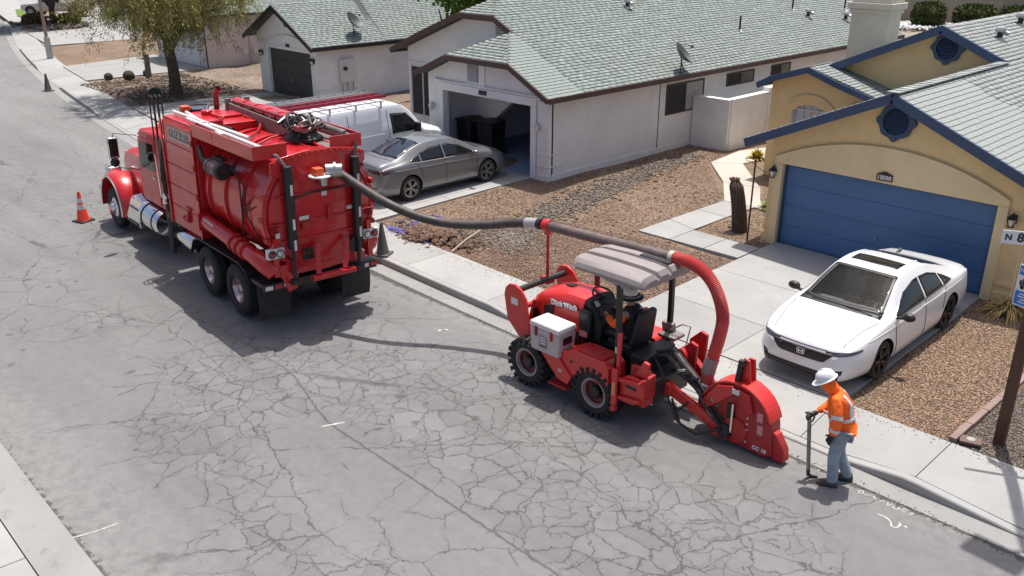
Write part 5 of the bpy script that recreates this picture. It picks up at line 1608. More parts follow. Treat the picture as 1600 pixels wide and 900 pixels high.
for s_, d in ((1, LF), (-1, RT_)):
    y = s_ * 3
    van.patch('side_window', [(1.64, y, 1.38), (1.42, y, 1.62), (1.20, y, 1.82), (.62, y, 1.88)], [(1.64, y, 1.325), (1.42, y, 1.31), (1.20, y, 1.30), (.62, y, 1.295)], d, M_cglass, VN, k=6)
    for xs_ in (((1.62, 1.25), (1.60, .9), (1.45, .5)), ((.52, 1.98), (.50, 1.3), (.50, .45)), ((-.82, 1.98), (-.82, 1.2), (-.82, .45)), ((-2.35, 1.98), (-2.35, 1.2), (-2.35, .45))):
        van.line('door_seam', [(x, y, z) for x, z in xs_], d, M_gap, VN, .006)
    van.line('body_crease', [(2.2, y, .98), (.8, y, .985), (-.6, y, .985), (-2.7, y, .98)], d, M_vanwhite, VN, .014, off=-.004)
    van.line('body_crease', [(.35, y, 1.34), (-.3, y, 1.34), (-.75, y, 1.34)], d, M_vanwhite, VN, .010, off=-.002)
    van.line('slide_rail', [(-.84, y, 1.14), (-1.5, y, 1.14), (-2.3, y, 1.14)], d, M_gap, VN, .014)
    for x in (.62, .40): van.patch('door_handle', [(x - .045, y, 1.16), (x + .045, y, 1.16)], [(x - .045, y, .96), (x + .045, y, .96)], d, M_blk, VN, off=.02, k=3)
    mb_ = MB(); mb_.box((1.42, s_ * 1.12, 1.40), (.12, .20, .30)); mb_.bar((1.46, s_ * .95, 1.32), (1.44, s_ * 1.06, 1.35), .06, .05); obj('mirror', mb_, M_blk, VN, bevel=.03)
    van.patch('headlight', [(4, s_ * .55, .98), (4, s_ * .82, .98)], [(4, s_ * .55, .82), (4, s_ * .80, .82)], FR, M_clear, VN, k=3)
van.patch('grille', [(4, -.5, .98), (4, .5, .98)], [(4, -.5, .80), (4, .5, .80)], FR, M_blk, VN, k=3)
van.line('bumper', [(4, -.80, .55), (4, 0, .55), (4, .80, .55)], FR, M_blk, VN, .09, off=.0)
b = MB(); b.tube([(1.05, .3, 2.02), (1.0, .3, 2.35)], .004, 5); obj('aerial', b, M_blk, VN)
# roof rack and ladder
rk = MB()
for x in (-2.2, -1.35, -.5, .35):
    rk.bar((x, -.86, 2.22), (x, .86, 2.22), .05, .03)
    for s_ in (1, -1): rk.bar((x, s_ * .84, 2.05), (x, s_ * .84, 2.22), .04, .04, up=(1, 0, 0))
for s_ in (1, -1): rk.bar((-2.3, s_ * .84, 2.245), (.45, s_ * .84, 2.245), .03, .03)
obj('roof_rack', rk, M_trimwhite, VN)
M_ladred = mat('ladder_red', (0.36, 0.02, 0.05), 0.45)
ld = thing('ladder', 'long ladder with red rails lying on the white van roof', 'ladder', (-22.35, 15.15, .18 + 2.36), PI / 2)
for y, m_, nm in ((-.62, M_ladred, 'rail'), (-.20, M_ladred, 'rail'), (.05, M_alloy, 'rail'), (.50, M_alloy, 'rail')):
    b = MB(); b.bar((-3.0, y, .06), (.75, y, .06), .035, .09); obj(nm, b, m_, ld)
for k in range(13):
    x = -2.85 + k * .285
    b = MB(); b.cyl((x, -.62, .06), (x, -.20, .06), .018, n=8); obj('rung', b, M_blk, ld)
    b = MB(); b.cyl((x, .05, .06), (x, .50, .06), .018, n=8); obj('rung', b, M_alloy, ld)

# ---------- far white pickup
K4 = [(-2.85, 1.15, .84, .95, .92, .75, .95, .55, .88), (-2.8, 1.25, .86, 1.0, .95, .78, .98, .50, .90), (-1.2, 1.27, .86, 1.02, .96, .78, .99, .45, .92),
      (-1.0, 1.45, .72, 1.12, .95, .80, .99, .44, .92), (-.85, 1.80, .68, 1.15, .95, .8, .99, .44, .92), (.2, 1.86, .66, 1.15, .95, .8, .99, .44, .92), (.55, 1.75, .68, 1.14, .95, .8, .99, .44, .92),
      (1.15, 1.28, .78, 1.10, .95, .8, .99, .44, .92), (1.5, 1.20, .80, 1.06, .93, .78, .98, .46, .91), (2.5, 1.12, .78, .98, .90, .74, .95, .48, .88), (2.72, 1.0, .70, .88, .80, .68, .86, .50, .80), (2.78, .85, .6, .78, .7, .62, .75, .52, .7)]
PK = thing('pickup_truck', 'pale pickup truck parked on a distant driveway', 'pickup', (-83.7, 27.4, .2), math.radians(225))
pk = Car(K4, nx=50, sub=3)
body = obj('body', pk.mb, mat('pale_pickup_paint', (.50, .46, .42), .35, coat=.5), PK, smooth=40)
arch_cut(body, [(1.85, .42, .50, .5, 1.3), (1.85, .42, .50, -1.3, -.5), (-1.75, .42, .50, .5, 1.3), (-1.75, .42, .50, -1.3, -.5)])
for x in (1.85, -1.75):
    for s_ in (1, -1): wheel(PK, (x, s_ * .86, .42), .42, .26, s_, M_alloy, 6, .62, style='single')
for s_, d in ((1, LF), (-1, RT_)):
    y = s_ * 3
    pk.patch('side_window', [(.95, y, 1.25), (.50, y, 1.62), (-.70, y, 1.66)], [(.95, y, 1.20), (.50, y, 1.19), (-.70, y, 1.19)], d, M_cglass, PK, k=5)
pk.patch('windscreen', [(1.12, -.7, 3), (1.16, 0, 3), (1.12, .7, 3)], [(.56, -.6, 3), (.58, 0, 3), (.56, .6, 3)], DN, M_cglass, PK, k=5)
# ================================================================== VACUUM TRUCK
M_red = mat('red_paint', (0.50, 0.011, 0.015), 0.26, var=0.10, vscale=1.5, coat=0.4, dirt=0.07)
M_redd = mat('red_paint_worn', (0.44, 0.014, 0.016), 0.5, var=0.16, vscale=3, dirt=0.22)
M_steel = mat('grey_brown_steel', (0.22, 0.185, 0.175), 0.5, 0.3, var=0.2, vscale=6)
M_blkm = mat('black_metal', (0.016, 0.016, 0.017), 0.5, var=0.2, vscale=5)
M_blkr = mat('black_rubber', (0.03, 0.028, 0.028), 0.75, var=0.25, vscale=4, dirt=.2)
M_label = mat('white_label', (0.66, 0.64, 0.62), 0.6)
M_cream = mat('cream_panel', (0.50, 0.44, 0.40), 0.5)
M_orange = mat('orange_paint', (0.75, 0.10, 0.03), 0.5)
M_pvc = mat('white_pvc', (0.68, 0.66, 0.64), 0.45)
M_redstripe = mat('red_reflector', (0.5, 0.02, 0.03), 0.4)
VT = thing('vacuum_truck', 'big red vacuum excavation truck with round tank and rear hose', 'truck', (-16.196, 8.758, 0.015))
VT.rotation_euler = (math.radians(1.2), 0, math.radians(176.51))

# frame
b = MB()
for s_ in (1, -1): b.bar((-1.75, s_ * .42, .88), (7.5, s_ * .42, .88), .09, .26)
for x in (-1.6, 0, 2.2, 3.6, 5.4): b.box((x, 0, .86), (.12, .80, .18))
obj('frame', b, M_blkm, VT)
b = MB()
for x in (.66, -.72, 6.64): b.cyl((x, -.95, .52), (x, .95, .52), .09, n=10); b.sphere((x, 0, .52), .22, 10, 8)
b.box((-.03, .5, .62), (1.5, .1, .12)); b.box((-.03, -.5, .62), (1.5, .1, .12))
obj('axle', b, M_blkm, VT)
# wheels
M_rimred = mat('reddish_rim_metal', (0.55, 0.42, 0.42), 0.25, 0.85)  # pale metal with an even, slight red tint
def truck_wheel(x, y, side, dual, steer=False):
    e = node('wheel', VT, (x, y, .52), (0, 0, 0 if side > 0 else PI))
    for q in ((0, -.33) if dual else (0,)):
        t = MB(); h = .125; r = .52; R1 = .30
        t.lathe([(R1, q - h), (.44, q - h - .01), (.505, q - h + .02), (r, q - h + .05), (r, q - .05), (r - .012, q - .045), (r - .012, q - .03), (r, q - .025), (r, q + .025), (r - .012, q + .03), (r - .012, q + .045), (r, q + .05), (r, q + h - .05), (.505, q + h - .02), (.44, q + h + .01), (R1, q + h), (R1 - .02, q + h - .06), (R1 - .02, q - h)], axis=(0, 1, 0), n=40)
        obj('tyre', t, M_tyre, e, smooth=40)
    b = MB()
    if dual:
        b.lathe([(.298, .12), (.30, .10), (.27, .06), (.25, -.05), (.20, -.13), (.115, -.14), (.115, .02), (.095, .06), (.001, .07)], axis=(0, 1, 0), n=30)
    else:
        b.lathe([(.298, .12), (.30, .09), (.26, .10), (.22, .13), (.13, .14), (.12, .19), (.09, .22), (.001, .225)], axis=(0, 1, 0), n=30)
    for k in range(10):
        a = 2 * PI * k / 10
        yy = -.13 if dual else .135
        b.cyl((.165 * math.cos(a), yy, .165 * math.sin(a)), (.165 * math.cos(a), yy + .03, .165 * math.sin(a)), .017, n=6)
    obj('rim', b, M_rimred if dual else M_chrome, e)
for x in (.66, -.72):
    truck_wheel(x, 1.115, 1, True); truck_wheel(x, -1.115, -1, True)
truck_wheel(6.64, 1.06, 1, False, True); truck_wheel(6.64, -1.06, -1, False, True)

# cab
prof = [(2.95, 1.16), (4.66, 1.16), (4.78, 1.95), (4.72, 2.05), (4.56, 2.74), (4.38, 2.90), (3.12, 2.95), (2.95, 2.82)]
b = MB(); b.prism(prof, 1, -1.04, 1.04)
cab = obj('cab', b, M_red, VT, bevel=.07, seg=3)
for s_ in (1, -1):
    d = MB(); d.prism([(3.50, 1.24), (4.60, 1.24), (4.66, 2.00), (4.52, 2.71), (3.50, 2.76)], 1, s_ * 1.042, s_ * 1.06)
    dr = obj('door', d, M_red, VT, bevel=.012)
    w = MB(); w.prism([(3.60, 2.03), (4.55, 2.0), (4.42, 2.62), (3.60, 2.66)], 1, s_ * 1.061, s_ * 1.068); obj('window', w, M_cglass, dr)
    h = MB(); h.bar((3.60, s_ * 1.075, 1.88), (3.75, s_ * 1.075, 1.88), .03, .03); obj('handle', h, M_chrome, dr)
    g_ = MB(); g_.tube([(3.36, s_ * 1.08, 1.5), (3.36, s_ * 1.10, 2.5)], .016, 6); obj('grab_rail', g_, M_chrome, VT)
w = MB(); w.prism([(4.735, 2.06), (4.75, 2.06), (4.595, 2.70), (4.58, 2.70)], 1, -.92, .92); obj('windscreen', w, M_cglass, VT)
v = MB(); v.bar((4.56, 0, 2.86), (4.82, 0, 2.70), 1.9, .025); obj('sun_visor', v, M_red, VT)
# hood
secs = []
for x, zt, hw, zb in ((4.70, 2.16, .93, 1.2), (5.2, 2.12, .88, 1.15), (6.0, 2.04, .76, 1.0), (6.95, 1.92, .62, .9), (7.36, 1.84, .56, .9), (7.42, 1.76, .54, .95)):
    secs.append([Vector((x, y, z)) for y, z in ((-hw, zb), (-hw, zt - .30), (-hw * .92, zt - .09), (-hw * .62, zt), (hw * .62, zt), (hw * .92, zt - .09), (hw, zt - .30), (hw, zb))])
b = MB(); b.loft(secs); obj('hood', b, M_red, VT, smooth=30)
b = MB(); b.box((7.44, 0, 1.35), (.05, .96, .85)); gr = obj('grille', b, M_chrome, VT, bevel=.02)
b = MB()
for k in range(9): b.box((7.475, -.4 + .1 * k, 1.35), (.02, .02, .8))
obj('grille_bar', b, M_blkm, VT)
for s_ in (1, -1):
    # front wing: a swept arch over the steer wheel
    rings = []
    for k in range(15):
        a = math.radians(-8 + 196 * k / 14)
        r_ = .70
        c = Vector((6.64 + r_ * 1.12 * math.cos(a), 0, .56 + r_ * math.sin(a) * 1.15))
        n = Vector((math.cos(a), 0, math.sin(a)))
        rings.append([c + Vector((0, s_ * .58, 0)), c + n * .05 + Vector((0, s_ * .66, 0)), c + n * .07 + Vector((0, s_ * .98, 0)), c + n * .03 + Vector((0, s_ * 1.20, 0)), c - n * .03 + Vector((0, s_ * 1.235, 0)), c - n * .03 + Vector((0, s_ * .60, 0))])
    b = MB(); b.loft(rings); obj('wing', b, M_red, VT, smooth=50)
    t = MB(); t.tube([r[4] + Vector((0, s_ * .004, 0)) for r in rings], .022, 6); obj('wing_trim', t, M_chrome, VT)
    h = MB(); h.box((7.32, s_ * .88, 1.32), (.28, .36, .24)); hl = obj('headlight', h, M_chrome, VT, bevel=.06)
    h = MB(); h.box((7.47, s_ * .88, 1.32), (.02, .28, .16)); obj('lens', h, M_led, hl, bevel=.01)
    # mirror on its bracket
    m_ = MB(); m_.box((4.98, s_ * 1.50, 2.40), (.10, .24, .50)); mr_ = obj('mirror', m_, M_chrome, VT, bevel=.03)
    m_ = MB(); m_.box((4.92, s_ * 1.50, 2.42), (.012, .20, .42)); m_.sphere((4.96, s_ * 1.50, 2.06), (.07, .11, .11), 12, 8); obj('mirror_glass', m_, M_cglass, mr_)
    m_ = MB(); m_.tube([(4.66, s_ * 1.03, 2.70), (4.9, s_ * 1.48, 2.76), (4.99, s_ * 1.52, 2.5), (4.99, s_ * 1.52, 2.1), (4.93, s_ * 1.4, 1.93), (4.68, s_ * 1.04, 1.88)], .011, 6); obj('mirror_bracket', m_, M_blkm, VT)
b = MB(); b.box((7.62, 0, .72), (.16, 2.4, .40)); obj('bumper', b, M_chrome, VT, bevel=.04)
b = MB()
for y in (-.6, -.3, 0, .3, .6): b.sphere((4.25, y, 2.96), (.09, .05, .04), 10, 6)
obj('roof_light', b, M_orange, VT)
b = MB(); b.lathe([(.001, 3.12), (.07, 3.10), (.085, 3.0), (.085, 2.98)], (3.7, .45, -.05), n=14); obj('beacon', b, M_chrome, VT)
# step box and polished fuel tank, near side and far side
for s_ in (1, -1):
    b = MB(); b.prism([(s_ * .80, .42), (s_ * 1.20, .42), (s_ * 1.24, .60), (s_ * 1.08, 1.06), (s_ * .80, 1.10)], 0, 4.70, 5.52); obj('step_box', b, M_chrome, VT, bevel=.02)
    b = MB(); b.box((5.1, s_ * 1.22, .52), (.7, .10, .03)); b.box((5.1, s_ * 1.13, .85), (.7, .10, .03)); obj('step', b, M_blkm, VT)
    t = MB(); t.lathe([(.001, 4.72), (.28, 4.70), (.32, 4.66), (.32, 3.62), (.28, 3.57), (.001, 3.53)], (0, s_ * .93, .78), (1, 0, 0), 28); tk = obj('fuel_tank', t, M_chrome, VT, smooth=40)
    for x in (3.8, 4.45):
        r = MB(); r.lathe([(.325, -.03), (.335, -.025), (.335, .025), (.325, .03)], (x, s_ * .93, .78), (1, 0, 0), 28); obj('strap', r, M_blkm, tk)
# air tank under the cabinet
t = MB(); t.lathe([(.001, 2.52), (.18, 2.50), (.215, 2.44), (.215, 1.44), (.18, 1.38), (.001, 1.36)], (0, 1.02, .84), (1, 0, 0), 24); obj('air_tank', t, M_chrome, VT, smooth=40)
# stack and air cleaner behind the cab
b = MB(); b.tube([(2.60, -.12, 1.6), (2.60, -.12, 3.72), (2.58, -.12, 3.84), (2.50, -.16, 3.96)], [.062, .062, .062, .072], 14, caps=False); obj('exhaust_stack', b, mat('pink_red_pipe', (.30, .05, .055), .3, .4), VT, smooth=50)
b = MB(); b.lathe([(.001, 3.60), (.19, 3.59), (.20, 3.56), (.20, 2.9)], (2.62, .28, 0), n=20); obj('air_cleaner', b, M_blkm, VT)
b = MB(); b.lathe([(.215, 3.54), (.225, 3.56), (.215, 3.60), (.19, 3.605)], (2.62, .28, 0), n=24); obj('clamp_ring', b, M_chrome, VT)
b = MB(); b.box((2.62, .60, 3.52), (.16, .18, .22)); obj('orange_cap', b, M_orange, VT, bevel=.02)

# front cabinet with the maker's panel
PX0, PX1 = .72, 2.34
b = MB(); b.box(((PX0 + PX1) / 2, 0, 2.34), (PX1 - PX0, 2.40, 2.30)); cabn = obj('cabinet', b, M_red, VT, bevel=.02)
hh = (3.46 - 1.20) / 5
for k in range(5):
    p = MB(); p.box(((PX0 + PX1) / 2, 1.215, 1.20 + hh * (k + .5)), (PX1 - PX0 - .05, .03, hh - .012)); obj('door_panel', p, M_red, cabn, bevel=.006, seg=1)
for x in (PX0, PX1):
    b = MB(); b.box((x, 1.25, 2.34), (.05, .03, 2.28)); obj('edge_strip', b, M_red, cabn)
for z in (1.5, 2.1, 2.7, 3.2):
    b = MB(); b.cyl((PX0, 1.27, z - .06), (PX0, 1.27, z + .06), .022, n=8); obj('hinge', b, M_redd, cabn)
b = MB(); b.tube([(1.62, 1.24, 1.50), (1.60, 1.28, 1.46), (1.36, 1.28, 1.44), (1.32, 1.26, 1.62)], .02, 6); b.box((1.35, 1.25, 1.55), (.10, .04, .26)); b.bar((1.2, 1.25, 1.72), (1.42, 1.25, 1.74), .03, .03); obj('latch', b, M_redd, cabn)
b = MB(); b.box((1.40, 1.238, 3.235), (1.18, .012, .26)); sg = obj('name_panel', b, M_cream, cabn, bevel=.004)
textmesh('lettering', 'GUZZLER', .25, mat('faded_letter_grey', (.26, .17, .165), .6), sg, (1.40, 1.252, 3.235), (PI / 2, 0, PI), bold=.006, sx=1.0)
b = MB(); b.box((1.40, 1.2415, 3.235), (1.06, .008, .20)); obj('name_border', b, mat('grey_border', (.55, .50, .47), .6), sg)
b = MB(); b.box(((PX0 + PX1) / 2, 0, 3.51), (PX1 - PX0 + .02, 2.36, .035)); obj('cabinet_top', b, M_red, VT, bevel=.01)
# black mast with a hooped top in front of the cabinet
b = MB(); b.box((2.62, 1.14, 2.0), (.24, .20, 1.9)); b.box((2.62, 1.16, .84), (.20, .16, .62)); b.cyl((2.62, 1.2, .38), (2.62, 1.2, 1.2), .07, n=10)
obj('mast', b, M_blkm, VT, bevel=.01)
for dy in (-.09, 0, .09):
    b = MB(); b.tube([(2.68, 1.14 + dy, 2.9), (2.68, 1.14 + dy, 3.76), (2.71, 1.14 + dy, 3.85), (2.79, 1.14 + dy, 3.89), (2.87, 1.14 + dy, 3.85), (2.90, 1.14 + dy, 3.76), (2.90, 1.14 + dy, 2.9)], .018, 6); obj('hoop', b, M_blkm, VT)
for k in range(5):
    b = MB(); z0 = random.uniform(1.3, 1.9)
    b.tube([(2.48 + random.uniform(-.1, .1), 1.24, z0 + 1.2), (2.5 + random.uniform(-.12, .12), 1.30, z0 + .6), (2.5 + random.uniform(-.1, .1), 1.25, z0)], .022, 6); obj('hose', b, M_blkr, VT)
b = MB(); b.sphere((2.55, 1.27, 1.72), (.09, .06, .10), 8, 6); b.sphere((2.62, 1.26, 1.62), (.06, .06, .06), 8, 6); b.cyl((2.45, 1.27, 1.6), (2.7, 1.27, 1.55), .03, n=8); obj('valve', b, M_chrome, VT)

# tank
TZ, TR = 2.26, 1.12
XR = -2.02
b = MB(); b.lathe([(.001, .70), (TR, .68), (TR, XR + .02), (TR - .02, XR)], (0, 0, TZ), (1, 0, 0), 56); tank = obj('tank', b, M_red, VT, smooth=40)
for x in (.42, -.35, -1.12):
    r = MB(); r.lathe([(TR - .005, -.04), (TR + .045, -.035), (TR + .045, .035), (TR - .005, .04)], (x, 0, TZ), (1, 0, 0), 56); obj('rib', r, M_red, tank, smooth=40)
# door: flange ring, dished head and stiffeners
r = MB(); r.lathe([(TR - .01, .06), (TR + .07, .055), (TR + .07, -.045), (TR - .02, -.05), (TR - .03, -.02), (TR - .03, .06)], (XR + .02, 0, TZ), (1, 0, 0), 56); obj('flange', r, M_red, tank, smooth=40)
d = MB(); d.lathe([(TR - .035, 0), (TR - .06, -.05), (.8, -.085), (.4, -.105), (.001, -.11)], (XR, 0, TZ), (1, 0, 0), 56); door = obj('rear_door', d, M_red, VT, smooth=40)
XD = XR - .115
for z, w_, m_ in ((2.66, .92, M_redd), (2.14, .95, M_redd), (1.80, .85, M_red)):
    b = MB(); b.box((XD + .01, 0, z), (.05, 2 * w_, .045)); obj('stiffener', b, m_, door, bevel=.008)
b = MB(); b.tube([(XD - .01, .62, 2.60), (XD - .03, .2, 2.66), (XD - .03, -.4, 2.67), (XD - .01, -.8, 2.66)], .018, 6); obj('cable', b, M_blkr, door)
for (y, z, w_, h_) in ((-.05, 2.62, .11, .12), (.40, 2.20, .20, .07), (-.62, 2.24, .20, .07), (.95, 1.95, .08, .09)):
    b = MB(); b.box((XD - .005, y, z), (.02, w_, h_)); obj('label', b, M_label, door)
b = MB(); b.box((XD - .01, .38, 2.06), (.08, .16, .12)); b.cyl((XD - .06, .36, 2.02), (XD, .36, 2.02), .05, n=8); obj('latch', b, M_redd, door)
b = MB(); b.box((XD - .01, -.12, 2.22), (.08, .06, .26)); obj('latch', b, M_redd, door)
# upper door skirt with scalloped top
b = MB()
top = [(-.98, 3.10), (-.98, 3.30), (-.75, 3.38), (-.3, 3.44), (.3, 3.44), (.75, 3.38), (.98, 3.30), (.98, 3.10), (.6, 2.9), (-.6, 2.9)]
b.prism(top, 0, XR - .10, XR - .06); obj('door_skirt', b, M_red, VT, bevel=.008)
b = MB()
for k in range(15):
    y = -.9 + 1.8 * k / 14; z = 3.44 - .11 * (y / .9) ** 2
    b = MB(); b.cyl((XR - .13, y, z - .05), (XR - .03, y, z - .05), .028, n=8); obj('clamp_bolt', b, M_redd, VT)
# side clamps round the flange
for k in range(18):
    a = 2 * PI * k / 18
    c = Vector((XR - .02, (TR + .07) * math.cos(a), TZ + (TR + .07) * math.sin(a)))
    if c.z > 3.2 or c.z < 1.25: continue
    b = MB(); b.box(c, (.14, .07, .09)); b.cyl(c - Vector((.12, 0, 0)), c, .02, n=6); obj('clamp', b, M_redd, tank)
# vertical rams at the back
for s_ in (1, -1):
    y = s_ * .70
    b = MB(); b.box((XD - .08, y, 2.42), (.14, .15, 1.50)); b.cyl((XD - .08, y, 3.17), (XD - .08, y, 3.24), .085, n=10); ram = obj('ram', b, M_blkm, VT, bevel=.012)
    for z in (2.80, 2.15, 1.75):
        l_ = MB(); l_.box((XD - .152, y - .02, z), (.006, .05, .20)); obj('label', l_, M_label, ram)
    r = MB(); r.cyl((XD - .08, y, 1.02), (XD - .08, y, 1.68), .038, n=10); r.box((XD - .08, y, 1.02), (.12, .16, .1)); obj('ram_rod', r, M_blkm, ram)
    r = MB(); r.tube([(XD - .05, y, 3.20), (XD + .05, s_ * .82, 3.42), (XR + .2, s_ * .9, 3.45)], .03, 8); obj('ram_arm', r, M_steel if s_ > 0 else M_blkm, ram)
    # tail lamp box: white, one red and one clear round lamp
    b = MB(); b.box((XD + .02, s_ * 1.02, 1.62), (.10, .34, .19)); lb = obj('lamp_box', b, M_label, VT, bevel=.01)
    for q, m_ in ((.08, M_redlens), (-.08, M_led)):
        l_ = MB(); l_.lathe([(.001, -.015), (.055, -.01), (.06, 0)], (XD - .03, s_ * (1.02 + q), 1.62), (1, 0, 0), 16); obj('lamp', l_, m_, lb)
        l_ = MB(); l_.lathe([(.062, 0), (.075, -.012), (.08, 0)], (XD - .03, s_ * (1.02 + q), 1.62), (1, 0, 0), 16); obj('lamp_ring', l_, M_blk, lb)
    b = MB(); b.bar((XD + .08, s_ * 1.0, 1.9), (XD + .08, s_ * 1.02, 1.15), .10, .16, up=(1, 0, 0)); obj('lamp_post', b, M_red, VT)
    b = MB()
    for k in range(4): b.lathe([(.05, -.012), (.075, 0), (.05, .012)], (XD - .0, s_ * 1.02, 2.02 + .05 * k), n=10)
    obj('spring', b, M_redd, VT)
# A-frame foot
b = MB()
for y in (-.34, .30): b.bar((XD - .06, y - .12, 1.66), (XD - .36, y + (.05 if y > 0 else .12), 1.16), .09, .10)
b.bar((XD - .38, .50, 1.12), (XD - .38, -.42, 1.12), .12, .09); obj('rear_frame', b, M_red, VT, bevel=.008)
b = MB(); b.prism([(-.95, 1.10), (.95, 1.10), (.85, 1.34), (.5, 1.46), (-.5, 1.46), (-.85, 1.34)], 0, XR - .06, XR + .5); obj('tank_saddle', b, M_red, VT, bevel=.02)
b = MB()
for k in range(6): b.box((XD - .09, .48 - .075 * (k % 3) * 1.0, 1.58 - .12 * (k // 3)), (.03, .06, .10))
obj('valve_bank', b, M_blkm, VT)
b = MB(); b.cyl((XD - .05, -.66, 1.48), (XD + .05, -.66, 1.48), .16, n=16); obj('gauge', b, M_blkm, VT)
b = MB(); b.sphere((XR + .1, -1.10, 1.42), (.2, .2, .24), 14, 8); obj('accumulator', b, M_red, VT)
# bumper, stripe and flaps
b = MB(); b.box((-1.80, .05, .98), (.52, 2.46, .08)); b.box((-2.05, .05, .94), (.06, 2.46, .16)); obj('bumper', b, M_blkm, VT, bevel=.01)
for k in range(13):
    if 3 < k < 5: continue
    b = MB(); b.box((-2.085, 1.18 - .19 * k, .95), (.012, .15, .075)); obj('stripe', b, (M_label, M_redstripe)[k % 2 if k < 4 else (0 if k % 3 else 1)], VT, smooth=0)
for y, w_ in ((.94, .66), (-.86, .66)):
    rings = []
    for k in range(6):
        z = .92 - .72 * k / 5
        x = -1.72 - .05 * math.sin(k / 5 * PI)
        rings.append([Vector((x, y - w_ / 2, z)), Vector((x, y + w_ / 2, z)), Vector((x - .018, y + w_ / 2, z)), Vector((x - .018, y - w_ / 2, z))])
    b = MB(); b.loft(rings); obj('mud_flap', b, M_blkr, VT, smooth=30)
# rear mudguards
for s_ in (1, -1):
    pts = [(1.42, .74), (1.22, 1.05), (.95, 1.16), (-1.0, 1.16), (-1.28, 1.05), (-1.45, .85)]
    rings = [[Vector((x, s_ * .72, z)), Vector((x, s_ * 1.28, z)), Vector((x, s_ * 1.28, z + .03)), Vector((x, s_ * .72, z + .03))] for x, z in pts]
    b = MB(); b.loft(rings); obj('mudguard', b, M_blkm, VT, smooth=20)
# long red tube along the near side with clamps and a rear elbow
b = MB(); b.tube([(.58, 1.17, 1.62), (-1.45, 1.17, 1.44)], .15, 18); tb = obj('side_tube', b, M_red, VT)
for x in (-.75, -1.0, -1.25):
    c = MB(); c.lathe([(.15, -.035), (.185, -.03), (.185, .03), (.15, .035)], (x, 1.17, 1.62 - .18 * (.58 - x) / 2.03), (1, 0, .088), 18); obj('tube_clamp', c, M_redd, tb)
b = MB(); b.tube([(-1.4, 1.17, 1.445), (-1.7, 1.16, 1.42), (-1.95, 1.10, 1.34), (-2.05, 1.02, 1.2)], [.15, .17, .19, .16], 16); obj('tube_elbow', b, M_red, tb, smooth=50)
b = MB(); b.box((.62, 1.17, 1.62), (.06, .36, .36)); obj('tube_flange', b, M_red, tb)
b = MB(); b.box((.25, 1.29, 1.66), (.5, .006, .12), Matrix.Rotation(-.088, 3, 'Y')); obj('label', b, M_cream, tb)
b = MB(); b.bar((-1.85, 1.0, 1.5), (-2.2, .62, .95), .14, .12); b.prism([(1.0, 1.35), (.55, 1.35), (.62, .85), (.8, .8)], 0, -2.12, -2.06); obj('outrigger', b, M_red, VT)
# blower silencer on the near side of the tank
b = MB(); b.lathe([(.001, .30), (.12, .29), (.155, .25), (.155, .08), (.165, .07), (.165, .03), (.155, .02), (.155, -.18)], (-.42, 1.27, 2.93), (1, 0, .03), 22); bl = obj('silencer', b, mat('dusty_pink_metal', (.15, .085, .085), .4, .3), VT, smooth=40)
b = MB(); b.lathe([(.155, -.18), (.17, -.20), (.17, -.29), (.14, -.32), (.001, -.32)], (-.42, 1.27, 2.93), (1, 0, .03), 22); obj('silencer_end', b, M_blkm, bl)
b = MB(); b.lathe([(.158, .13), (.168, .14), (.168, .17), (.158, .18)], (-.42, 1.27, 2.93), (1, 0, .03), 22); obj('band', b, M_blkm, bl)
b = MB(); b.tube([(-.14, 1.27, 2.95), (.2, 1.28, 3.0), (.5, 1.2, 3.18)], .05, 8); obj('silencer_pipe', b, M_blkm, bl)
b = MB(); b.box((-.42, 1.18, 3.12), (.4, .14, .05)); obj('silencer_bracket', b, M_blkm, bl)
b = MB(); b.box((-.4, 1.08, 2.82), (.3, .2, .1)); obj('silencer_bracket', b, M_blkm, bl)
for pts, r_ in (([(-.45, 1.14, 3.0), (-.8, 1.15, 3.05), (-1.15, 1.16, 2.85), (-1.2, 1.18, 2.3), (-1.05, 1.12, 1.75)], .015), ([(-.5, 1.1, 2.9), (-.9, 1.17, 3.0), (-1.3, 1.14, 2.75), (-1.35, 1.16, 2.2), (-1.5, 1.0, 1.7)], .014), ([(-1.25, 1.18, 2.3), (-1.6, 1.05, 2.62), (-2.0, .85, 2.72), (-2.15, .6, 2.66)], .013), ([(-1.3, 1.17, 2.25), (-1.7, 1.1, 2.45), (-2.05, .9, 2.5)], .012)):
    b = MB(); b.tube(pts, r_, 6); obj('hose', b, M_blkr, VT, smooth=60)
# hose trays either side of the tank top: sloping sides and end plates
for s_ in (1, -1):
    x0, x1 = .70, -2.02
    b = MB()
    yo = 1.235 if s_ > 0 else .97; yc = yo - .335
    b.box(((x0 + x1) / 2, s_ * yo, 3.49), (x0 - x1, .03, .25)); b.box((x1 + .015, s_ * yc, 3.49), (.03, .64, .25)); b.box((x0 - .016, s_ * yc, 3.49), (.03, .64, .25))
    tr = obj('hose_tray', b, M_red, VT, smooth=0)
    f = MB(); f.bar((x0 - .04, s_ * yc, 3.38), (x1 + .04, s_ * yc, 3.38), .62, .03); obj('tray_floor', f, M_steel, tr)
    g_ = MB(); g_.box((-.25, s_ * (yo - .01), 3.49), (.10, .06, .242)); obj('tray_strut', g_, M_red, tr)
for (a, c) in (((2.25, .98, 3.60), (-1.0, .82, 3.56)), ((1.2, 1.1, 3.62), (-1.9, .92, 3.50)), ((2.0, .80, 3.60), (-.4, 1.08, 3.54))):
    b = MB(); b.tube([a, c], .036, 10); obj('lance', b, M_pvc, VT)
b = MB(); b.tube([(.6, .9, 3.58), (-.1, .72, 3.56)], .04, 8); obj('lance', b, M_blkm, VT)
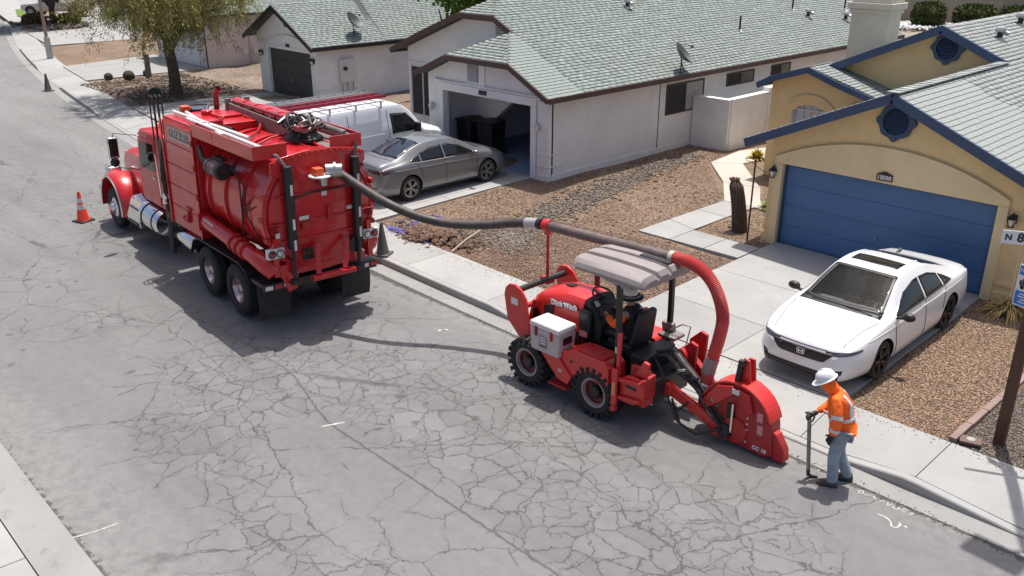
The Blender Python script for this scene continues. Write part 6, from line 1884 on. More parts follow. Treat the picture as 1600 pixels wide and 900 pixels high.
# ribs and lines over the tank top
for pts in ([(.4, .9, 3.0), (.42, .4, 3.36), (.42, -.4, 3.40)], [(.9, .75, 3.54), (1.9, -.5, 3.56)], [(-.2, .62, 3.3), (.1, .1, 3.44), (.6, -.2, 3.5), (1.2, -.1, 3.56)], [(-.6, .6, 3.28), (-.6, .2, 3.42), (-.5, -.3, 3.45)]):
    b = MB(); b.tube(pts, .025, 6); obj('pipe', b, M_redd, VT, smooth=60)
b = MB(); b.box((1.5, .15, 3.56), (.5, .5, .06)); b.box((1.15, -.6, 3.58), (.3, .4, .1)); b.cyl((1.9, .4, 3.53), (1.9, .4, 3.62), .12, n=12); obj('hatch', b, M_red, VT, bevel=.01)
# boom: open steel box beam carrying a red pipe, on a turret of hoses
bz0, bz1 = 3.48, 3.60
def bp(t, y, z): return Vector((-.70 + 2.85 * t, y, z))
for y in (-.62, -.18):
    b = MB(); b.bar(bp(0, y, bz0), bp(1, y, bz1 - .04), .05, .28); obj('boom_side', b, M_steel, VT, bevel=.006)
for t in (.02, .35, .68, .99):
    b = MB(); b.bar(bp(t, -.62, bz0 + (bz1 - bz0) * t + .10), bp(t, -.18, bz0 + (bz1 - bz0) * t + .10), .10, .05); obj('boom_brace', b, M_steel, VT)
for y in (-.62, -.18):
    b = MB(); b.bar(bp(.99, y, 3.3), bp(.99, y, 3.78), .10, .10, up=(1, 0, 0)); obj('boom_rest', b, M_steel, VT)
b = MB(); b.tube([bp(-.05, -.40, bz0 + .12), bp(1.0, -.40, bz1 + .05)], .135, 16); bpipe = obj('boom_pipe', b, M_red, VT)
for t in (.1, .28, .46, .64, .82):
    c = MB(); q = bp(t, -.40, bz0 + .12 + (bz1 - bz0 - .07) * t); c.lathe([(.135, -.03), (.155, -.02), (.155, .02), (.135, .03)], q, (3.5, 0, .3), 16); obj('pipe_band', c, M_redd, bpipe)
b = MB(); b.bar(bp(.1, -.24, bz0 + .26), bp(.92, -.24, bz1 + .14), .07, .04); obj('boom_rail', b, mat('dark_red_paint', (.20, .012, .02), .4), VT)
b = MB(); b.lathe([(.001, 3.58), (.24, 3.56), (.28, 3.50), (.36, 3.46), (.36, 3.40), (.28, 3.36)], (-1.05, -.30, 0), n=24); tu = obj('turret', b, M_blkm, VT)
b = MB(); b.lathe([(.28, 3.36), (.40, 3.25), (.46, 3.1)], (-1.05, -.30, 0), n=24); obj('turret_base', b, mat('dark_red_base', (.12, .012, .018), .5), tu)
for k in range(30):
    a = random.uniform(0, 2 * PI); r1_ = random.uniform(.1, .36)
    c = Vector((-1.05, -.30, 3.62))
    p = [c + Vector((r1_ * math.cos(a), r1_ * math.sin(a), random.uniform(-.06, .05)))]
    for j in range(3):
        a += random.uniform(.4, 1.1); rr = random.uniform(.15, .40)
        p.append(c + Vector((rr * math.cos(a) + .1 * j, rr * math.sin(a), random.uniform(.0, .24))))
    b = MB(); b.tube(smooth_path([Vector(q) for q in p], 5), random.choice((.016, .02, .026)), 6); obj('hose', b, random.choice((M_blkr, M_blkr, M_steel, M_metal)), VT, smooth=60)
for (y, z) in ((-.10, 3.72), (-.5, 3.72)):
    b = MB(); b.cyl((-.5, y, z), (-1.1, y, z - .03), .06, n=10); obj('hydraulic_motor', b, M_blkm, VT)
b = MB(); b.box((-1.28, -.12, 3.68), (.16, .24, .10)); obj('valve_block', b, mat('pinkish_metal', (.36, .10, .11), .4, .4), VT, bevel=.01)
b = MB(); b.cyl((-.3, -.66, 3.66), (-1.75, -.80, 3.58), .06, n=10); b.cyl((-1.0, -.74, 3.62), (-1.95, -.84, 3.55), .035, n=8); obj('boom_ram', b, M_steel, VT)
b = MB()
for k in range(3): b.bar((-1.3 - .02 * k, -.05 - .25 * k, 3.40), (-1.75, -.05 - .25 * k, 3.36), .04, .04)
obj('turret_strut', b, M_red, VT)
# hose port on the door: white flange, orange block, chrome camlock
b = MB(); b.lathe([(.001, .02), (.20, .015), (.21, 0), (.20, -.015), (.001, -.02)], (XD - .16, .10, 2.99), (0, 0, 1), 22); pf = obj('port_flange', b, M_pvc, VT)
b = MB(); b.box((XD - .17, .14, 3.07), (.17, .17, .15)); obj('port_block', b, M_orange, pf, bevel=.01)
b = MB(); b.cyl((XD - .14, -.04, 3.06), (XD - .28, -.30, 3.06), .13, n=18); b.lathe([(.13, -.03), (.16, -.02), (.16, .02), (.13, .03)], (XD - .2, -.2, 3.06), (-.14, -.22, 0), 18); obj('camlock', b, M_alloy, pf)
b = MB(); b.cyl((XD - .1, .0, 2.95), (XD - .12, .0, 2.78), .10, .07, n=12); obj('port_neck', b, M_alloy, pf)
b = MB(); b.tube([(XD - .04, .45, 3.15), (XD - .10, .40, 2.95), (XD - .06, .42, 2.75)], .012, 5); b.tube([(XD - .06, .5, 3.2), (XD - .12, .5, 3.0), (XD - .04, .38, 2.86)], .012, 5); obj('chain', b, M_redd, VT)
# ================================================================== TRENCHER WITH ROCK SAW
TT = thing('trencher_tractor', 'red ride-on trencher tractor with canopy and rear rock saw', 'tractor', (-8.7, 10.4, 0), PI)
M_tred = mat('tractor_red', (0.58, 0.020, 0.016), 0.36, var=0.08, vscale=2, coat=0.4, dirt=0.14)
M_tredd = mat('tractor_red_frame', (0.42, 0.014, 0.016), 0.45, var=0.15, vscale=3, dirt=0.22)
M_rimred2 = mat('dusty_red_rim', (0.20, 0.035, 0.035), 0.6, var=.25, vscale=5)
M_rimgrey = mat('dusty_rim_band', (0.30, 0.26, 0.255), 0.7, var=.2, vscale=6)
M_canopy = mat('tan_grey_canopy', (0.27, 0.235, 0.23), 0.55, var=0.08, vscale=3, dirt=.2)
M_vinyl = mat('black_vinyl', (0.018, 0.018, 0.019), 0.55)
# wheels: chunky lugged tyres
def lug_wheel(x, y, side):
    e = node('wheel', TT, (x, y, .43), (0, 0, 0 if side > 0 else PI))
    b = MB(); h = .16
    b.lathe([(.26, -h), (.33, -h - .02), (.385, -h + .02), (.395, -.08), (.395, .08), (.385, h - .02), (.33, h + .02), (.26, h), (.24, h - .05), (.24, -h)], axis=(0, 1, 0), n=40)
    for k in range(20):
        a = 2 * PI * k / 20
        for s2, da in ((1, 0), (-1, PI / 20)):
            a2 = a + da
            er = Vector((math.cos(a2), 0, math.sin(a2))); et = Vector((-math.sin(a2), 0, math.cos(a2)))
            R = Matrix((er, (Vector((0, 1, 0)) + et * .35 * s2).normalized(), et)).transposed()
            b.box(er * .405 + Vector((0, s2 * .095, 0)), (.055, .15, .052), R)
            b.box(er * .375 + Vector((0, s2 * (h - .005), 0)), (.10, .045, .045), Matrix((er, Vector((0, 1, 0)), et)).transposed())
    obj('tyre', b, M_tyre, e, smooth=30)
    r = MB(); r.lathe([(.262, h - .005), (.262, h - .015), (.215, h - .02), (.20, h - .06), (.262, h - .08)], axis=(0, 1, 0), n=36); obj('rim_band', r, M_rimgrey, e)
    r = MB(); r.lathe([(.212, h - .025), (.19, .04), (.15, .02), (.15, .03), (.001, .035)], axis=(0, 1, 0), n=32); obj('rim', r, M_rimred2, e)
    r = MB(); r.lathe([(.09, .02), (.105, .05), (.10, .12), (.08, .14), (.001, .145)], axis=(0, 1, 0), n=20); 
    for k in range(8):
        a = 2 * PI * k / 8
        r.cyl((.125 * math.cos(a), .03, .125 * math.sin(a)), (.125 * math.cos(a), .06, .125 * math.sin(a)), .013, n=6)
    obj('hub', r, M_blkm, e)
for x in (.78, -.71):
    lug_wheel(x, .70, 1); lug_wheel(x, -.70, -1)
b = MB(); b.box((.1, 0, .52), (2.3, .56, .24)); b.cyl((.75, -.6, .43), (.75, .6, .43), .09, n=10); b.cyl((-.72, -.6, .43), (-.72, .6, .43), .09, n=10); b.box((-.2, 0, .8), (1.4, .6, .4))
obj('frame', b, M_blkm, TT)
b = MB(); b.box((.85, 0, .72), (.9, .76, .16)); b.box((1.05, .45, .80), (.5, .12, .30)); obj('front_frame', b, M_tredd, TT, bevel=.01)
# hood: rounded, falls to the nose
secs = []
for x, zt, hw in ((-.02, 1.66, .36), (.25, 1.67, .38), (.65, 1.63, .39), (.95, 1.54, .38), (1.10, 1.42, .36), (1.16, 1.25, .34)):
    zb = .86
    secs.append([Vector((x, y, z)) for y, z in ((-hw, zb), (-hw, zt - .22), (-hw * .93, zt - .09), (-hw * .75, zt - .015), (0, zt + .02), (hw * .75, zt - .015), (hw * .93, zt - .09), (hw, zt - .22), (hw, zb))])
b = MB(); b.loft(secs); hood = obj('hood', b, M_tred, TT, smooth=40)
def sidepoly(name, poly, y0, y1, m, par, bevel=.0):
    q = MB(); q.prism(poly, 1, y0, y1); return obj(name, q, m, par, bevel=bevel)
for s_ in (1, -1):
    sidepoly('intake', [(.80, 1.36), (.58, 1.40), (.62, 1.12), (.58, .90), (.80, .88)], s_ * .375, s_ * .405, M_blk, hood)
    sidepoly('engine_bay', [(.46, 1.02), (.02, 1.08), (-.02, .86), (.46, .86)], s_ * .36, s_ * .40, M_blk, hood)
    sidepoly('nose_opening', [(1.10, 1.20), (.98, 1.24), (.90, 1.16), (.90, .92), (1.08, .88)], s_ * .36, s_ * .392, M_blk, hood)
t = textmesh('lettering', 'Ditch Witch', .112, M_label, hood, (.36, .398, 1.475), (PI / 2, 0, PI), bold=.008, sx=1.02)
t.rotation_euler = (math.radians(90), math.radians(-4), PI)
t2 = textmesh('lettering_shadow', 'Ditch Witch', .112, M_blk, hood, (.366, .388, 1.470), (math.radians(90), math.radians(-4), PI), bold=.016, sx=1.02)
b = MB(); b.box((.55, 0, 1.672), (.16, .10, .02), Matrix.Rotation(.06, 3, 'Y')); obj('bonnet_vent', b, M_blk, hood)
b = MB(); b.tube([(.35, -.42, 1.50), (.35, -.42, 1.80)], .05, 12, caps=False); b.lathe([(.05, 1.78), (.07, 1.80), (.055, 1.82)], (.35, -.42, 0), n=12); b.lathe([(.001, 1.74), (.05, 1.74)], (.35, -.42, 0), n=12); obj('exhaust', b, mat('dull_red_brown', (.10, .03, .025), .6), TT)
# front bracket: two rounded plates with a roller between them
plate = [(1.50, 1.42), (1.47, 1.55), (1.38, 1.64), (1.24, 1.66), (1.10, 1.60), (.98, 1.45), (.86, .74), (1.10, .70), (1.42, .98)]
for s_ in (1, -1):
    sidepoly('bracket_plate', plate, s_ * .62, s_ * .67, M_tred, TT, .012)
b = MB(); b.cyl((1.28, -.60, 1.52), (1.28, .62, 1.52), .055, n=14); obj('roller', b, M_blkm, TT)
b = MB(); b.cyl((1.15, -.6, 1.25), (1.15, .6, 1.25), .05, n=12); b.box((1.0, 0, .8), (.2, 1.24, .1)); b.bar((1.10, .45, .95), (1.0, .42, 1.4), .08, .05); obj('bracket_bar', b, M_tredd, TT, bevel=.01)
b = MB(); b.box((1.24, .675, 1.36), (.16, .006, .12)); obj('label', b, M_label, TT)
# hose support pole
b = MB(); b.cyl((1.42, -.32, 1.40), (1.42, -.32, 2.34), .028, n=10); b.box((1.42, -.32, 1.44), (.18, .18, .12)); obj('support_pole', b, M_tredd, TT)
b = MB(); b.prism([(1.54, 2.42), (1.30, 2.42), (1.34, 2.30), (1.40, 2.26), (1.46, 2.28)], 1, -.36, -.28); b.prism([(1.5, 2.52), (1.34, 2.52), (1.3, 2.42), (1.54, 2.42)], 1, -.24, -.22); obj('pole_saddle', b, M_tred, TT)
# dash, wheel and tower
b = MB(); b.prism([(.02, .9), (.02, 1.62), (-.10, 1.66), (-.36, 1.30), (-.34, .9)], 1, -.30, .30); obj('dash', b, M_vinyl, TT, bevel=.02)
b = MB(); b.box((-.10, .36, 1.27), (.24, .12, .50)); obj('control_box', b, M_blk, TT, bevel=.04)
b = MB(); b.box((-.10, .425, 1.12), (.16, .006, .10)); obj('label', b, mat('pink_label', (.55, .22, .22), .6), TT)
b = MB(); b.box((-.17, .18, 1.60), (.10, .08, .02), Matrix.Rotation(-.9, 3, 'Y')); obj('gauge_label', b, M_label, TT)
sw = node('steering_wheel', TT, (-.16, .02, 1.70), (0, math.radians(-28), 0))
ring = [(.19 * math.cos(2 * PI * k / 28), .19 * math.sin(2 * PI * k / 28), 0) for k in range(29)]
b = MB(); b.tube(ring, .016, 8, caps=False); obj('wheel_rim', b, M_vinyl, sw)
b = MB()
for k in range(3): b.bar((0, 0, -.02), (.185 * math.cos(2.1 * k + .5), .185 * math.sin(2.1 * k + .5), 0), .03, .015)
b.cyl((0, 0, -.03), (0, 0, .02), .05, n=12); b.cyl((0, 0, -.3), (0, 0, -.02), .03, n=10); obj('wheel_spokes', b, M_vinyl, sw)
for y in (.22, .28, -.2):
    b = MB(); b.tube([(-.28, y, 1.3), (-.36, y + .02, 1.56)], .010, 6); b.sphere((-.36, y + .02, 1.58), .024, 8, 6); obj('lever', b, M_blk, TT)
# rear fender / step
b = MB()
b.prism([(-.26, 1.03), (-.90, 1.03), (-1.0, .95), (-1.02, .62), (-.92, .60), (-.55, .72), (-.36, .62), (-.20, .48), (.20, .60), (.42, .78), (.42, .84), (.1, .84)], 1, .42, .86)
fen = obj('fender', b, M_tred, TT, bevel=.02)
b = MB(); b.box((-.62, .64, 1.045), (.5, .36, .02)); obj('fender_tread', b, M_tredd, fen)
b = MB(); b.prism([(-.26, 1.03), (-.90, 1.03), (-1.0, .95), (-1.02, .62), (-.55, .72), (-.20, .5), (.20, .60)], 1, -.86, -.42); obj('fender', b, M_tred, TT, bevel=.02)
b = MB()
b.prism([(.40, .80), (.05, .86), (-.28, .55), (-.20, .40), (.02, .44)], 1, .862, .90); st = obj('step_plate', b, M_tred, TT, bevel=.008)
textmesh('lettering', '80', .08, M_label, st, (-.04, .904, .60), (PI / 2, 0, PI))
b = MB(); b.box((.0, .80, .30), (.38, .22, .03)); b.bar((.1, .72, .32), (.1, .72, .7), .03, .08, up=(1, 0, 0)); obj('step', b, M_tredd, TT)
b = MB()
for x, z in ((-.25, .82), (-.45, .78)): b.cyl((x, .855, z), (x, .868, z), .025, n=10)
obj('plug', b, M_blk, fen)
# seat
b = MB(); b.box((-.68, -.02, 1.05), (.50, .52, .14)); s0 = obj('seat', b, M_vinyl, TT, bevel=.05)
b = MB()
R = Matrix.Rotation(math.radians(-12), 3, 'Y')
b.box((-.98, -.02, 1.40), (.13, .54, .62), R, top=.9, topy=.72); obj('seat_back', b, M_vinyl, TT, bevel=.05)
for s_ in (1, -1):
    b = MB(); b.box((-.72, s_ * .32 - .02, 1.27), (.36, .08, .06)); obj('armrest', b, M_vinyl, TT, bevel=.02)
b = MB(); b.box((-.68, 0, .93), (.56, .60, .2)); obj('seat_base', b, M_blkm, TT)
# canopy on two posts
for s_ in (1, -1):
    b = MB(); b.tube([(-1.02, s_ * .66, .75), (-1.02, s_ * .66, 1.5), (-1.0, s_ * .66, 2.30)], .055, 4); obj('canopy_post', b, M_blkm, TT, bevel=.008, smooth=0)
b = MB(); b.box((-1.03, .722, 1.25), (.03, .006, .10)); obj('label', b, M_label, TT)
b = MB(); b.bar((-1.02, -.68, 1.02), (-1.02, -.62, 1.30), .10, .22, up=(1, 0, 0)); b.box((-1.12, -.58, 1.12), (.34, .3, .06)); obj('post_foot', b, M_steel, TT, bevel=.02)
b = MB(); b.bar((-1.0, -.66, 2.28), (-1.0, .66, 2.28), .08, .06); b.bar((-.5, .4, 2.3), (-1.2, .4, 2.3), .06, .05); b.bar((-.5, -.4, 2.3), (-1.2, -.4, 2.3), .06, .05); obj('canopy_frame', b, M_blkm, TT)
# canopy: ribbed shell lofted along its length
def can_ring(x, hw, z, th):
    pr = [(-hw, -.01), (-hw * .95, .07), (-hw * .84, .115), (-hw * .60, .135), (-hw * .555, .07), (-hw * .50, .07), (-hw * .455, .14), (-hw * .10, .145), (-hw * .055, .07), (hw * .0, .07), (hw * .045, .145), (hw * .38, .14), (hw * .425, .065), (hw * .49, .065), (hw * .54, .13), (hw * .84, .11), (hw * .95, .06), (hw, -.01), (hw * .97, -.06), (-hw * .97, -.06)]
    return [Vector((x, y, z + q * th)) for y, q in pr]
rings = [can_ring(x, hw, z, th) for x, hw, z, th in ((.08, .40, 2.33, .5), (.04, .56, 2.345, .85), (-.10, .66, 2.36, 1), (-.6, .69, 2.385, 1), (-1.15, .69, 2.385, 1), (-1.36, .67, 2.37, .95), (-1.42, .6, 2.345, .6))]
b = MB(); b.loft(rings); can = obj('canopy', b, M_canopy, TT, smooth=28, bevel=.01)
b = MB(); b.prism([(-.55, 2.345), (-1.12, 2.345), (-1.10, 2.27), (-1.02, 2.24), (-.92, 2.27)], 1, .55, .69); obj('canopy_skirt', b, M_canopy, can, bevel=.02)
b = MB(); b.prism([(-.55, 2.345), (-1.12, 2.345), (-1.10, 2.27), (-1.02, 2.24), (-.92, 2.27)], 1, -.69, -.55); obj('canopy_skirt', b, M_canopy, can, bevel=.02)
b = MB(); b.box((-1.05, -.12, 2.50), (.55, .10, .08)); obj('pipe_rest', b, M_blkm, can)
# rear: red blade frame on the near side and the swing arm to the saw
b = MB(); b.prism([(-1.22, .40), (-1.22, 1.02), (-1.55, 1.02), (-1.62, .92), (-1.62, .48), (-1.50, .36)], 1, .50, .58); b.prism([(-1.20, .48), (-1.20, .86), (-1.34, .96), (-1.64, .96), (-1.66, .62), (-1.48, .50)], 1, .76, .81); rp_ = obj('rear_panel', b, M_tred, TT, bevel=.012)
for z_ in (.60, .90):
    b = MB(); b.bar((-1.18, .84, z_ - .04), (-1.62, .84, z_ + .02), .06, .05); obj('panel_flange', b, M_tred, rp_, bevel=.008)
b = MB(); b.bar((-1.62, .50, .80), (-1.64, .80, .80), .06, .36); obj('panel_side', b, M_tredd, rp_, bevel=.01)
b = MB(); b.prism([(-1.40, .96), (-1.62, .96), (-1.66, 1.22), (-1.56, 1.24)], 1, .66, .72); obj('panel_ear', b, M_tred, rp_, bevel=.01)
b = MB(); b.box((-1.16, .88, .72), (.10, .05, .62)); b.cyl((-1.16, .84, .36), (-1.16, .92, .36), .05, n=12); b.box((-1.16, .80, 1.25), (.06, .06, .70)); obj('rear_post', b, M_tred, TT, bevel=.012)
b = MB(); b.box((-1.16, .91, .70), (.06, .004, .22)); obj('label', b, mat('orange_label', (.7, .25, .15), .6), TT)
b = MB(); b.box((-1.42, .813, .78), (.20, .006, .05)); obj('slot', b, M_blk, TT)
b = MB(); b.box((-1.35, 0, .62), (.5, .9, .42)); b.box((-1.2, 0, .95), (.3, .8, .3)); obj('gearbox', b, M_blkm, TT, bevel=.03)
b = MB(); b.prism([(-1.42, .50), (-1.42, 1.12), (-1.62, 1.32), (-1.74, 1.28), (-1.72, .55)], 1, -.72, -.66); b.prism([(-1.42, .50), (-1.42, 1.0), (-1.62, 1.22), (-1.74, 1.18), (-1.72, .55)], 1, -.46, -.40); b.cyl((-1.5, -.75, .95), (-1.5, -.3, .95), .12, n=14); obj('rear_bracket', b, M_tredd, TT, bevel=.01)
# two arms down to the saw, the ram and the hose bundle
b = MB(); b.bar((-1.55, .10, .62), (-2.62, .02, .22), .09, .17); b.cyl((-1.6, .04, .60), (-1.6, .18, .60), .11, n=14); b.box((-2.55, .03, .22), (.3, .12, .2)); obj('boom_arm', b, M_tred, TT, bevel=.015)
b = MB(); b.bar((-1.62, -.52, .85), (-2.35, -.42, .40), .10, .16); obj('boom_arm', b, M_tredd, TT, bevel=.015)
b = MB(); b.cyl((-1.45, -.12, 1.02), (-2.15, -.10, .58), .06, n=12); b.cyl((-2.1, -.10, .61), (-2.5, -.08, .36), .032, n=10); obj('lift_ram', b, M_steel, TT)
for k in range(8):
    oy = random.uniform(-.16, .16); oz = random.uniform(-.03, .05)
    pts = [(-1.30, .05 + oy * .5, 1.05 + oz), (-1.5, -.05 + oy, 1.12 + oz), (-1.75, -.05 + oy, .92 + oz), (-2.05, -.05 + oy * .7, .74 + oz), (-2.35, -.02 + oy * .5, .48 + oz), (-2.6, .04 + oy * .4, .30 + oz)]
    b = MB(); b.tube(pts, random.choice((.018, .022, .028)), 7); obj('hydraulic_hose', b, random.choice((M_blkr, M_blkr, M_steel)), TT, smooth=60)
for pts in ([(-1.7, .12, .45), (-1.95, .22, .14), (-2.25, .25, .10), (-2.5, .14, .22)], [(-1.62, .15, .5), (-1.95, .30, .22), (-2.3, .30, .14), (-2.6, .12, .28)], [(-2.15, .06, .66), (-2.4, .18, .5), (-2.58, .12, .32)], [(-2.0, -.2, .8), (-2.25, -.1, .72), (-2.45, .05, .5)], [(-1.25, .2, 1.0), (-1.42, .3, .85), (-1.5, .28, .6), (-1.4, .2, .5)], [(-1.3, .12, 1.05), (-1.55, .26, .95), (-1.6, .22, .72), (-1.5, .12, .58)], [(-2.0, .1, .5), (-1.9, .2, .35), (-1.75, .16, .38)]):
    b = MB(); b.tube(pts, .02, 6); obj('hydraulic_hose', b, M_blkr, TT, smooth=60)
# saw: round housing with fin, rear shoe, motor
SX, SZ, SR = -2.76, .47, .60
near, farr = .0, -.27
out = [(-2.16, .30)] + [(SX + SR * math.cos(math.radians(a)), SZ + SR * math.sin(math.radians(a))) for a in range(12, 176, 8)] + [(-3.37, .40), (-3.40, .12), (-3.30, .05), (-2.62, .07), (-2.30, .14)]
M_sawred = mat('saw_red', (.36, .013, .016), .42, var=.15, vscale=3, dirt=.16)
b = MB(); b.prism(out, 1, farr, near); saw = obj('saw_housing', b, M_sawred, TT, bevel=.02)
for k in range(13):
    a = math.radians(20 + 12 * k); q = MB(); q.cyl((SX + .545 * math.cos(a), near, SZ + .545 * math.sin(a)), (SX + .545 * math.cos(a), near + .014, SZ + .545 * math.sin(a)), .014, n=6); obj('bolt', q, M_redd, saw)
# raised rim band round the drum
rim = [(SX + (SR + .012) * math.cos(math.radians(a)), SZ + (SR + .012) * math.sin(math.radians(a))) for a in range(20, 172, 8)]
b = MB()
for (x0, z0), (x1, z1) in zip(rim[:-1], rim[1:]): b.bar((x0, (near + farr) / 2, z0), (x1, (near + farr) / 2, z1), near - farr + .07, .02, up=(0, 1, 0)) if False else b.prism([(x0, z0), (x1, z1), (SX + (x1 - SX) * .955, SZ + (z1 - SZ) * .955), (SX + (x0 - SX) * .955, SZ + (z0 - SZ) * .955)], 1, farr - .03, near + .03)
obj('rim_band', b, M_tred, saw)
b = MB(); b.prism([(-3.30, .50), (-3.42, .46), (-3.56, .24), (-3.58, .06), (-3.42, .03), (-3.36, .10), (-3.34, .4)], 1, farr + .06, near - .05); obj('rear_shoe', b, M_tredd, saw, bevel=.015)
# front gusset plates
b = MB(); b.prism([(-2.20, .62), (-2.44, .94), (-2.70, 1.02), (-2.74, .92), (-2.58, .76), (-2.42, .60), (-2.3, .52)], 1, near, near + .06); obj('gusset', b, M_tred, saw, bevel=.01)
b = MB(); b.prism([(-2.78, 1.0), (-2.98, .96), (-3.06, .70), (-2.98, .62), (-2.86, .78)], 1, near, near + .055); obj('gusset', b, M_tredd, saw, bevel=.01)
b = MB(); b.prism([(-2.62, .96), (-2.90, .96), (-2.84, 1.42), (-2.74, 1.44)], 1, -.14, -.10); b.prism([(-2.62, .96), (-2.90, .96), (-2.84, 1.40), (-2.76, 1.40)], 1, -.28, -.24); fin = obj('lift_fin', b, M_tred, saw, bevel=.008)
b = MB(); b.bar((-2.70, -.05, .98), (-2.74, -.06, 1.42), .07, .07, up=(1, 0, 0)); b.cyl((-2.76, -.3, 1.36), (-2.76, -.02, 1.36), .03, n=10); obj('fin_post', b, M_blkm, saw)
b = MB(); b.prism([(-2.62, .70), (-2.72, .72), (-2.80, .30), (-2.62, .26)], 1, near + .002, near + .02); obj('slot', b, M_blk, saw)
b = MB(); b.cyl((-2.73, near + .05, .26), (-2.73, near + .05, .74), .022, n=10); obj('depth_rod', b, M_chrome, saw)
b = MB(); b.lathe([(.001, .10), (.10, .10), (.12, .08), (.13, 0)], (-2.62, near, .24), (0, 1, 0), 20)
for k in range(8):
    a = 2 * PI * k / 8; b.cyl((-2.62 + .10 * math.cos(a), near + .08, .24 + .10 * math.sin(a)), (-2.62 + .10 * math.cos(a), near + .11, .24 + .10 * math.sin(a)), .014, n=6)
obj('drive_motor', b, M_blkm, saw)
b = MB(); b.lathe([(.001, .03), (.20, .03), (.21, .0)], (-2.78, near, .30), (0, 1, 0), 28); obj('hub_plate', b, M_tredd, saw)
for k, z in enumerate((.20, .30, .40, .50, .60, .70)):
    b = MB(); b.cyl((-2.97, near, z - .02), (-2.97, near + .018, z - .02), .014, n=6); obj('bolt', b, M_label, saw)
for (x, z) in ((-3.16, .66), (-3.18, .46)):
    b = MB(); b.box((x, near + .003, z), (.09, .006, .15)); obj('label', b, mat('faded_pink_label', (.60, .25, .25), .6), saw)
b = MB(); b.box((-2.76, near + .062, .95), (.12, .006, .08)); obj('label', b, M_label, saw)
textmesh('lettering', 'CC 10', .085, M_label, saw, (-3.20, near + .003, .145), (PI / 2, 0, PI), bold=.004)
b = MB(); b.tube([(-2.14, -.20, .28), (-2.12, -.20, .5), (-2.10, -.20, .78)], [.15, .125, .115], 16); obj('suction_inlet', b, M_tredd, saw, smooth=50)
b = MB(); b.lathe([(.118, 0), (.13, .01), (.13, .05), (.118, .06)], (-2.10, -.20, .70), (.03, 0, 1), 16); b.lathe([(.118, 0), (.128, .01), (.128, .03), (.118, .04)], (-2.105, -.20, .60), (.03, 0, 1), 16); obj('inlet_clamp', b, M_redd, saw)
b = MB(); b.tube([(-1.1, -.5, 1.2), (-1.3, -.6, 1.35), (-1.45, -.62, 1.35), (-1.5, -.45, 1.1)], .012, 6); obj('guard_rail', b, M_steel, TT)
for k in range(9):
    c = Vector((-1.75 - .11 * k, random.uniform(-.12, .10), .95 - .07 * k + random.uniform(-.04, .05)))
    b = MB(); b.cyl(c, c + Vector((random.uniform(-.1, .1), random.uniform(-.06, .06), random.uniform(-.02, .06))), random.uniform(.022, .04), n=8); b.box(c, (.05, .06, .05)); obj('fitting', b, random.choice((M_steel, M_alloy, M_blkm)), TT, bevel=.006)

# ---------------------------------------------------------------- vacuum hose: black hose, rigid pipe, red flexible end
HS = thing('vacuum_hose', 'long black and red vacuum hose from the truck to the saw', 'hose', (0, 0, 0))
hp = smooth_path([(-14.06, 8.95, 3.06), (-13.93, 9.05, 2.95), (-13.53, 9.17, 2.77), (-13.11, 9.29, 2.60), (-12.74, 9.45, 2.45), (-12.38, 9.66, 2.32), (-12.05, 9.90, 2.24), (-11.68, 10.14, 2.225), (-11.3, 10.37, 2.26), (-10.92, 10.58, 2.33), (-10.5, 10.68, 2.405)], 10)
rr = [.082 + .004 * (i % 2) for i in range(len(hp))]
b = MB(); b.tube(hp, rr, 14); obj('black_hose', b, mat('ribbed_black_hose', (.05, .04, .037), .5, var=.35, vscale=9, dirt=.18), HS, smooth=60)
b = MB(); b.tube([(-10.60, 10.665, 2.39), (-10.34, 10.70, 2.43)], .098, 16); obj('silver_wrap', b, mat('silver_tape', (.45, .42, .42), .4, .4), HS)
b = MB(); b.tube([(-10.33, 10.70, 2.432), (-10.24, 10.70, 2.44)], .104, 16); obj('band', b, M_blkm, HS)
b = MB(); b.tube([(-10.20, 10.70, 2.44), (-10.05, 10.70, 2.452)], .11, 16); obj('coupling', b, M_redstripe, HS, bevel=.01)
pe = Vector((-7.48, 10.70, 2.55))
b = MB(); b.tube([(-10.20, 10.70, 2.44), pe], .087, 18); obj('rigid_pipe', b, mat('brown_grey_pipe', (.13, .095, .088), .42, .2, var=.3, vscale=5, dirt=.25), HS)
b = MB(); b.tube([pe - Vector((.03, 0, 0)), pe + Vector((.05, 0, .002))], .108, 18); obj('pipe_clamp', b, mat('pale_clamp', (.55, .48, .40), .4, .3), HS, bevel=.008)
rp = smooth_path([pe, (-7.2, 10.69, 2.565), (-6.92, 10.69, 2.50), (-6.70, 10.69, 2.33), (-6.55, 10.69, 2.08), (-6.49, 10.70, 1.82), (-6.52, 10.69, 1.50), (-6.57, 10.67, 1.22), (-6.60, 10.62, .97), (-6.60, 10.60, .77)], 24)
M_flex = mat('red_flexible_hose', (.50, .045, .04), .45, var=.12, vscale=6, dirt=.25)
nr = len(rp); k1 = int(nr * .62)
rad = []
for i in range(nr):
    rib = .012 if i % 2 else 0
    rad.append(.10 - (rib if i < nr * .56 else rib * .35))
b = MB(); b.tube(rp, rad, 18); obj('red_hose', b, M_flex, HS, smooth=25)
i0, i1 = int(nr * .80), int(nr * .915)
b = MB(); b.tube(rp[i0:i1], .108, 18); obj('grey_wrap', b, mat('grey_tape', (.24, .19, .185), .6, var=.2), HS)
# loop of hose wire by the clamp
b = MB(); b.tube(smooth_path([(-7.45, 10.82, 2.52), (-7.40, 10.86, 2.46), (-7.46, 10.83, 2.42)]), .01, 6); obj('tie', b, M_label, HS)
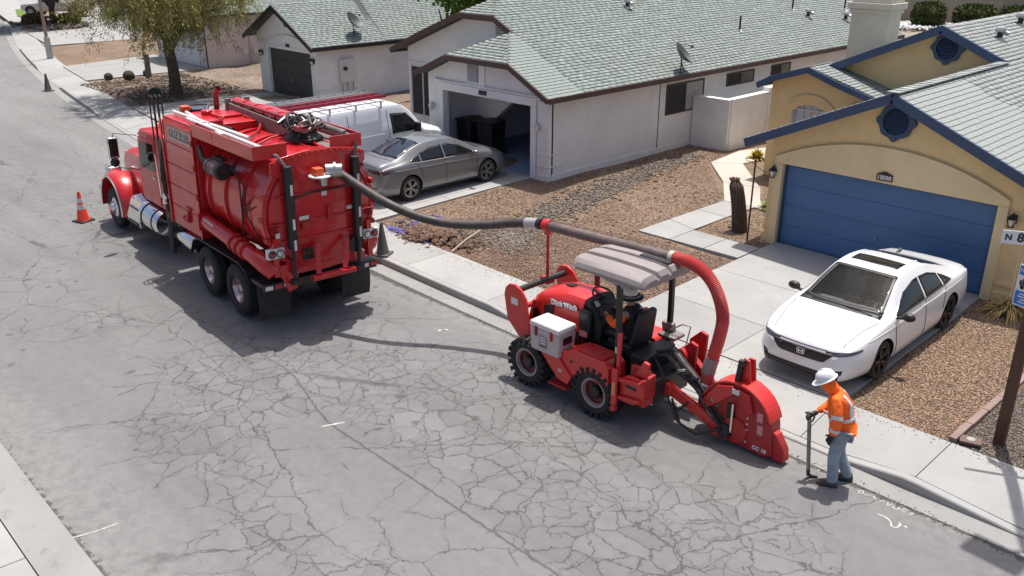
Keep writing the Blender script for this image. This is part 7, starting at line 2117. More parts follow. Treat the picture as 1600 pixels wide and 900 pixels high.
# ================================================================== PEOPLE
def skin_mesh(name, nodes, edges, root, m, parent, sub=2):
    """nodes: {key: ((x,y,z), r)}; edges: key pairs -> one smooth surface"""
    keys = list(nodes)
    ix = {k: i for i, k in enumerate(keys)}
    me = bpy.data.meshes.new(name)
    me.from_pydata([nodes[k][0] for k in keys], [(ix[a], ix[c]) for a, c in edges], [])
    o = bpy.data.objects.new(name, me); COL.objects.link(o)
    sk = o.modifiers.new('skin', 'SKIN'); sk.use_smooth_shade = True
    for i, k in enumerate(keys):
        r = nodes[k][1]
        me.skin_vertices[0].data[i].radius = r if isinstance(r, tuple) else (r, r)
        me.skin_vertices[0].data[i].use_root = (k == root)
    s = o.modifiers.new('sub', 'SUBSURF'); s.levels = sub; s.render_levels = sub
    bpy.context.view_layer.update()
    me2 = bpy.data.meshes.new_from_object(o.evaluated_get(bpy.context.evaluated_depsgraph_get()))
    bpy.data.objects.remove(o)
    me2.materials.clear(); me2.materials.append(m)
    me2.polygons.foreach_set('use_smooth', [True] * len(me2.polygons))
    r = bpy.data.objects.new(name, me2); link(r, parent)
    return r

def hand(name, parent, wrist, d, n, m, curl=0.8, side=1, s=1.0):
    """gloved or bare hand: d = direction of the fingers, n = out of the back of the hand"""
    d = Vector(d).normalized(); n = Vector(n); n = (n - d * n.dot(d)).normalized(); c = d.cross(n) * side
    w = Vector(wrist); b = MB()
    P_ = lambda a, q, r: w + d * (a * s) + c * (q * s) + n * (r * s)
    b.loft([[P_(a, hw * k1, th * k2 - dr) for k1, k2 in ((-1, 0), (-.8, 1), (0, 1.15), (.8, 1), (1, 0), (.8, -1), (0, -1), (-.8, -1))] for a, hw, th, dr in ((-.03, .026, .022, 0), (.0, .030, .022, 0), (.04, .042, .019, .002), (.085, .044, .016, .004), (.095, .038, .010, .005))])
    for k, (q, L) in enumerate(((-.033, .066), (-.011, .078), (.011, .072), (.033, .056))):
        p = P_(.088, q, -.004); dd = d.copy(); pts = [p]; a = 0
        for j in range(3):
            a = curl * (0.55 + .35 * j) + .06 * k
            dd = d * math.cos(a) - n * math.sin(a)
            p = p + dd * (L * (.45, .32, .23)[j] * s); pts.append(p)
        b.tube(pts, [.0105 * s, .010 * s, .009 * s, .0065 * s], 8)
    p = P_(.02, .036, -.006); t1 = (d * .55 + c * .75 - n * .35).normalized(); t2 = (d * .8 + c * .1 - n * .6).normalized()
    b.tube([p, p + t1 * .035 * s, p + t1 * .055 * s + t2 * .028 * s, p + t1 * .055 * s + t2 * .05 * s], [.014 * s, .0125 * s, .011 * s, .007 * s], 8)
    return obj(name, b, m, parent, smooth=60)

M_skin = mat('skin', (0.36, 0.20, 0.14), 0.55)
M_hiviz = mat('hi_vis_orange_cloth', (0.95, 0.15, 0.012), 0.8, var=0.10, vscale=9, bump=0.5, bscale=18)
M_hivizy = mat('hi_vis_amber_cloth', (0.92, 0.30, 0.02), 0.8, var=0.08, vscale=8, bump=.3, bscale=20)
M_reflect = mat('reflective_tape', (0.66, 0.60, 0.60), 0.4, .1)
M_jean = mat('faded_denim', (0.27, 0.32, 0.375), 0.9, var=0.22, vscale=9, bump=0.6, bscale=22)
M_glove = mat('black_glove', (0.014, 0.014, 0.015), 0.7)
M_boot = mat('grey_brown_boot', (0.075, 0.062, 0.058), 0.75, var=.2, vscale=8)
M_hat = mat('white_hard_hat', (0.70, 0.71, 0.72), 0.35, coat=.4)
M_navy = mat('black_work_shirt', (0.016, 0.017, 0.02), 0.85, var=.2, vscale=8, bump=.3, bscale=20)

WK = thing('person', 'worker in orange hi-vis jacket, white hard hat and jeans looking down', 'person', (-4.40, 10.64, 0.0), math.radians(203))
WK.scale = (.955, .955, .955)
# joints (x forward, y left)
J = dict(pel=(.02, 0, .93), hipL=(.03, .10, .88), hipR=(.02, -.10, .88), kneL=(.085, .115, .48), kneR=(.05, -.12, .49), ankL=(.06, .12, .09), ankR=(-.14, -.13, .09),
         waist=(.05, 0, 1.05), chest=(.12, 0, 1.28), neck=(.20, 0, 1.45), head=(.32, 0, 1.60), shL=(.15, .195, 1.40), shR=(.17, -.195, 1.40),
         elL=(.10, .27, 1.12), elR=(.24, -.25, 1.14), wrL=(.16, .235, .88), wrR=(.43, -.10, 1.03))
skin_mesh('body', dict(p=(J['pel'], .11), w=(J['waist'], .10), c=(J['chest'], .12), n=(J['neck'], .055), h=((.29, 0, 1.55), .07), h2=((.335, 0, 1.64), .085),
          hl=(J['hipL'], .075), hr=(J['hipR'], .075), kl=(J['kneL'], .05), kr=(J['kneR'], .05), al=(J['ankL'], .04), ar=(J['ankR'], .04),
          sl=(J['shL'], .06), sr=(J['shR'], .06), el=(J['elL'], .042), er=(J['elR'], .042), wl=(J['wrL'], .03), wr=(J['wrR'], .03)),
          [('p', 'w'), ('w', 'c'), ('c', 'n'), ('n', 'h'), ('h', 'h2'), ('p', 'hl'), ('p', 'hr'), ('hl', 'kl'), ('hr', 'kr'), ('kl', 'al'), ('kr', 'ar'), ('c', 'sl'), ('c', 'sr'), ('sl', 'el'), ('sr', 'er'), ('el', 'wl'), ('er', 'wr')], 'p', M_skin, WK)
skin_mesh('jeans', dict(p=((.015, 0, .93), (.155, .145)), hl=((.02, .095, .86), (.118, .122)), hr=((.0, -.095, .86), (.118, .122)), tl=((.06, .105, .68), .108), tr=((.03, -.107, .68), .108),
          kl=((.085, .112, .48), .092), kr=((.03, -.115, .49), .092), cl=((.065, .115, .28), .088), cr=((-.06, -.12, .28), .088), al=((.058, .12, .11), .085), ar=((-.135, -.13, .10), .085), al2=((.055, .12, .07), .082), ar2=((-.14, -.13, .06), .082)),
          [('p', 'hl'), ('p', 'hr'), ('hl', 'tl'), ('hr', 'tr'), ('tl', 'kl'), ('tr', 'kr'), ('kl', 'cl'), ('kr', 'cr'), ('cl', 'al'), ('cr', 'ar'), ('al', 'al2'), ('ar', 'ar2')], 'p', M_jean, WK)
jk = skin_mesh('jacket', dict(h=((.025, 0, .86), (.155, .175)), h1=((.02, 0, .93), (.165, .19)), w=((.045, 0, 1.06), (.165, .19)), c=((.10, 0, 1.25), (.165, .205)), c2=((.145, 0, 1.38), (.13, .18)), n=((.20, 0, 1.47), .085),
          sl=((.145, .17, 1.395), .095), sr=((.165, -.17, 1.395), .095), ml=((.13, .24, 1.25), .085), mr=((.20, -.235, 1.26), .08), el=((.10, .27, 1.12), .078), er=((.24, -.25, 1.13), .07), fl=((.125, .255, .99), .072), fr=((.335, -.175, 1.08), .062), wl=((.155, .237, .905), .06), wr=((.40, -.115, 1.04), .05)),
          [('h', 'h1'), ('h1', 'w'), ('w', 'c'), ('c', 'c2'), ('c2', 'n'), ('c2', 'sl'), ('c2', 'sr'), ('sl', 'ml'), ('sr', 'mr'), ('ml', 'el'), ('mr', 'er'), ('el', 'fl'), ('er', 'fr'), ('fl', 'wl'), ('fr', 'wr')], 'w', M_hiviz, WK)
skin_mesh('hood', dict(a=((.185, 0, 1.44), .10), b=((.25, 0, 1.53), .108), c=((.325, 0, 1.60), .115), d=((.35, 0, 1.66), .10)), [('a', 'b'), ('b', 'c'), ('c', 'd')], 'a', M_hiviz, WK)
# skin-coloured face, nose and eyes under the brim
b = MB(); b.sphere((.385, 0, 1.575), (.075, .068, .09), 14, 10, Matrix.Rotation(.6, 3, 'Y')); fc = obj('face', b, M_skin, WK, smooth=60)
b = MB(); b.sphere((.455, 0, 1.55), (.02, .016, .026), 8, 6, Matrix.Rotation(.6, 3, 'Y')); obj('nose', b, M_skin, fc)
for s_ in (1, -1):
    b = MB(); b.sphere((.438, s_ * .03, 1.59), .011, 8, 6); obj('eye', b, M_blk, fc)
b = MB(); b.box((.432, 0, 1.505), (.012, .045, .010)); obj('mouth', b, mat('lip', (.22, .08, .07), .6), fc)
# surface-following reflective bands, cut from the jacket's own surface
def bvh_of(o):
    o.data.update(); return BVHTree.FromPolygons([v.co.copy() for v in o.data.vertices], [list(p.vertices) for p in o.data.polygons])
jb = bvh_of(jk)
def band(pts_in, dirs, h, parent, m, off=.006, name='reflective_band'):
    """strip: rays cast inward along dirs from pts"""
    V = []; F = []; k = 0
    for p, d in zip(pts_in, dirs):
        row = []
        for q in (-.5, .5):
            o_ = Vector(p) + Vector(h) * q
            d_ = Vector(d).normalized()
            r = jb.ray_cast(o_ - d_ * .6, d_)
            row.append((r[0] - d_ * off) if r[0] is not None else o_)
        V += row
    for i in range(len(pts_in) - 1): F.append((2 * i, 2 * i + 1, 2 * i + 3, 2 * i + 2))
    b = MB(); b.add(V, F); o = obj(name, b, m, parent, smooth=60)
    s_ = o.modifiers.new('t', 'SOLIDIFY'); s_.thickness = .004; s_.offset = 1
    return o
def round_band(c, z, tilt, a0, a1, n, h):
    pts = []; ds = []
    for i in range(n + 1):
        a = a0 + (a1 - a0) * i / n
        d = Vector((-math.cos(a), -math.sin(a), 0))
        pts.append(Vector((c[0], c[1], z + tilt * math.cos(a)))); ds.append(d)
    return band(pts, ds, h, WK, M_reflect)
round_band((.06, 0), 1.10, -.03, math.radians(95), math.radians(265), 18, (0, 0, .055))
round_band((.06, 0), 1.10, -.03, math.radians(-95), math.radians(60), 14, (0, 0, .055))
for s_ in (1, -1):
    pts = [Vector((.05 + .12 * t, s_ * (.09 + .0 * t), 1.10 + .36 * t)) for t in np.linspace(0, 1, 9)]
    band(pts, [Vector((1, 0, -.25))] * 9, (0, .055, 0), WK, M_reflect)
for (a_, c_) in (((.13, .245, 1.235), (.13, .262, 1.18)), ((.115, .262, 1.04), (.122, .256, .985))):
    ax = (Vector(c_) - Vector(a_)).normalized(); x_ = ax.orthogonal().normalized(); y_ = ax.cross(x_)
    pts = []; ds = []
    for i in range(17):
        a = 2 * PI * i / 16; pts.append((Vector(a_) + Vector(c_)) / 2); ds.append(-(x_ * math.cos(a) + y_ * math.sin(a)))
    V = []
    b = MB(); rg = []
    for e in (Vector(a_), Vector(c_)):
        rg.append([e + (x_ * math.cos(2 * PI * i / 20) + y_ * math.sin(2 * PI * i / 20)) * .098 for i in range(20)])
    # rays from outside in
    V = []; F = []
    for i in range(21):
        d_ = -(x_ * math.cos(2 * PI * i / 20) + y_ * math.sin(2 * PI * i / 20))
        for e in (Vector(a_), Vector(c_)):
            r = jb.ray_cast(e - d_ * .16, d_); V.append(r[0] - d_ * .006 if r[0] is not None and (r[0] - e).length < .14 else e - d_ * .08)
    for i in range(20): F.append((2 * i, 2 * i + 1, 2 * i + 3, 2 * i + 2))
    b.add(V, F); obj('sleeve_band', b, M_reflect, WK, smooth=60)
# hard hat, tipped forward
Rh = Matrix.Rotation(math.radians(32), 3, 'Y')
hc = Vector((.345, 0, 1.665))
b = MB()
prof = [(.001, .135), (.06, .128), (.105, .09), (.125, .04), (.128, .0), (.123, .0)]
rings = [[hc + Rh @ Vector((1.12 * r * math.cos(2 * PI * k / 28), r * math.sin(2 * PI * k / 28), z)) for k in range(28)] for r, z in prof]
b.loft(rings, caps=False)
brim = []
for k in range(28):
    a = 2 * PI * k / 28
    e = .022 + (.055 * max(0, math.cos(a)) ** 2)
    brim.append((a, e))
r1_ = [hc + Rh @ Vector((1.12 * .126 * math.cos(a), .126 * math.sin(a), .004)) for a, e in brim]
r2_ = [hc + Rh @ Vector(((1.12 * .126 + e) * math.cos(a), (.126 + e) * math.sin(a), -.012)) for a, e in brim]
r3_ = [p - Rh @ Vector((0, 0, .008)) for p in r2_]
b.loft([r1_, r2_, r3_], caps=False)
hh_ = obj('hard_hat', b, M_hat, WK, smooth=50)
b = MB(); b.tube([hc + Rh @ Vector((x, 0, z)) for x, z in ((.135, .03), (.10, .10), (.0, .142), (-.10, .10), (-.135, .03))], .012, 8); obj('hat_ridge', b, M_hat, hh_)
# boots
for (x, y, t, nm) in ((.06, .12, 0, 0), (-.14, -.13, 0, 1)):
    b = MB()
    b.loft([[Vector((x + a, y + hw * k1, z0 + (zt - z0) * k2)) for k1, k2 in ((-1, 0), (-1, .5), (-.7, .95), (0, 1.05), (.7, .95), (1, .5), (1, 0))] for a, hw, z0, zt in ((-.085, .030, .012, .06), (-.07, .042, .004, .13), (.0, .046, .004, .15), (.06, .048, .004, .105), (.13, .052, .004, .085), (.19, .042, .010, .065), (.215, .022, .016, .04))])
    bt = obj('boot', b, M_boot, WK, smooth=60)
    b = MB(); b.prism([(x - .09, y - .035), (x + .0, y - .047), (x + .13, y - .053), (x + .205, y - .03), (x + .205, y + .03), (x + .13, y + .053), (x, y + .047), (x - .09, y + .035)], 2, .0, .02); obj('sole', b, M_blk, bt)
hand('glove', WK, (.16, .236, .875), (.30, -.15, -.94), (.5, .8, .1), M_glove, .55, 1, 1.12)
hand('glove', WK, (.425, -.10, 1.025), (.85, .35, -.42), (.2, .1, .97), M_glove, 1.15, -1, 1.12)
# the bar he leans on
SB = thing('digging_bar', 'grey steel bar with a dark foot held by the worker', 'hand tool', (-4.40, 10.64, 0), math.radians(203))
SB.scale = (.955, .955, .955)
b = MB(); b.tube([(.40, .02, .10), (.50, -.06, 1.03)], .029, 10); obj('shaft', b, mat('dull_steel', (.26, .25, .24), .5, .5, var=.3, vscale=8), SB)
b = MB(); b.tube([(.405, .02, .14), (.395, .02, .05), (.34, .0, .02), (.26, -.02, .015)], [.030, .030, .026, .018], 8); obj('foot', b, M_blkm, SB)
b = MB(); b.tube([(.46, -.06, 1.035), (.56, -.055, 1.03)], .022, 8); obj('grip', b, M_blkm, SB)

# operator on the tractor seat
OP = thing('person', 'operator in black shirt with orange sleeves and a black-brimmed hard hat', 'person', (-8.7 + .70, 10.42, -.10), PI)
skin_mesh('body', dict(p=((0, 0, 1.30), .11), w=((-.04, 0, 1.42), .10), c=((-.06, 0, 1.62), .11), n=((-.01, 0, 1.78), .05), h=((.02, 0, 1.86), .075), h2=((.03, 0, 1.93), .085),
          hl=((.08, .10, 1.27), .08), hr=((.08, -.10, 1.27), .08), kl=((.46, .14, 1.25), .055), kr=((.46, -.14, 1.25), .055), al=((.50, .14, .85), .042), ar=((.50, -.14, .85), .042),
          sl=((-.05, .19, 1.70), .06), sr=((-.05, -.19, 1.70), .06), el=((.10, .27, 1.47), .042), er=((.06, -.29, 1.47), .042), wl=((.36, .16, 1.55), .03), wr=((.33, -.20, 1.55), .03)),
          [('p', 'w'), ('w', 'c'), ('c', 'n'), ('n', 'h'), ('h', 'h2'), ('p', 'hl'), ('p', 'hr'), ('hl', 'kl'), ('hr', 'kr'), ('kl', 'al'), ('kr', 'ar'), ('c', 'sl'), ('c', 'sr'), ('sl', 'el'), ('sr', 'er'), ('el', 'wl'), ('er', 'wr')], 'p', M_skin, OP)
skin_mesh('shirt', dict(p=((-.01, 0, 1.28), (.16, .17)), w=((-.04, 0, 1.42), (.15, .18)), c=((-.06, 0, 1.60), (.15, .20)), c2=((-.05, 0, 1.71), (.11, .16)), n=((-.02, 0, 1.77), .07), sl=((-.05, .17, 1.70), .085), sr=((-.05, -.17, 1.70), .085)),
          [('p', 'w'), ('w', 'c'), ('c', 'c2'), ('c2', 'n'), ('c2', 'sl'), ('c2', 'sr')], 'w', M_navy, OP)
for s_ in (1, -1):
    skin_mesh('sleeve', dict(a=((-.05, s_ * .20, 1.69), .085), m=((.03, s_ * .25, 1.57), .08), e=((.09, s_ * .28, 1.47), .072), f=((.20, s_ * .235, 1.51), .066), w=((.31, s_ * .185, 1.545), .055)), [('a', 'm'), ('m', 'e'), ('e', 'f'), ('f', 'w')], 'a', M_hiviz, OP)
    hand('hand', OP, (.355, s_ * .165, 1.56), (.9, -s_ * .2, .15), (0, 0, 1), M_skin, 1.1, -s_)
skin_mesh('trousers', dict(p=((.0, 0, 1.27), (.15, .16)), hl=((.10, .10, 1.27), .10), hr=((.10, -.10, 1.27), .10), kl=((.46, .14, 1.25), .08), kr=((.46, -.14, 1.25), .08), al=((.50, .14, .9), .07), ar=((.50, -.14, .9), .07)), [('p', 'hl'), ('p', 'hr'), ('hl', 'kl'), ('hr', 'kr'), ('kl', 'al'), ('kr', 'ar')], 'p', M_navy, OP)
for s_ in (1, -1):
    b = MB(); b.loft([[Vector((.50 + a, s_ * .14 + hw * k1, .78 + zt * k2)) for k1, k2 in ((-1, 0), (-.7, .95), (.7, .95), (1, 0))] for a, hw, zt in ((-.06, .04, .10), (.02, .045, .13), (.12, .05, .08), (.2, .03, .05))]); obj('boot', b, M_boot, OP, smooth=60)
b = MB(); b.sphere((.10, 0, 1.88), (.045, .055, .075), 12, 8); fc = obj('face', b, M_skin, OP)
b = MB(); b.sphere((.145, 0, 1.875), (.02, .014, .02), 8, 6); obj('nose', b, M_skin, fc)
b = MB(); b.lathe([(.001, 2.085), (.06, 2.08), (.10, 2.05), (.122, 2.0), (.126, 1.965)], (.03, 0, 0), n=28); hh_ = obj('hard_hat', b, mat('ivory_hard_hat', (.66, .60, .56), .4), OP, smooth=50)
b = MB(); b.lathe([(.124, 1.972), (.15, 1.960), (.205, 1.935), (.22, 1.925), (.22, 1.915), (.12, 1.93)], (.03, 0, 0), n=30); obj('brim', b, M_navy, hh_, smooth=50)
b = MB(); b.lathe([(.158, 1.962), (.17, 1.958), (.172, 1.950), (.16, 1.951)], (.03, 0, 0), n=30); obj('brim_line', b, mat('grey_trim', (.35, .33, .32), .6), hh_)
b = MB(); b.box((-.13, -.02, 1.66), (.05, .34, .10), Matrix.Rotation(-.2, 3, 'Y')); b.box((-.125, -.18, 1.62), (.06, .14, .20), Matrix.Rotation(-.2, 3, 'Y')); obj('vest_panel', b, M_hiviz, OP, bevel=.02)
b = MB(); b.box((-.115, -.06, 1.735), (.06, .12, .05)); obj('collar', b, M_label, OP, bevel=.015)

# ================================================================== SMALL THINGS
# cooler on the fender
M_cool = mat('pale_tan_plastic', (0.50, 0.40, 0.395), 0.5, var=.05, vscale=3, dirt=.15)
CO = thing('cooler', 'pale pink cooler box with latches strapped on the red fender', 'cooler', (-8.98, 9.66, .80), PI)
b = MB(); b.box((0, 0, .215), (.62, .40, .42), top=1.05); obj('box', b, M_cool, CO, bevel=.03)
b = MB(); b.box((0, 0, .47), (.67, .44, .10), top=.95); obj('lid', b, mat('white_lid', (.62, .58, .57), .45, dirt=.1), CO, bevel=.025)
for x in (.17, -.17):
    b = MB(); b.box((x, .222, .37), (.045, .03, .17)); obj('latch', b, M_redd if x < 0 else mat('dark_red_latch', (.16, .02, .02), .5), CO, bevel=.008)
b = MB(); b.box((-.325, 0, .28), (.02, .20, .12)); obj('handle', b, M_blk, CO)
b = MB(); b.box((.02, .214, .21), (.16, .012, .20)); lb_ = obj('label', b, mat('label_grey', (.30, .25, .25), .6), CO)
for k in range(4):
    b = MB(); b.box((.02 - .01 * (k % 2), .222, .135 + .05 * k), (.13 - .03 * (k % 2), .004, .018)); obj('print_line', b, M_label if k else M_blk, lb_)

def cone(label, loc, m, s=1.0, bands=None, rot=0.0):
    o = thing('traffic_cone', label, 'traffic cone', loc, rot, None)
    b = MB(); b.box((0, 0, .018 * s), (.37 * s, .37 * s, .036 * s)); obj('base', b, M_blk if bands else m, o, bevel=.012)
    b = MB()
    b.lathe([(.150 * s, .036 * s), (.138 * s, .06 * s), (.034 * s, .70 * s), (.030 * s, .715 * s), (.022 * s, .712 * s), (.02 * s, .68 * s)], n=24); obj('body', b, m, o, smooth=40)
    for z0, z1, mm in bands or ():
        r = lambda z: (.138 - (.138 - .034) * (z - .06) / .64) * s + .003
        c = MB(); c.lathe([(r(z0) - .002, z0 * s), (r(z0), z0 * s), (r(z1), z1 * s), (r(z1) - .002, z1 * s)], n=24); obj('band', c, mm, o, smooth=40)
    return o
M_conegrey = mat('dusty_dark_cone', (0.085, 0.080, 0.076), 0.8, var=.2, vscale=4)
cone('orange traffic cone with white bands standing in the road by the truck', (-24.15, 7.58, 0), mat('orange_red_cone', (.80, .055, .025), .5), 1.12, [(.30, .42, M_reflect), (.46, .57, M_reflect)], .3)
cone('dark grey cone on the kerb behind the vacuum truck', (-16.14, 11.48, .155), M_conegrey, 1.06, None, .5)
cone('dark grey cone far up the street at the gutter edge', (-46.1, 14.0, .0), M_conegrey, 1.15, None, .2)

# tall square steel pole with street signs; its lamp head is above the picture
SP = thing('sign_pole', 'rusty brown square pole by the sidewalk with two street signs', 'sign pole', (-3.12, 13.16, .12))
M_rust = mat('rusty_brown_steel', (0.085, 0.042, 0.025), 0.7, .1, var=.25, vscale=4, bump=.2, bscale=40)
b = MB(); b.box((0, 0, 4.55), (.145, .145, 9.2), top=.8); obj('pole', b, M_rust, SP, bevel=.01)
b = MB(); b.bar((0, 0, 9.1), (-.2, -.2, 9.12), .06, .06); b.box((-.26, -.34, 9.1), (.70, .44, .16), Matrix.Rotation(math.radians(-5), 3, 'Z')); obj('lamp_head', b, M_rust, SP, bevel=.02)
bl = node('street_sign', SP, (0, 0, 3.22), (0, 0, math.radians(26.4)))
M_signw = mat('sign_white', (.68, .69, .72), .5)
b = MB(); b.box((.0, -.10, 0), (1.15, .012, .19)); obj('sign_blade', b, M_signw, bl, bevel=.004)
b = MB(); b.box((0, -.05, 0), (.10, .10, .05)); obj('sign_bracket', b, M_blkm, bl)
textmesh('lettering', 'N', .115, M_blk, bl, (-.49, -.107, -.005), (PI / 2, 0, 0), bold=.004)
textmesh('lettering', '85', .17, M_blk, bl, (-.30, -.107, -.002), (PI / 2, 0, 0), bold=.005)
ns = node('watch_sign', SP, (-.02, -.10, 2.50), (0, 0, math.radians(-16)))
M_signblue = mat('sign_blue', (.03, .16, .50), .45)
b = MB(); b.box((0, 0, 0), (.46, .010, .60)); obj('sign_plate', b, M_signw, ns, bevel=.0)
b = MB(); b.box((0, -.0075, -.18), (.43, .005, .20)); obj('blue_field', b, M_signblue, ns)
b = MB(); b.box((0, -.0075, .22), (.43, .005, .13)); obj('blue_field', b, M_signblue, ns)
b = MB()
for k in range(9):
    b.box((-.17 + .042 * k, -.008, .04 + .02 * (k % 3)), (.032, .004, .07 + .05 * ((k * 7) % 3) / 2))
for k in range(5): b.sphere((-.14 + .07 * k, -.008, -.02 + .015 * (k % 2)), (.032, .003, .032), 8, 6)
obj('silhouettes', b, M_blk, ns)
for k, (z, w_) in enumerate(((-.115, .30), (-.155, .34), (-.195, .26), (-.235, .30))):
    b = MB(); b.box((.0, -.012, z), (w_, .003, .016)); obj('print_line', b, M_signw, ns)
textmesh('lettering', 'N', .08, M_signw, ns, (-.17, -.012, .22), (PI / 2, 0, 0))

# utility box lid in the gravel and the edging strip
UB = thing('utility_box', 'brown utility box lid set in the gravel beside the pole', 'utility box', (-3.42, 12.86, .135), .3)
b = MB(); b.box((0, 0, .02), (.30, .22, .05)); obj('rim', b, mat('brown_lid', (.14, .09, .075), .8), UB, bevel=.01)
b = MB(); b.lathe([(.001, .058), (.06, .056), (.065, .045)], n=16); obj('cap', b, M_conc, UB)
ES = thing('edging_strip', 'reddish concrete edging strip between the two gravel areas', 'edging', (0, 0, 0))
for k in range(10):
    y0 = 12.68 + .62 * k
    b = MB(); b.bar((-3.62 + .016 * k, y0, .155), (-3.61 + .016 * k, y0 + .60, .158), .11, .10); obj('kerb_block', b, mat('reddish_concrete', (.24, .17, .145), .9, var=.15) if k == 0 else bpy.data.materials['reddish_concrete'], ES, bevel=.01)

# white paint marks on the road
PM = tag(obj('painted_marks', (lambda b: b)(MB().add([(-12.24, 9.90, .004), (-12.15, 10.06, .004), (-12.12, 10.04, .004), (-12.21, 9.88, .004)], [(0, 1, 2, 3)])), M_txt, smooth=0), kind='structure')
def stroke(pts, w=.022, z=.004):
    P_ = smooth_path([(x, y, z) for x, y in pts], 5) if len(pts) > 2 else [Vector((*p, z)) for p in pts]
    V = []; F = []
    for i, p in enumerate(P_):
        t = (P_[min(i + 1, len(P_) - 1)] - P_[max(i - 1, 0)]).normalized(); n = Vector((-t.y, t.x, 0)) * w * random.uniform(.7, 1.2)
        V += [p + n, p - n]
    for i in range(len(P_) - 1): F.append((2 * i, 2 * i + 1, 2 * i + 3, 2 * i + 2))
    b = MB(); b.add(V, F); return obj('stroke', b, mat('worn_white_paint', (.42, .41, .40), .9, var=.5, vscale=22) if 'worn_white_paint' not in bpy.data.materials else bpy.data.materials['worn_white_paint'], PM, smooth=0, fix=False)
stroke([(-10.74, 6.28), (-10.60, 6.62)], .02); stroke([(-10.63, 2.47), (-10.55, 2.75), (-10.52, 3.02)], .014); stroke([(-12.2, 9.95), (-12.1, 10.05)], .018)
# the question mark and a row of letters by the kerb
stroke([(-3.66, 10.36), (-3.55, 10.36), (-3.46, 10.31), (-3.42, 10.24), (-3.36, 10.25), (-3.35, 10.34), (-3.38, 10.38)], .014)
stroke([(-3.30, 10.36), (-3.25, 10.34)], .014)
lx = -4.08
for k, ch in enumerate(([(0, .05), (.04, .09), (.07, .03), (.02, .0), (0, .05)], [(0, 0), (.07, .08)], [(.07, 0), (0, .08)], [(0, .0), (.06, .09)], [(0, .09), (.03, .0), (.06, .09)], [(0, .09), (.0, .0), (.06, .0), (.06, .09)], [(.06, .02), (.0, .04), (.0, .08), (.06, .09)], [(.06, .09), (.02, .06), (.05, .03), (0, .0)])):
    stroke([(lx + .10 * k + x, 10.64 + .8 * y) for x, y in ch], .008)

# dug hole: soil heap, blue spray-painted clods, a stick
def blobs(name, n, cx, cy, sx, sy, r0, r1, m, z=.15, h=.16, kind='stuff'):
    b = MB()
    for k in range(n):
        x, y = random.gauss(cx, sx), random.gauss(cy, sy)
        r = random.uniform(r0, r1)
        d = max(0, 1 - ((x - cx) / (2.2 * sx)) ** 2 - ((y - cy) / (2.2 * sy)) ** 2)
        R = Matrix.Rotation(random.uniform(0, 6), 3, 'Z') @ Matrix.Rotation(random.uniform(0, 3), 3, 'X')
        b.sphere((x, y, z + d * h), (r, r * random.uniform(.6, 1), r * random.uniform(.5, .9)), 6, 4, R)
    return tag(obj(name, b, m, smooth=0, fix=False), kind=kind)
M_soil = mat('dug_soil', (.15, .095, .065), .95, island=.4, bump=.6, bscale=60)
blobs('soil', 900, -16.45, 13.2, .42, .34, .02, .085, M_soil, .13, .20)
blobs('soil', 260, -15.55, 13.35, .30, .22, .02, .05, M_soil, .13, .04)
M_bluepaintd = mat('blue_marker_paint', (.11, .10, .33), .8, island=.35)
b0 = blobs('painted_soil', 120, -17.15, 12.78, .28, .07, .02, .06, M_bluepaintd, .14, .05)
blobs('painted_soil', 60, -16.5, 12.74, .2, .05, .02, .05, M_bluepaintd, .15, .04); blobs('painted_soil', 36, -17.25, 14.2, .22, .1, .015, .04, M_bluepaintd, .14, .03); blobs('painted_soil', 46, -17.0, 13.2, .2, .1, .02, .045, M_bluepaintd, .26, .03)
stk = obj('stick', MB().tube([(-15.12, 12.72, .17), (-15.45, 13.5, .22), (-15.68, 14.15, .24)], .022, 8), mat('pale_wood', (.38, .31, .25), .8, var=.2)); tag(stk, 'pale straight stick lying over the dug hole', 'stick')

# cactus, iron rod with wire, low plants
M_cact = mat('dry_brown_cactus', (.085, .06, .045), .95, var=.35, vscale=14, bump=.9, bscale=50)
CA = thing('cactus', 'dry brown column cactus leaning beside the front path', 'cactus', (-11.2, 18.85, .2))
b = MB(); rings = []
for k in range(16):
    t = k / 15; c = Vector((-.10 * t - .16 * t * t, -.02, 1.28 * t)); r = .17 * (1 - .12 * t) * (1 if k < 14 else (.75 if k == 14 else .4))
    rings.append([c + Vector(((r + .022 * (j % 2)) * math.cos(2 * PI * j / 28), (r + .022 * (j % 2)) * math.sin(2 * PI * j / 28), 0)) for j in range(28)])
b.loft(rings); obj('stem', b, M_cact, CA, smooth=25)
b = MB()
for k in range(900):
    t = random.random(); a = random.uniform(0, 2 * PI); c = Vector((-.10 * t - .16 * t * t, -.02, 1.28 * t)); e = Vector((math.cos(a), math.sin(a), random.uniform(-.2, .6))); p = c + Vector((math.cos(a), math.sin(a), 0)) * .19 * (1 - .12 * t); q = p + e * random.uniform(.02, .05); s_ = Vector((-math.sin(a), math.cos(a), 0)) * .004
    b.add([p - s_, p + s_, q], [(0, 1, 2)])
tag(obj('spines', b, mat('dry_spine', (.25, .16, .10), .9), CA, smooth=0, fix=False), kind='stuff')
b = MB()
for k in range(60):
    a = random.uniform(0, 2 * PI); p = Vector((-.27 + .1 * math.cos(a), -.02 + .1 * math.sin(a), 1.24)); b.tube([p, p + Vector((random.uniform(-.05, .05), random.uniform(-.05, .05), .07))], .008, 4)
obj('crown_tuft', b, mat('reddish_tuft', (.20, .085, .06), .9), CA)
RD = thing('plant_hook', 'dark iron rod with a bent wire loop beside the cactus', 'iron rod', (-10.72, 18.42, .2))
b = MB(); b.tube([(0, 0, -.05), (0.01, 0, 1.95)], .022, 8); obj('rod', b, M_rust, RD)
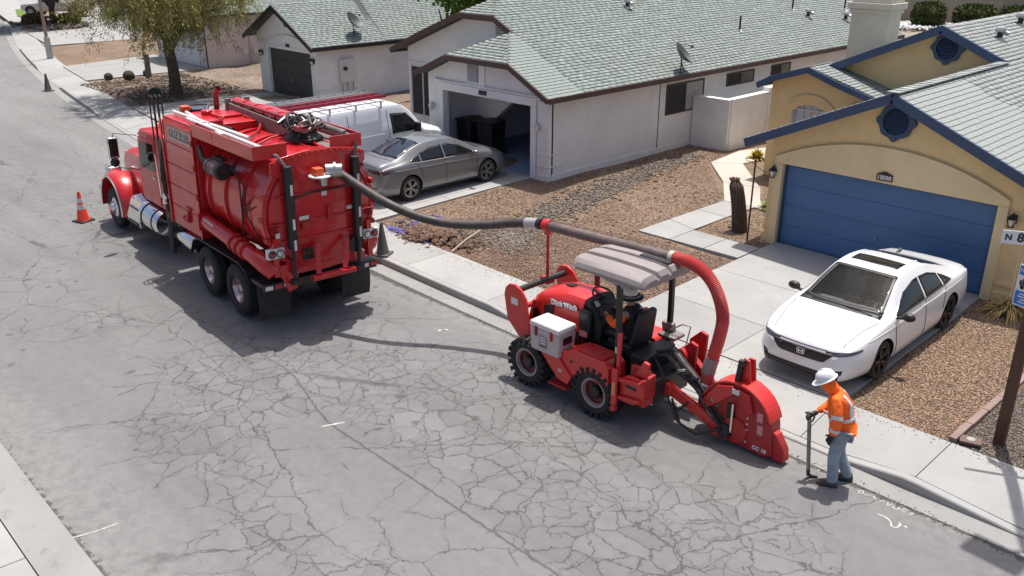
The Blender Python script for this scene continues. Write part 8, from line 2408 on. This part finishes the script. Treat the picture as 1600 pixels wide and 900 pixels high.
b = MB(); b.tube(smooth_path([(.0, 0, 1.95), (-.22, .05, 2.0), (-.30, .1, 1.9), (-.1, .05, 1.88), (.15, .0, 1.78), (.30, .05, 1.72)]), .008, 5); obj('wire', b, M_rust, RD)

def leaf_fan(name, label, cat, loc, n, L, m, wid=.05, up=(.2, 1.0), group=None, droop=.3):
    o = thing(name, label, cat, loc, 0, group)
    b = MB()
    for k in range(n):
        a = random.uniform(0, 2 * PI); e = random.uniform(*up); ln = L * random.uniform(.6, 1.1)
        d = Vector((math.cos(a) * math.cos(e), math.sin(a) * math.cos(e), math.sin(e))); s_ = Vector((-math.sin(a), math.cos(a), 0)) * wid
        p = [Vector((0, 0, .02)) + d * ln * t - Vector((0, 0, droop * ln * t * t)) for t in (0, .35, .7, 1)]
        V = []
        for q, w_ in zip(p, (.6, 1, .7, .05)): V += [q - s_ * w_, q + s_ * w_]
        b.add(V, [(0, 1, 3, 2), (2, 3, 5, 4), (4, 5, 7, 6)])
    obj('leaves', b, m, o, smooth=0, fix=False)
    t = MB(); t.cyl((0, 0, -.03), (0, 0, .12), .05, .03, 8); obj('stem', t, M_cact, o)
    return o
M_straw = mat('straw_yellow_leaf', (.45, .32, .11), .85, island=.4)
M_leafy = mat('bright_green_leaf', (.13, .22, .035), .7, island=.5)
M_yelleaf = mat('yellow_flower_leaf', (.42, .30, .03), .8, island=.4)
leaf_fan('yucca', 'straw yellow spiky yucca against the yellow garage wall', 'plant', (-4.68, 18.2, .2), 260, .85, M_straw, .013, (.5, 1.5), droop=.7)
leaf_fan('low_shrub', 'small yellow flowering shrub at the end of the garden wall', 'shrub', (-14.9, 25.7, .2), 90, .45, M_yelleaf, .05, (.2, 1.4))
leaf_fan('low_shrub', 'small dry green plant beside the tan walk', 'shrub', (-11.7, 21.0, .2), 60, .35, M_leafy, .03, (.2, 1.4))
b = MB(); b.box((0, 0, .2), (.34, .5, .40)); pl_ = obj('planter', b, mat('dark_planter', (.06, .05, .045), .8), bevel=.02, loc=(-10.75, 20.1, .2)); tag(pl_, 'dark box planter beside the porch walk', 'planter')

# wheeled bins inside the open garage
M_bin = mat('black_bin_plastic', (.011, .011, .012), .55)
for k, (x, y, lab) in enumerate(((-22.28, 19.75, 'black wheeled trash bin nearest the garage side wall'), (-21.52, 19.95, 'black wheeled trash bin beside another one in the open garage'))):
    o = thing('trash_bin', lab, 'trash bin', (x, y, .2), random.uniform(-.1, .1), 'wheeled bins in the garage')
    b = MB(); b.box((0, 0, .56), (.60, .62, .98), top=1.18); obj('body', b, M_bin, o, bevel=.03)
    b = MB(); b.prism([(-.42, 1.06), (.36, 1.06), (.36, 1.10), (.0, 1.17), (-.42, 1.12)], 1, -.38, .38); obj('lid', b, M_bin, o, bevel=.02)
    for s_ in (1, -1):
        b = MB(); b.cyl((.26, s_ * .24, .12), (.26, s_ * .32, .12), .12, n=16); obj('wheel', b, M_tyre, o)
    b = MB(); b.tube([(.36, -.25, 1.02), (.46, -.25, 1.06), (.46, .25, 1.06), (.36, .25, 1.02)], .02, 6); obj('handle', b, M_bin, o)
sto = thing('storage_bin', 'dark storage box on the garage floor by the wall', 'box', (-18.35, 20.2, .2)); b = MB(); b.box((0, 0, .25), (.5, .7, .45)); obj('box', b, M_char, sto, bevel=.02); b = MB(); b.box((0, 0, .50), (.54, .74, .06)); obj('lid', b, M_blk, sto, bevel=.01)

# yard of the charcoal-door house: ball cacti, stump, far street light
M_ball = mat('grey_green_ball_cactus', (.055, .05, .032), .95, var=.4, vscale=10, bump=.8, bscale=30)
for (x, y, r, lab) in ((-45.6, 17.7, .27, 'round dark barrel cactus by the pale driveway edge'), (-39.75, 16.45, .26, 'round barrel cactus nearest the mesquite trunk'), (-46.4, 17.0, .2, 'low dry shrub at the corner of the dark dirt yard'), (-46.6, 19.0, .16, 'small round cactus beside the wooden stump')):
    o = thing('barrel_cactus', lab, 'cactus', (x, y, .15), random.uniform(0, 6), 'round cacti in the dirt yard')
    b = MB(); rings = []
    for k in range(9):
        th = PI * (.12 + .86 * k / 8); rr_ = r * math.sin(th)
        rings.append([Vector(((rr_ * (1 + .07 * (j % 2))) * math.cos(2 * PI * j / 32), (rr_ * (1 + .07 * (j % 2))) * math.sin(2 * PI * j / 32), r * .85 - r * math.cos(th))) for j in range(32)])
    b.loft(rings); obj('body', b, M_ball, o, smooth=30)
b = MB(); b.tube([(0, 0, -.05), (.02, 0, .6), (.03, .01, 1.2)], [.16, .14, .13], 10); tag(obj('tree_stump', b, mat('grey_wood', (.17, .145, .125), .9, var=.3, vscale=6), loc=(-45.6, 18.7, .15)), 'tall grey stump standing in the dirt yard', 'stump')
SL_ = thing('street_lamp', 'distant slim street lamp with a pale wrapped foot', 'street lamp', (-56.8, 17.7, .14))
b = MB(); b.tube([(0, 0, 0), (0, 0, 9)], [.10, .06], 10); obj('pole', b, mat('tan_pole', (.30, .22, .18), .6), SL_)
b = MB(); b.box((0, 0, .62), (.30, .30, 1.24), top=.9); obj('foot_cover', b, mat('weathered_cover', (.42, .41, .39), .8, var=.3, vscale=3), SL_, bevel=.03)
b = MB(); b.tube([(0, 0, 8.9), (0, -1.2, 9.2)], .04, 6); b.box((0, -1.5, 9.2), (.25, .7, .12)); obj('lamp_arm', b, M_metal, SL_)
# ================================================================== TREES
M_bark = mat('dark_bark', (.085, .060, .045), .95, var=.35, vscale=6, bump=1.0, bscale=18)
def leaf_mat(name, c, isl=.45):
    m = mat(name, c, .75, island=isl, spec=.2)
    b = m.node_tree.nodes['Principled BSDF']
    b.inputs['Subsurface Weight'].default_value = 0.0
    return m
M_mesq = leaf_mat('olive_mesquite_leaf', (.26, .245, .085), .5)
M_dkleaf = leaf_mat('dark_grey_green_leaf', (.06, .065, .035), .5)
M_brleaf = leaf_mat('fresh_green_leaf', (.12, .21, .03), .5)
M_hedge = leaf_mat('hedge_leaf', (.085, .105, .035), .5)

def quads(P0, D, S, L, Wd):
    """leaf blades: base points, directions, side vectors, lengths, widths"""
    n = len(P0); L = L[:, None]; Wd = Wd[:, None]
    mid = P0 + D * L * .5
    V = np.stack([P0, mid + S * Wd, P0 + D * L, mid - S * Wd], 1).reshape(-1, 3)
    F = np.arange(4 * n).reshape(-1, 4)
    return V, F
def unit(v): return v / (np.linalg.norm(v, axis=1, keepdims=True) + 1e-9)

def tree(name, label, loc, trunk, limbs, crown_fn, leafm, group=None):
    o = thing(name, label, 'tree', loc, 0, group)
    b = MB(); b.tube(smooth_path([p for p, r in trunk], 4), list(np.interp(np.linspace(0, 1, (len(trunk) - 1) * 4 + 1), np.linspace(0, 1, len(trunk)), [r for p, r in trunk])), 12)
    obj('trunk', b, M_bark, o, smooth=60)
    for lm in limbs:
        b = MB(); b.tube(smooth_path([p for p, r in lm], 4), list(np.interp(np.linspace(0, 1, (len(lm) - 1) * 4 + 1), np.linspace(0, 1, len(lm)), [r for p, r in lm])), 8)
        obj('limb', b, M_bark, o, smooth=60)
    V, F = crown_fn()
    me = fastmesh('crown', V, F); me.materials.append(leafm)
    c = bpy.data.objects.new('crown', me); link(c, o)
    return o

# big mesquite with drooping strands
limb_defs = []
def mk_limbs(n, z0, spread, rise, r0, seed):
    rnd = random.Random(seed); out = []
    for k in range(n):
        a = 2 * PI * k / n + rnd.uniform(-.4, .4); s = spread * rnd.uniform(.6, 1.0); e = rise * rnd.uniform(.6, 1.1)
        h = z0 + rnd.uniform(-.2, .25)
        out.append([(Vector((0, 0, h)), r0), (Vector((math.cos(a) * s * .25, math.sin(a) * s * .25, h + e * .45)), r0 * .75), (Vector((math.cos(a + .15) * s * .6, math.sin(a + .15) * s * .6, h + e * .8)), r0 * .45), (Vector((math.cos(a + .25) * s, math.sin(a + .25) * s, h + e)), r0 * .12)])
    return out
mes_limbs = mk_limbs(9, 2.1, 3.0, 3.0, .17, 5) + mk_limbs(7, 3.2, 2.6, 2.4, .09, 9)
def mesq_crown():
    r = np.random.default_rng(3)
    tips = []
    for lm in mes_limbs:
        pts = [np.array(p) for p, _ in lm]
        for _ in range(44):
            t = r.uniform(.30, 1.0) * (len(pts) - 1); i = min(int(t), len(pts) - 2); p = pts[i] + (pts[i + 1] - pts[i]) * (t - i)
            tips.append(p + r.normal(0, .52, 3) * np.array([1, 1, .75]))
    for _ in range(330):
        a = r.uniform(0, 2 * PI); s = r.uniform(.3, 1) ** .5 * 3.5
        tips.append(np.array([math.cos(a) * s, math.sin(a) * s, 6.0 - .115 * s * s + r.normal(0, .4)]))
    tips = np.array(tips); tips[:, 2] += .1
    # strands: short arc outwards then down
    P0 = []; D = []; SC_ = []
    m = 112
    for t in tips:
        rad = np.array([t[0], t[1], 0]); rad = rad / (np.linalg.norm(rad) + .3)
        v = rad * r.uniform(.2, .7) + r.normal(0, .35, 3); v[2] = r.uniform(-.1, .5)
        L = r.uniform(.7, 1.9)
        u = np.sort(r.uniform(0, 1, m))[:, None]
        pts = t + v * u * L * .8 + np.array([0, 0, -1]) * u * u * L * 1.0 + r.normal(0, .075, (m, 3))
        P0.append(pts); d = v * .5 + np.array([0, 0, -1.0]) * u * 1.3 + r.normal(0, .75, (m, 3)); D.append(d)
    P0 = np.concatenate(P0); D = unit(np.concatenate(D))
    keep = P0[:, 2] > 1.55 + .5 * np.sin(P0[:, 0] * 2.1) * np.cos(P0[:, 1] * 1.7)
    P0, D = P0[keep], D[keep]
    S = unit(np.cross(D, r.normal(0, 1, P0.shape)))
    return quads(P0, D, S, r.uniform(.08, .20, len(P0)), r.uniform(.009, .021, len(P0)))
tree('mesquite_tree', 'olive weeping mesquite with a thick dark trunk behind the truck', (-39.9, 17.5, .15),
     [(Vector((.0, .0, -.1)), .34), (Vector((.02, 0, .5)), .27), (Vector((-.05, .03, 1.3)), .24), (Vector((-.15, .0, 2.2)), .22), (Vector((-.3, .1, 3.2)), .12)], mes_limbs, mesq_crown, M_mesq)

def ball_crown(c, R, n, seed, lf=(.12, .26), wd=(.03, .07), clumps=60):
    def f():
        r = np.random.default_rng(seed)
        d = unit(r.normal(0, 1, (clumps, 3))); cc = np.array(c) + d * np.array(R) * (r.uniform(.25, 1, (clumps, 1)) ** .5)
        k = r.integers(0, clumps, n)
        P0 = cc[k] + r.normal(0, .22, (n, 3)) * np.array(R) * .62
        D = unit(r.normal(0, 1, (n, 3)) + np.array([0, 0, -.3])); S = unit(np.cross(D, r.normal(0, 1, (n, 3))))
        return quads(P0, D, S, r.uniform(*lf, n), r.uniform(*wd, n))
    return f
tree('shade_tree', 'dark forked tree on the rocky island at the far driveway', (-76.6, 24.6, .15),
     [(Vector((0, 0, -.1)), .30), (Vector((-.25, .1, .9)), .22), (Vector((-.6, .2, 1.9)), .16), (Vector((-.9, .2, 3.2)), .08)],
     [[(Vector((-.3, .1, 1.0)), .16), (Vector((.5, .3, 2.2)), .10), (Vector((1.2, .5, 3.2)), .04)], [(Vector((-.4, .1, 1.3)), .12), (Vector((-1.4, -.3, 2.3)), .08), (Vector((-2.4, -.4, 3.0)), .03)]], ball_crown((-.6, -.6, 4.5), (4.4, 4.0, 1.7), 20000, 4, (.2, .4), (.04, .09), 130), M_dkleaf)
tree('garden_tree', 'bright green leafy tree between two shingled roofs', (-31.4, 27.0, .15),
     [(Vector((0, 0, 0)), .18), (Vector((.1, 0, 1.5)), .14), (Vector((.2, .1, 3.0)), .08)],
     [[(Vector((.1, 0, 1.6)), .09), (Vector((.9, .2, 2.9)), .06), (Vector((1.6, .4, 4.0)), .03)], [(Vector((.1, 0, 1.8)), .08), (Vector((-.6, -.2, 3.0)), .05), (Vector((-.9, -.2, 3.7)), .02)]], ball_crown((.45, .2, 4.75), (1.75, 1.5, 1.35), 7000, 6, (.14, .28), (.05, .09), 60), M_brleaf)

def shrub(label, loc, R, n, m, seed, group, flat=True, name='clipped_shrub'):
    o = thing(name, label, 'shrub', loc, 0, group)
    r = np.random.default_rng(seed)
    d = unit(r.normal(0, 1, (n, 3)))
    k = 4.0 if flat else 2.0
    q = (np.abs(d) ** k).sum(1, keepdims=True) ** (1 / k)
    P0 = d / q * np.array(R) * r.uniform(.82, 1.03, (n, 1)) + np.array([0, 0, R[2]])
    D = unit(d + r.normal(0, .6, (n, 3))); S = unit(np.cross(D, r.normal(0, 1, (n, 3))))
    V, F = quads(P0, D, S, r.uniform(.12, .26, n) * (R[0] / 1.0), r.uniform(.04, .09, n) * (R[0] / 1.0))
    me = fastmesh('foliage', V, F); me.materials.append(m); c = bpy.data.objects.new('foliage', me); link(c, o)
    b = MB()
    b.sphere((0, 0, R[2]), (R[0] * .86, R[1] * .86, R[2] * .9), 12, 8); b.cyl((0, 0, -.1), (0, 0, .3), .08, n=8); obj('core', b, m, o)
    return o
for i, (x, y, rx, rz, lab) in enumerate(((-29.0, 73.3, 1.05, .85, 'clipped shrub nearest the chimney, tallest of its row'), (-26.4, 75.5, 1.25, .75, 'wide clipped shrub in the middle of the row by the tan wall'), (-24.4, 80.0, 1.3, .65, 'low clipped shrub at the far end of the row'), (-33.6, 74.5, 1.1, .9, 'clipped shrub hidden mostly by the chimney'))):
    shrub(lab, (x, y, .1), (rx, rx, rz), 2600, M_hedge, 20 + i, 'clipped shrubs along the tan wall')
M_drybush = leaf_mat('dry_brown_bush', (.15, .10, .045), .5)
shrub('brown rounded bush left of the forked tree', (-76.6, 23.2, .2), (.85, .8, .42), 1800, M_drybush, 31, 'rounded bushes on the island', False, 'rounded_bush')
shrub('yellow brown rounded bush right of the forked tree', (-75.6, 25.4, .2), (.85, .8, .40), 1800, leaf_mat('yellow_bush', (.22, .16, .04)), 32, 'rounded bushes on the island', False, 'rounded_bush')
isl = tag(poly_slab('island', [(-72.0, 21.2), (-72.3, 24.4), (-74.5, 26.6), (-78.5, 26.8), (-80.2, 25.0), (-79.0, 23.4), (-75.5, 21.8)][::-1], .24, M_dirt), kind='structure')
pebbles('island_rocks', 500, lambda n: np.stack([RNG.uniform(-79, -72.3, 500), RNG.uniform(22.2, 25.8, 500)], -1), M_pebble_grey, .08, .22, lambda x, y: .26)
pebbles('white_rocks', 700, lambda n: np.stack([RNG.normal(-30.2, 1.4, 700), RNG.normal(72.5, 1.2, 700)], -1), mat('white_rock', (.55, .54, .52), .9, island=.4), .08, .2, lambda x, y: .12)
# sunlit lawn patch far up the street
b = MB(); b.add([(-85.6, 24.7, .24), (-84.9, 25.3, .24), (-92.3, 27.8, .24), (-93.1, 26.8, .24)], [(0, 1, 2, 3)]); tag(obj('lawn', b, mat('lawn_green', (.10, .17, .02), .9, var=.3), smooth=0), kind='structure')
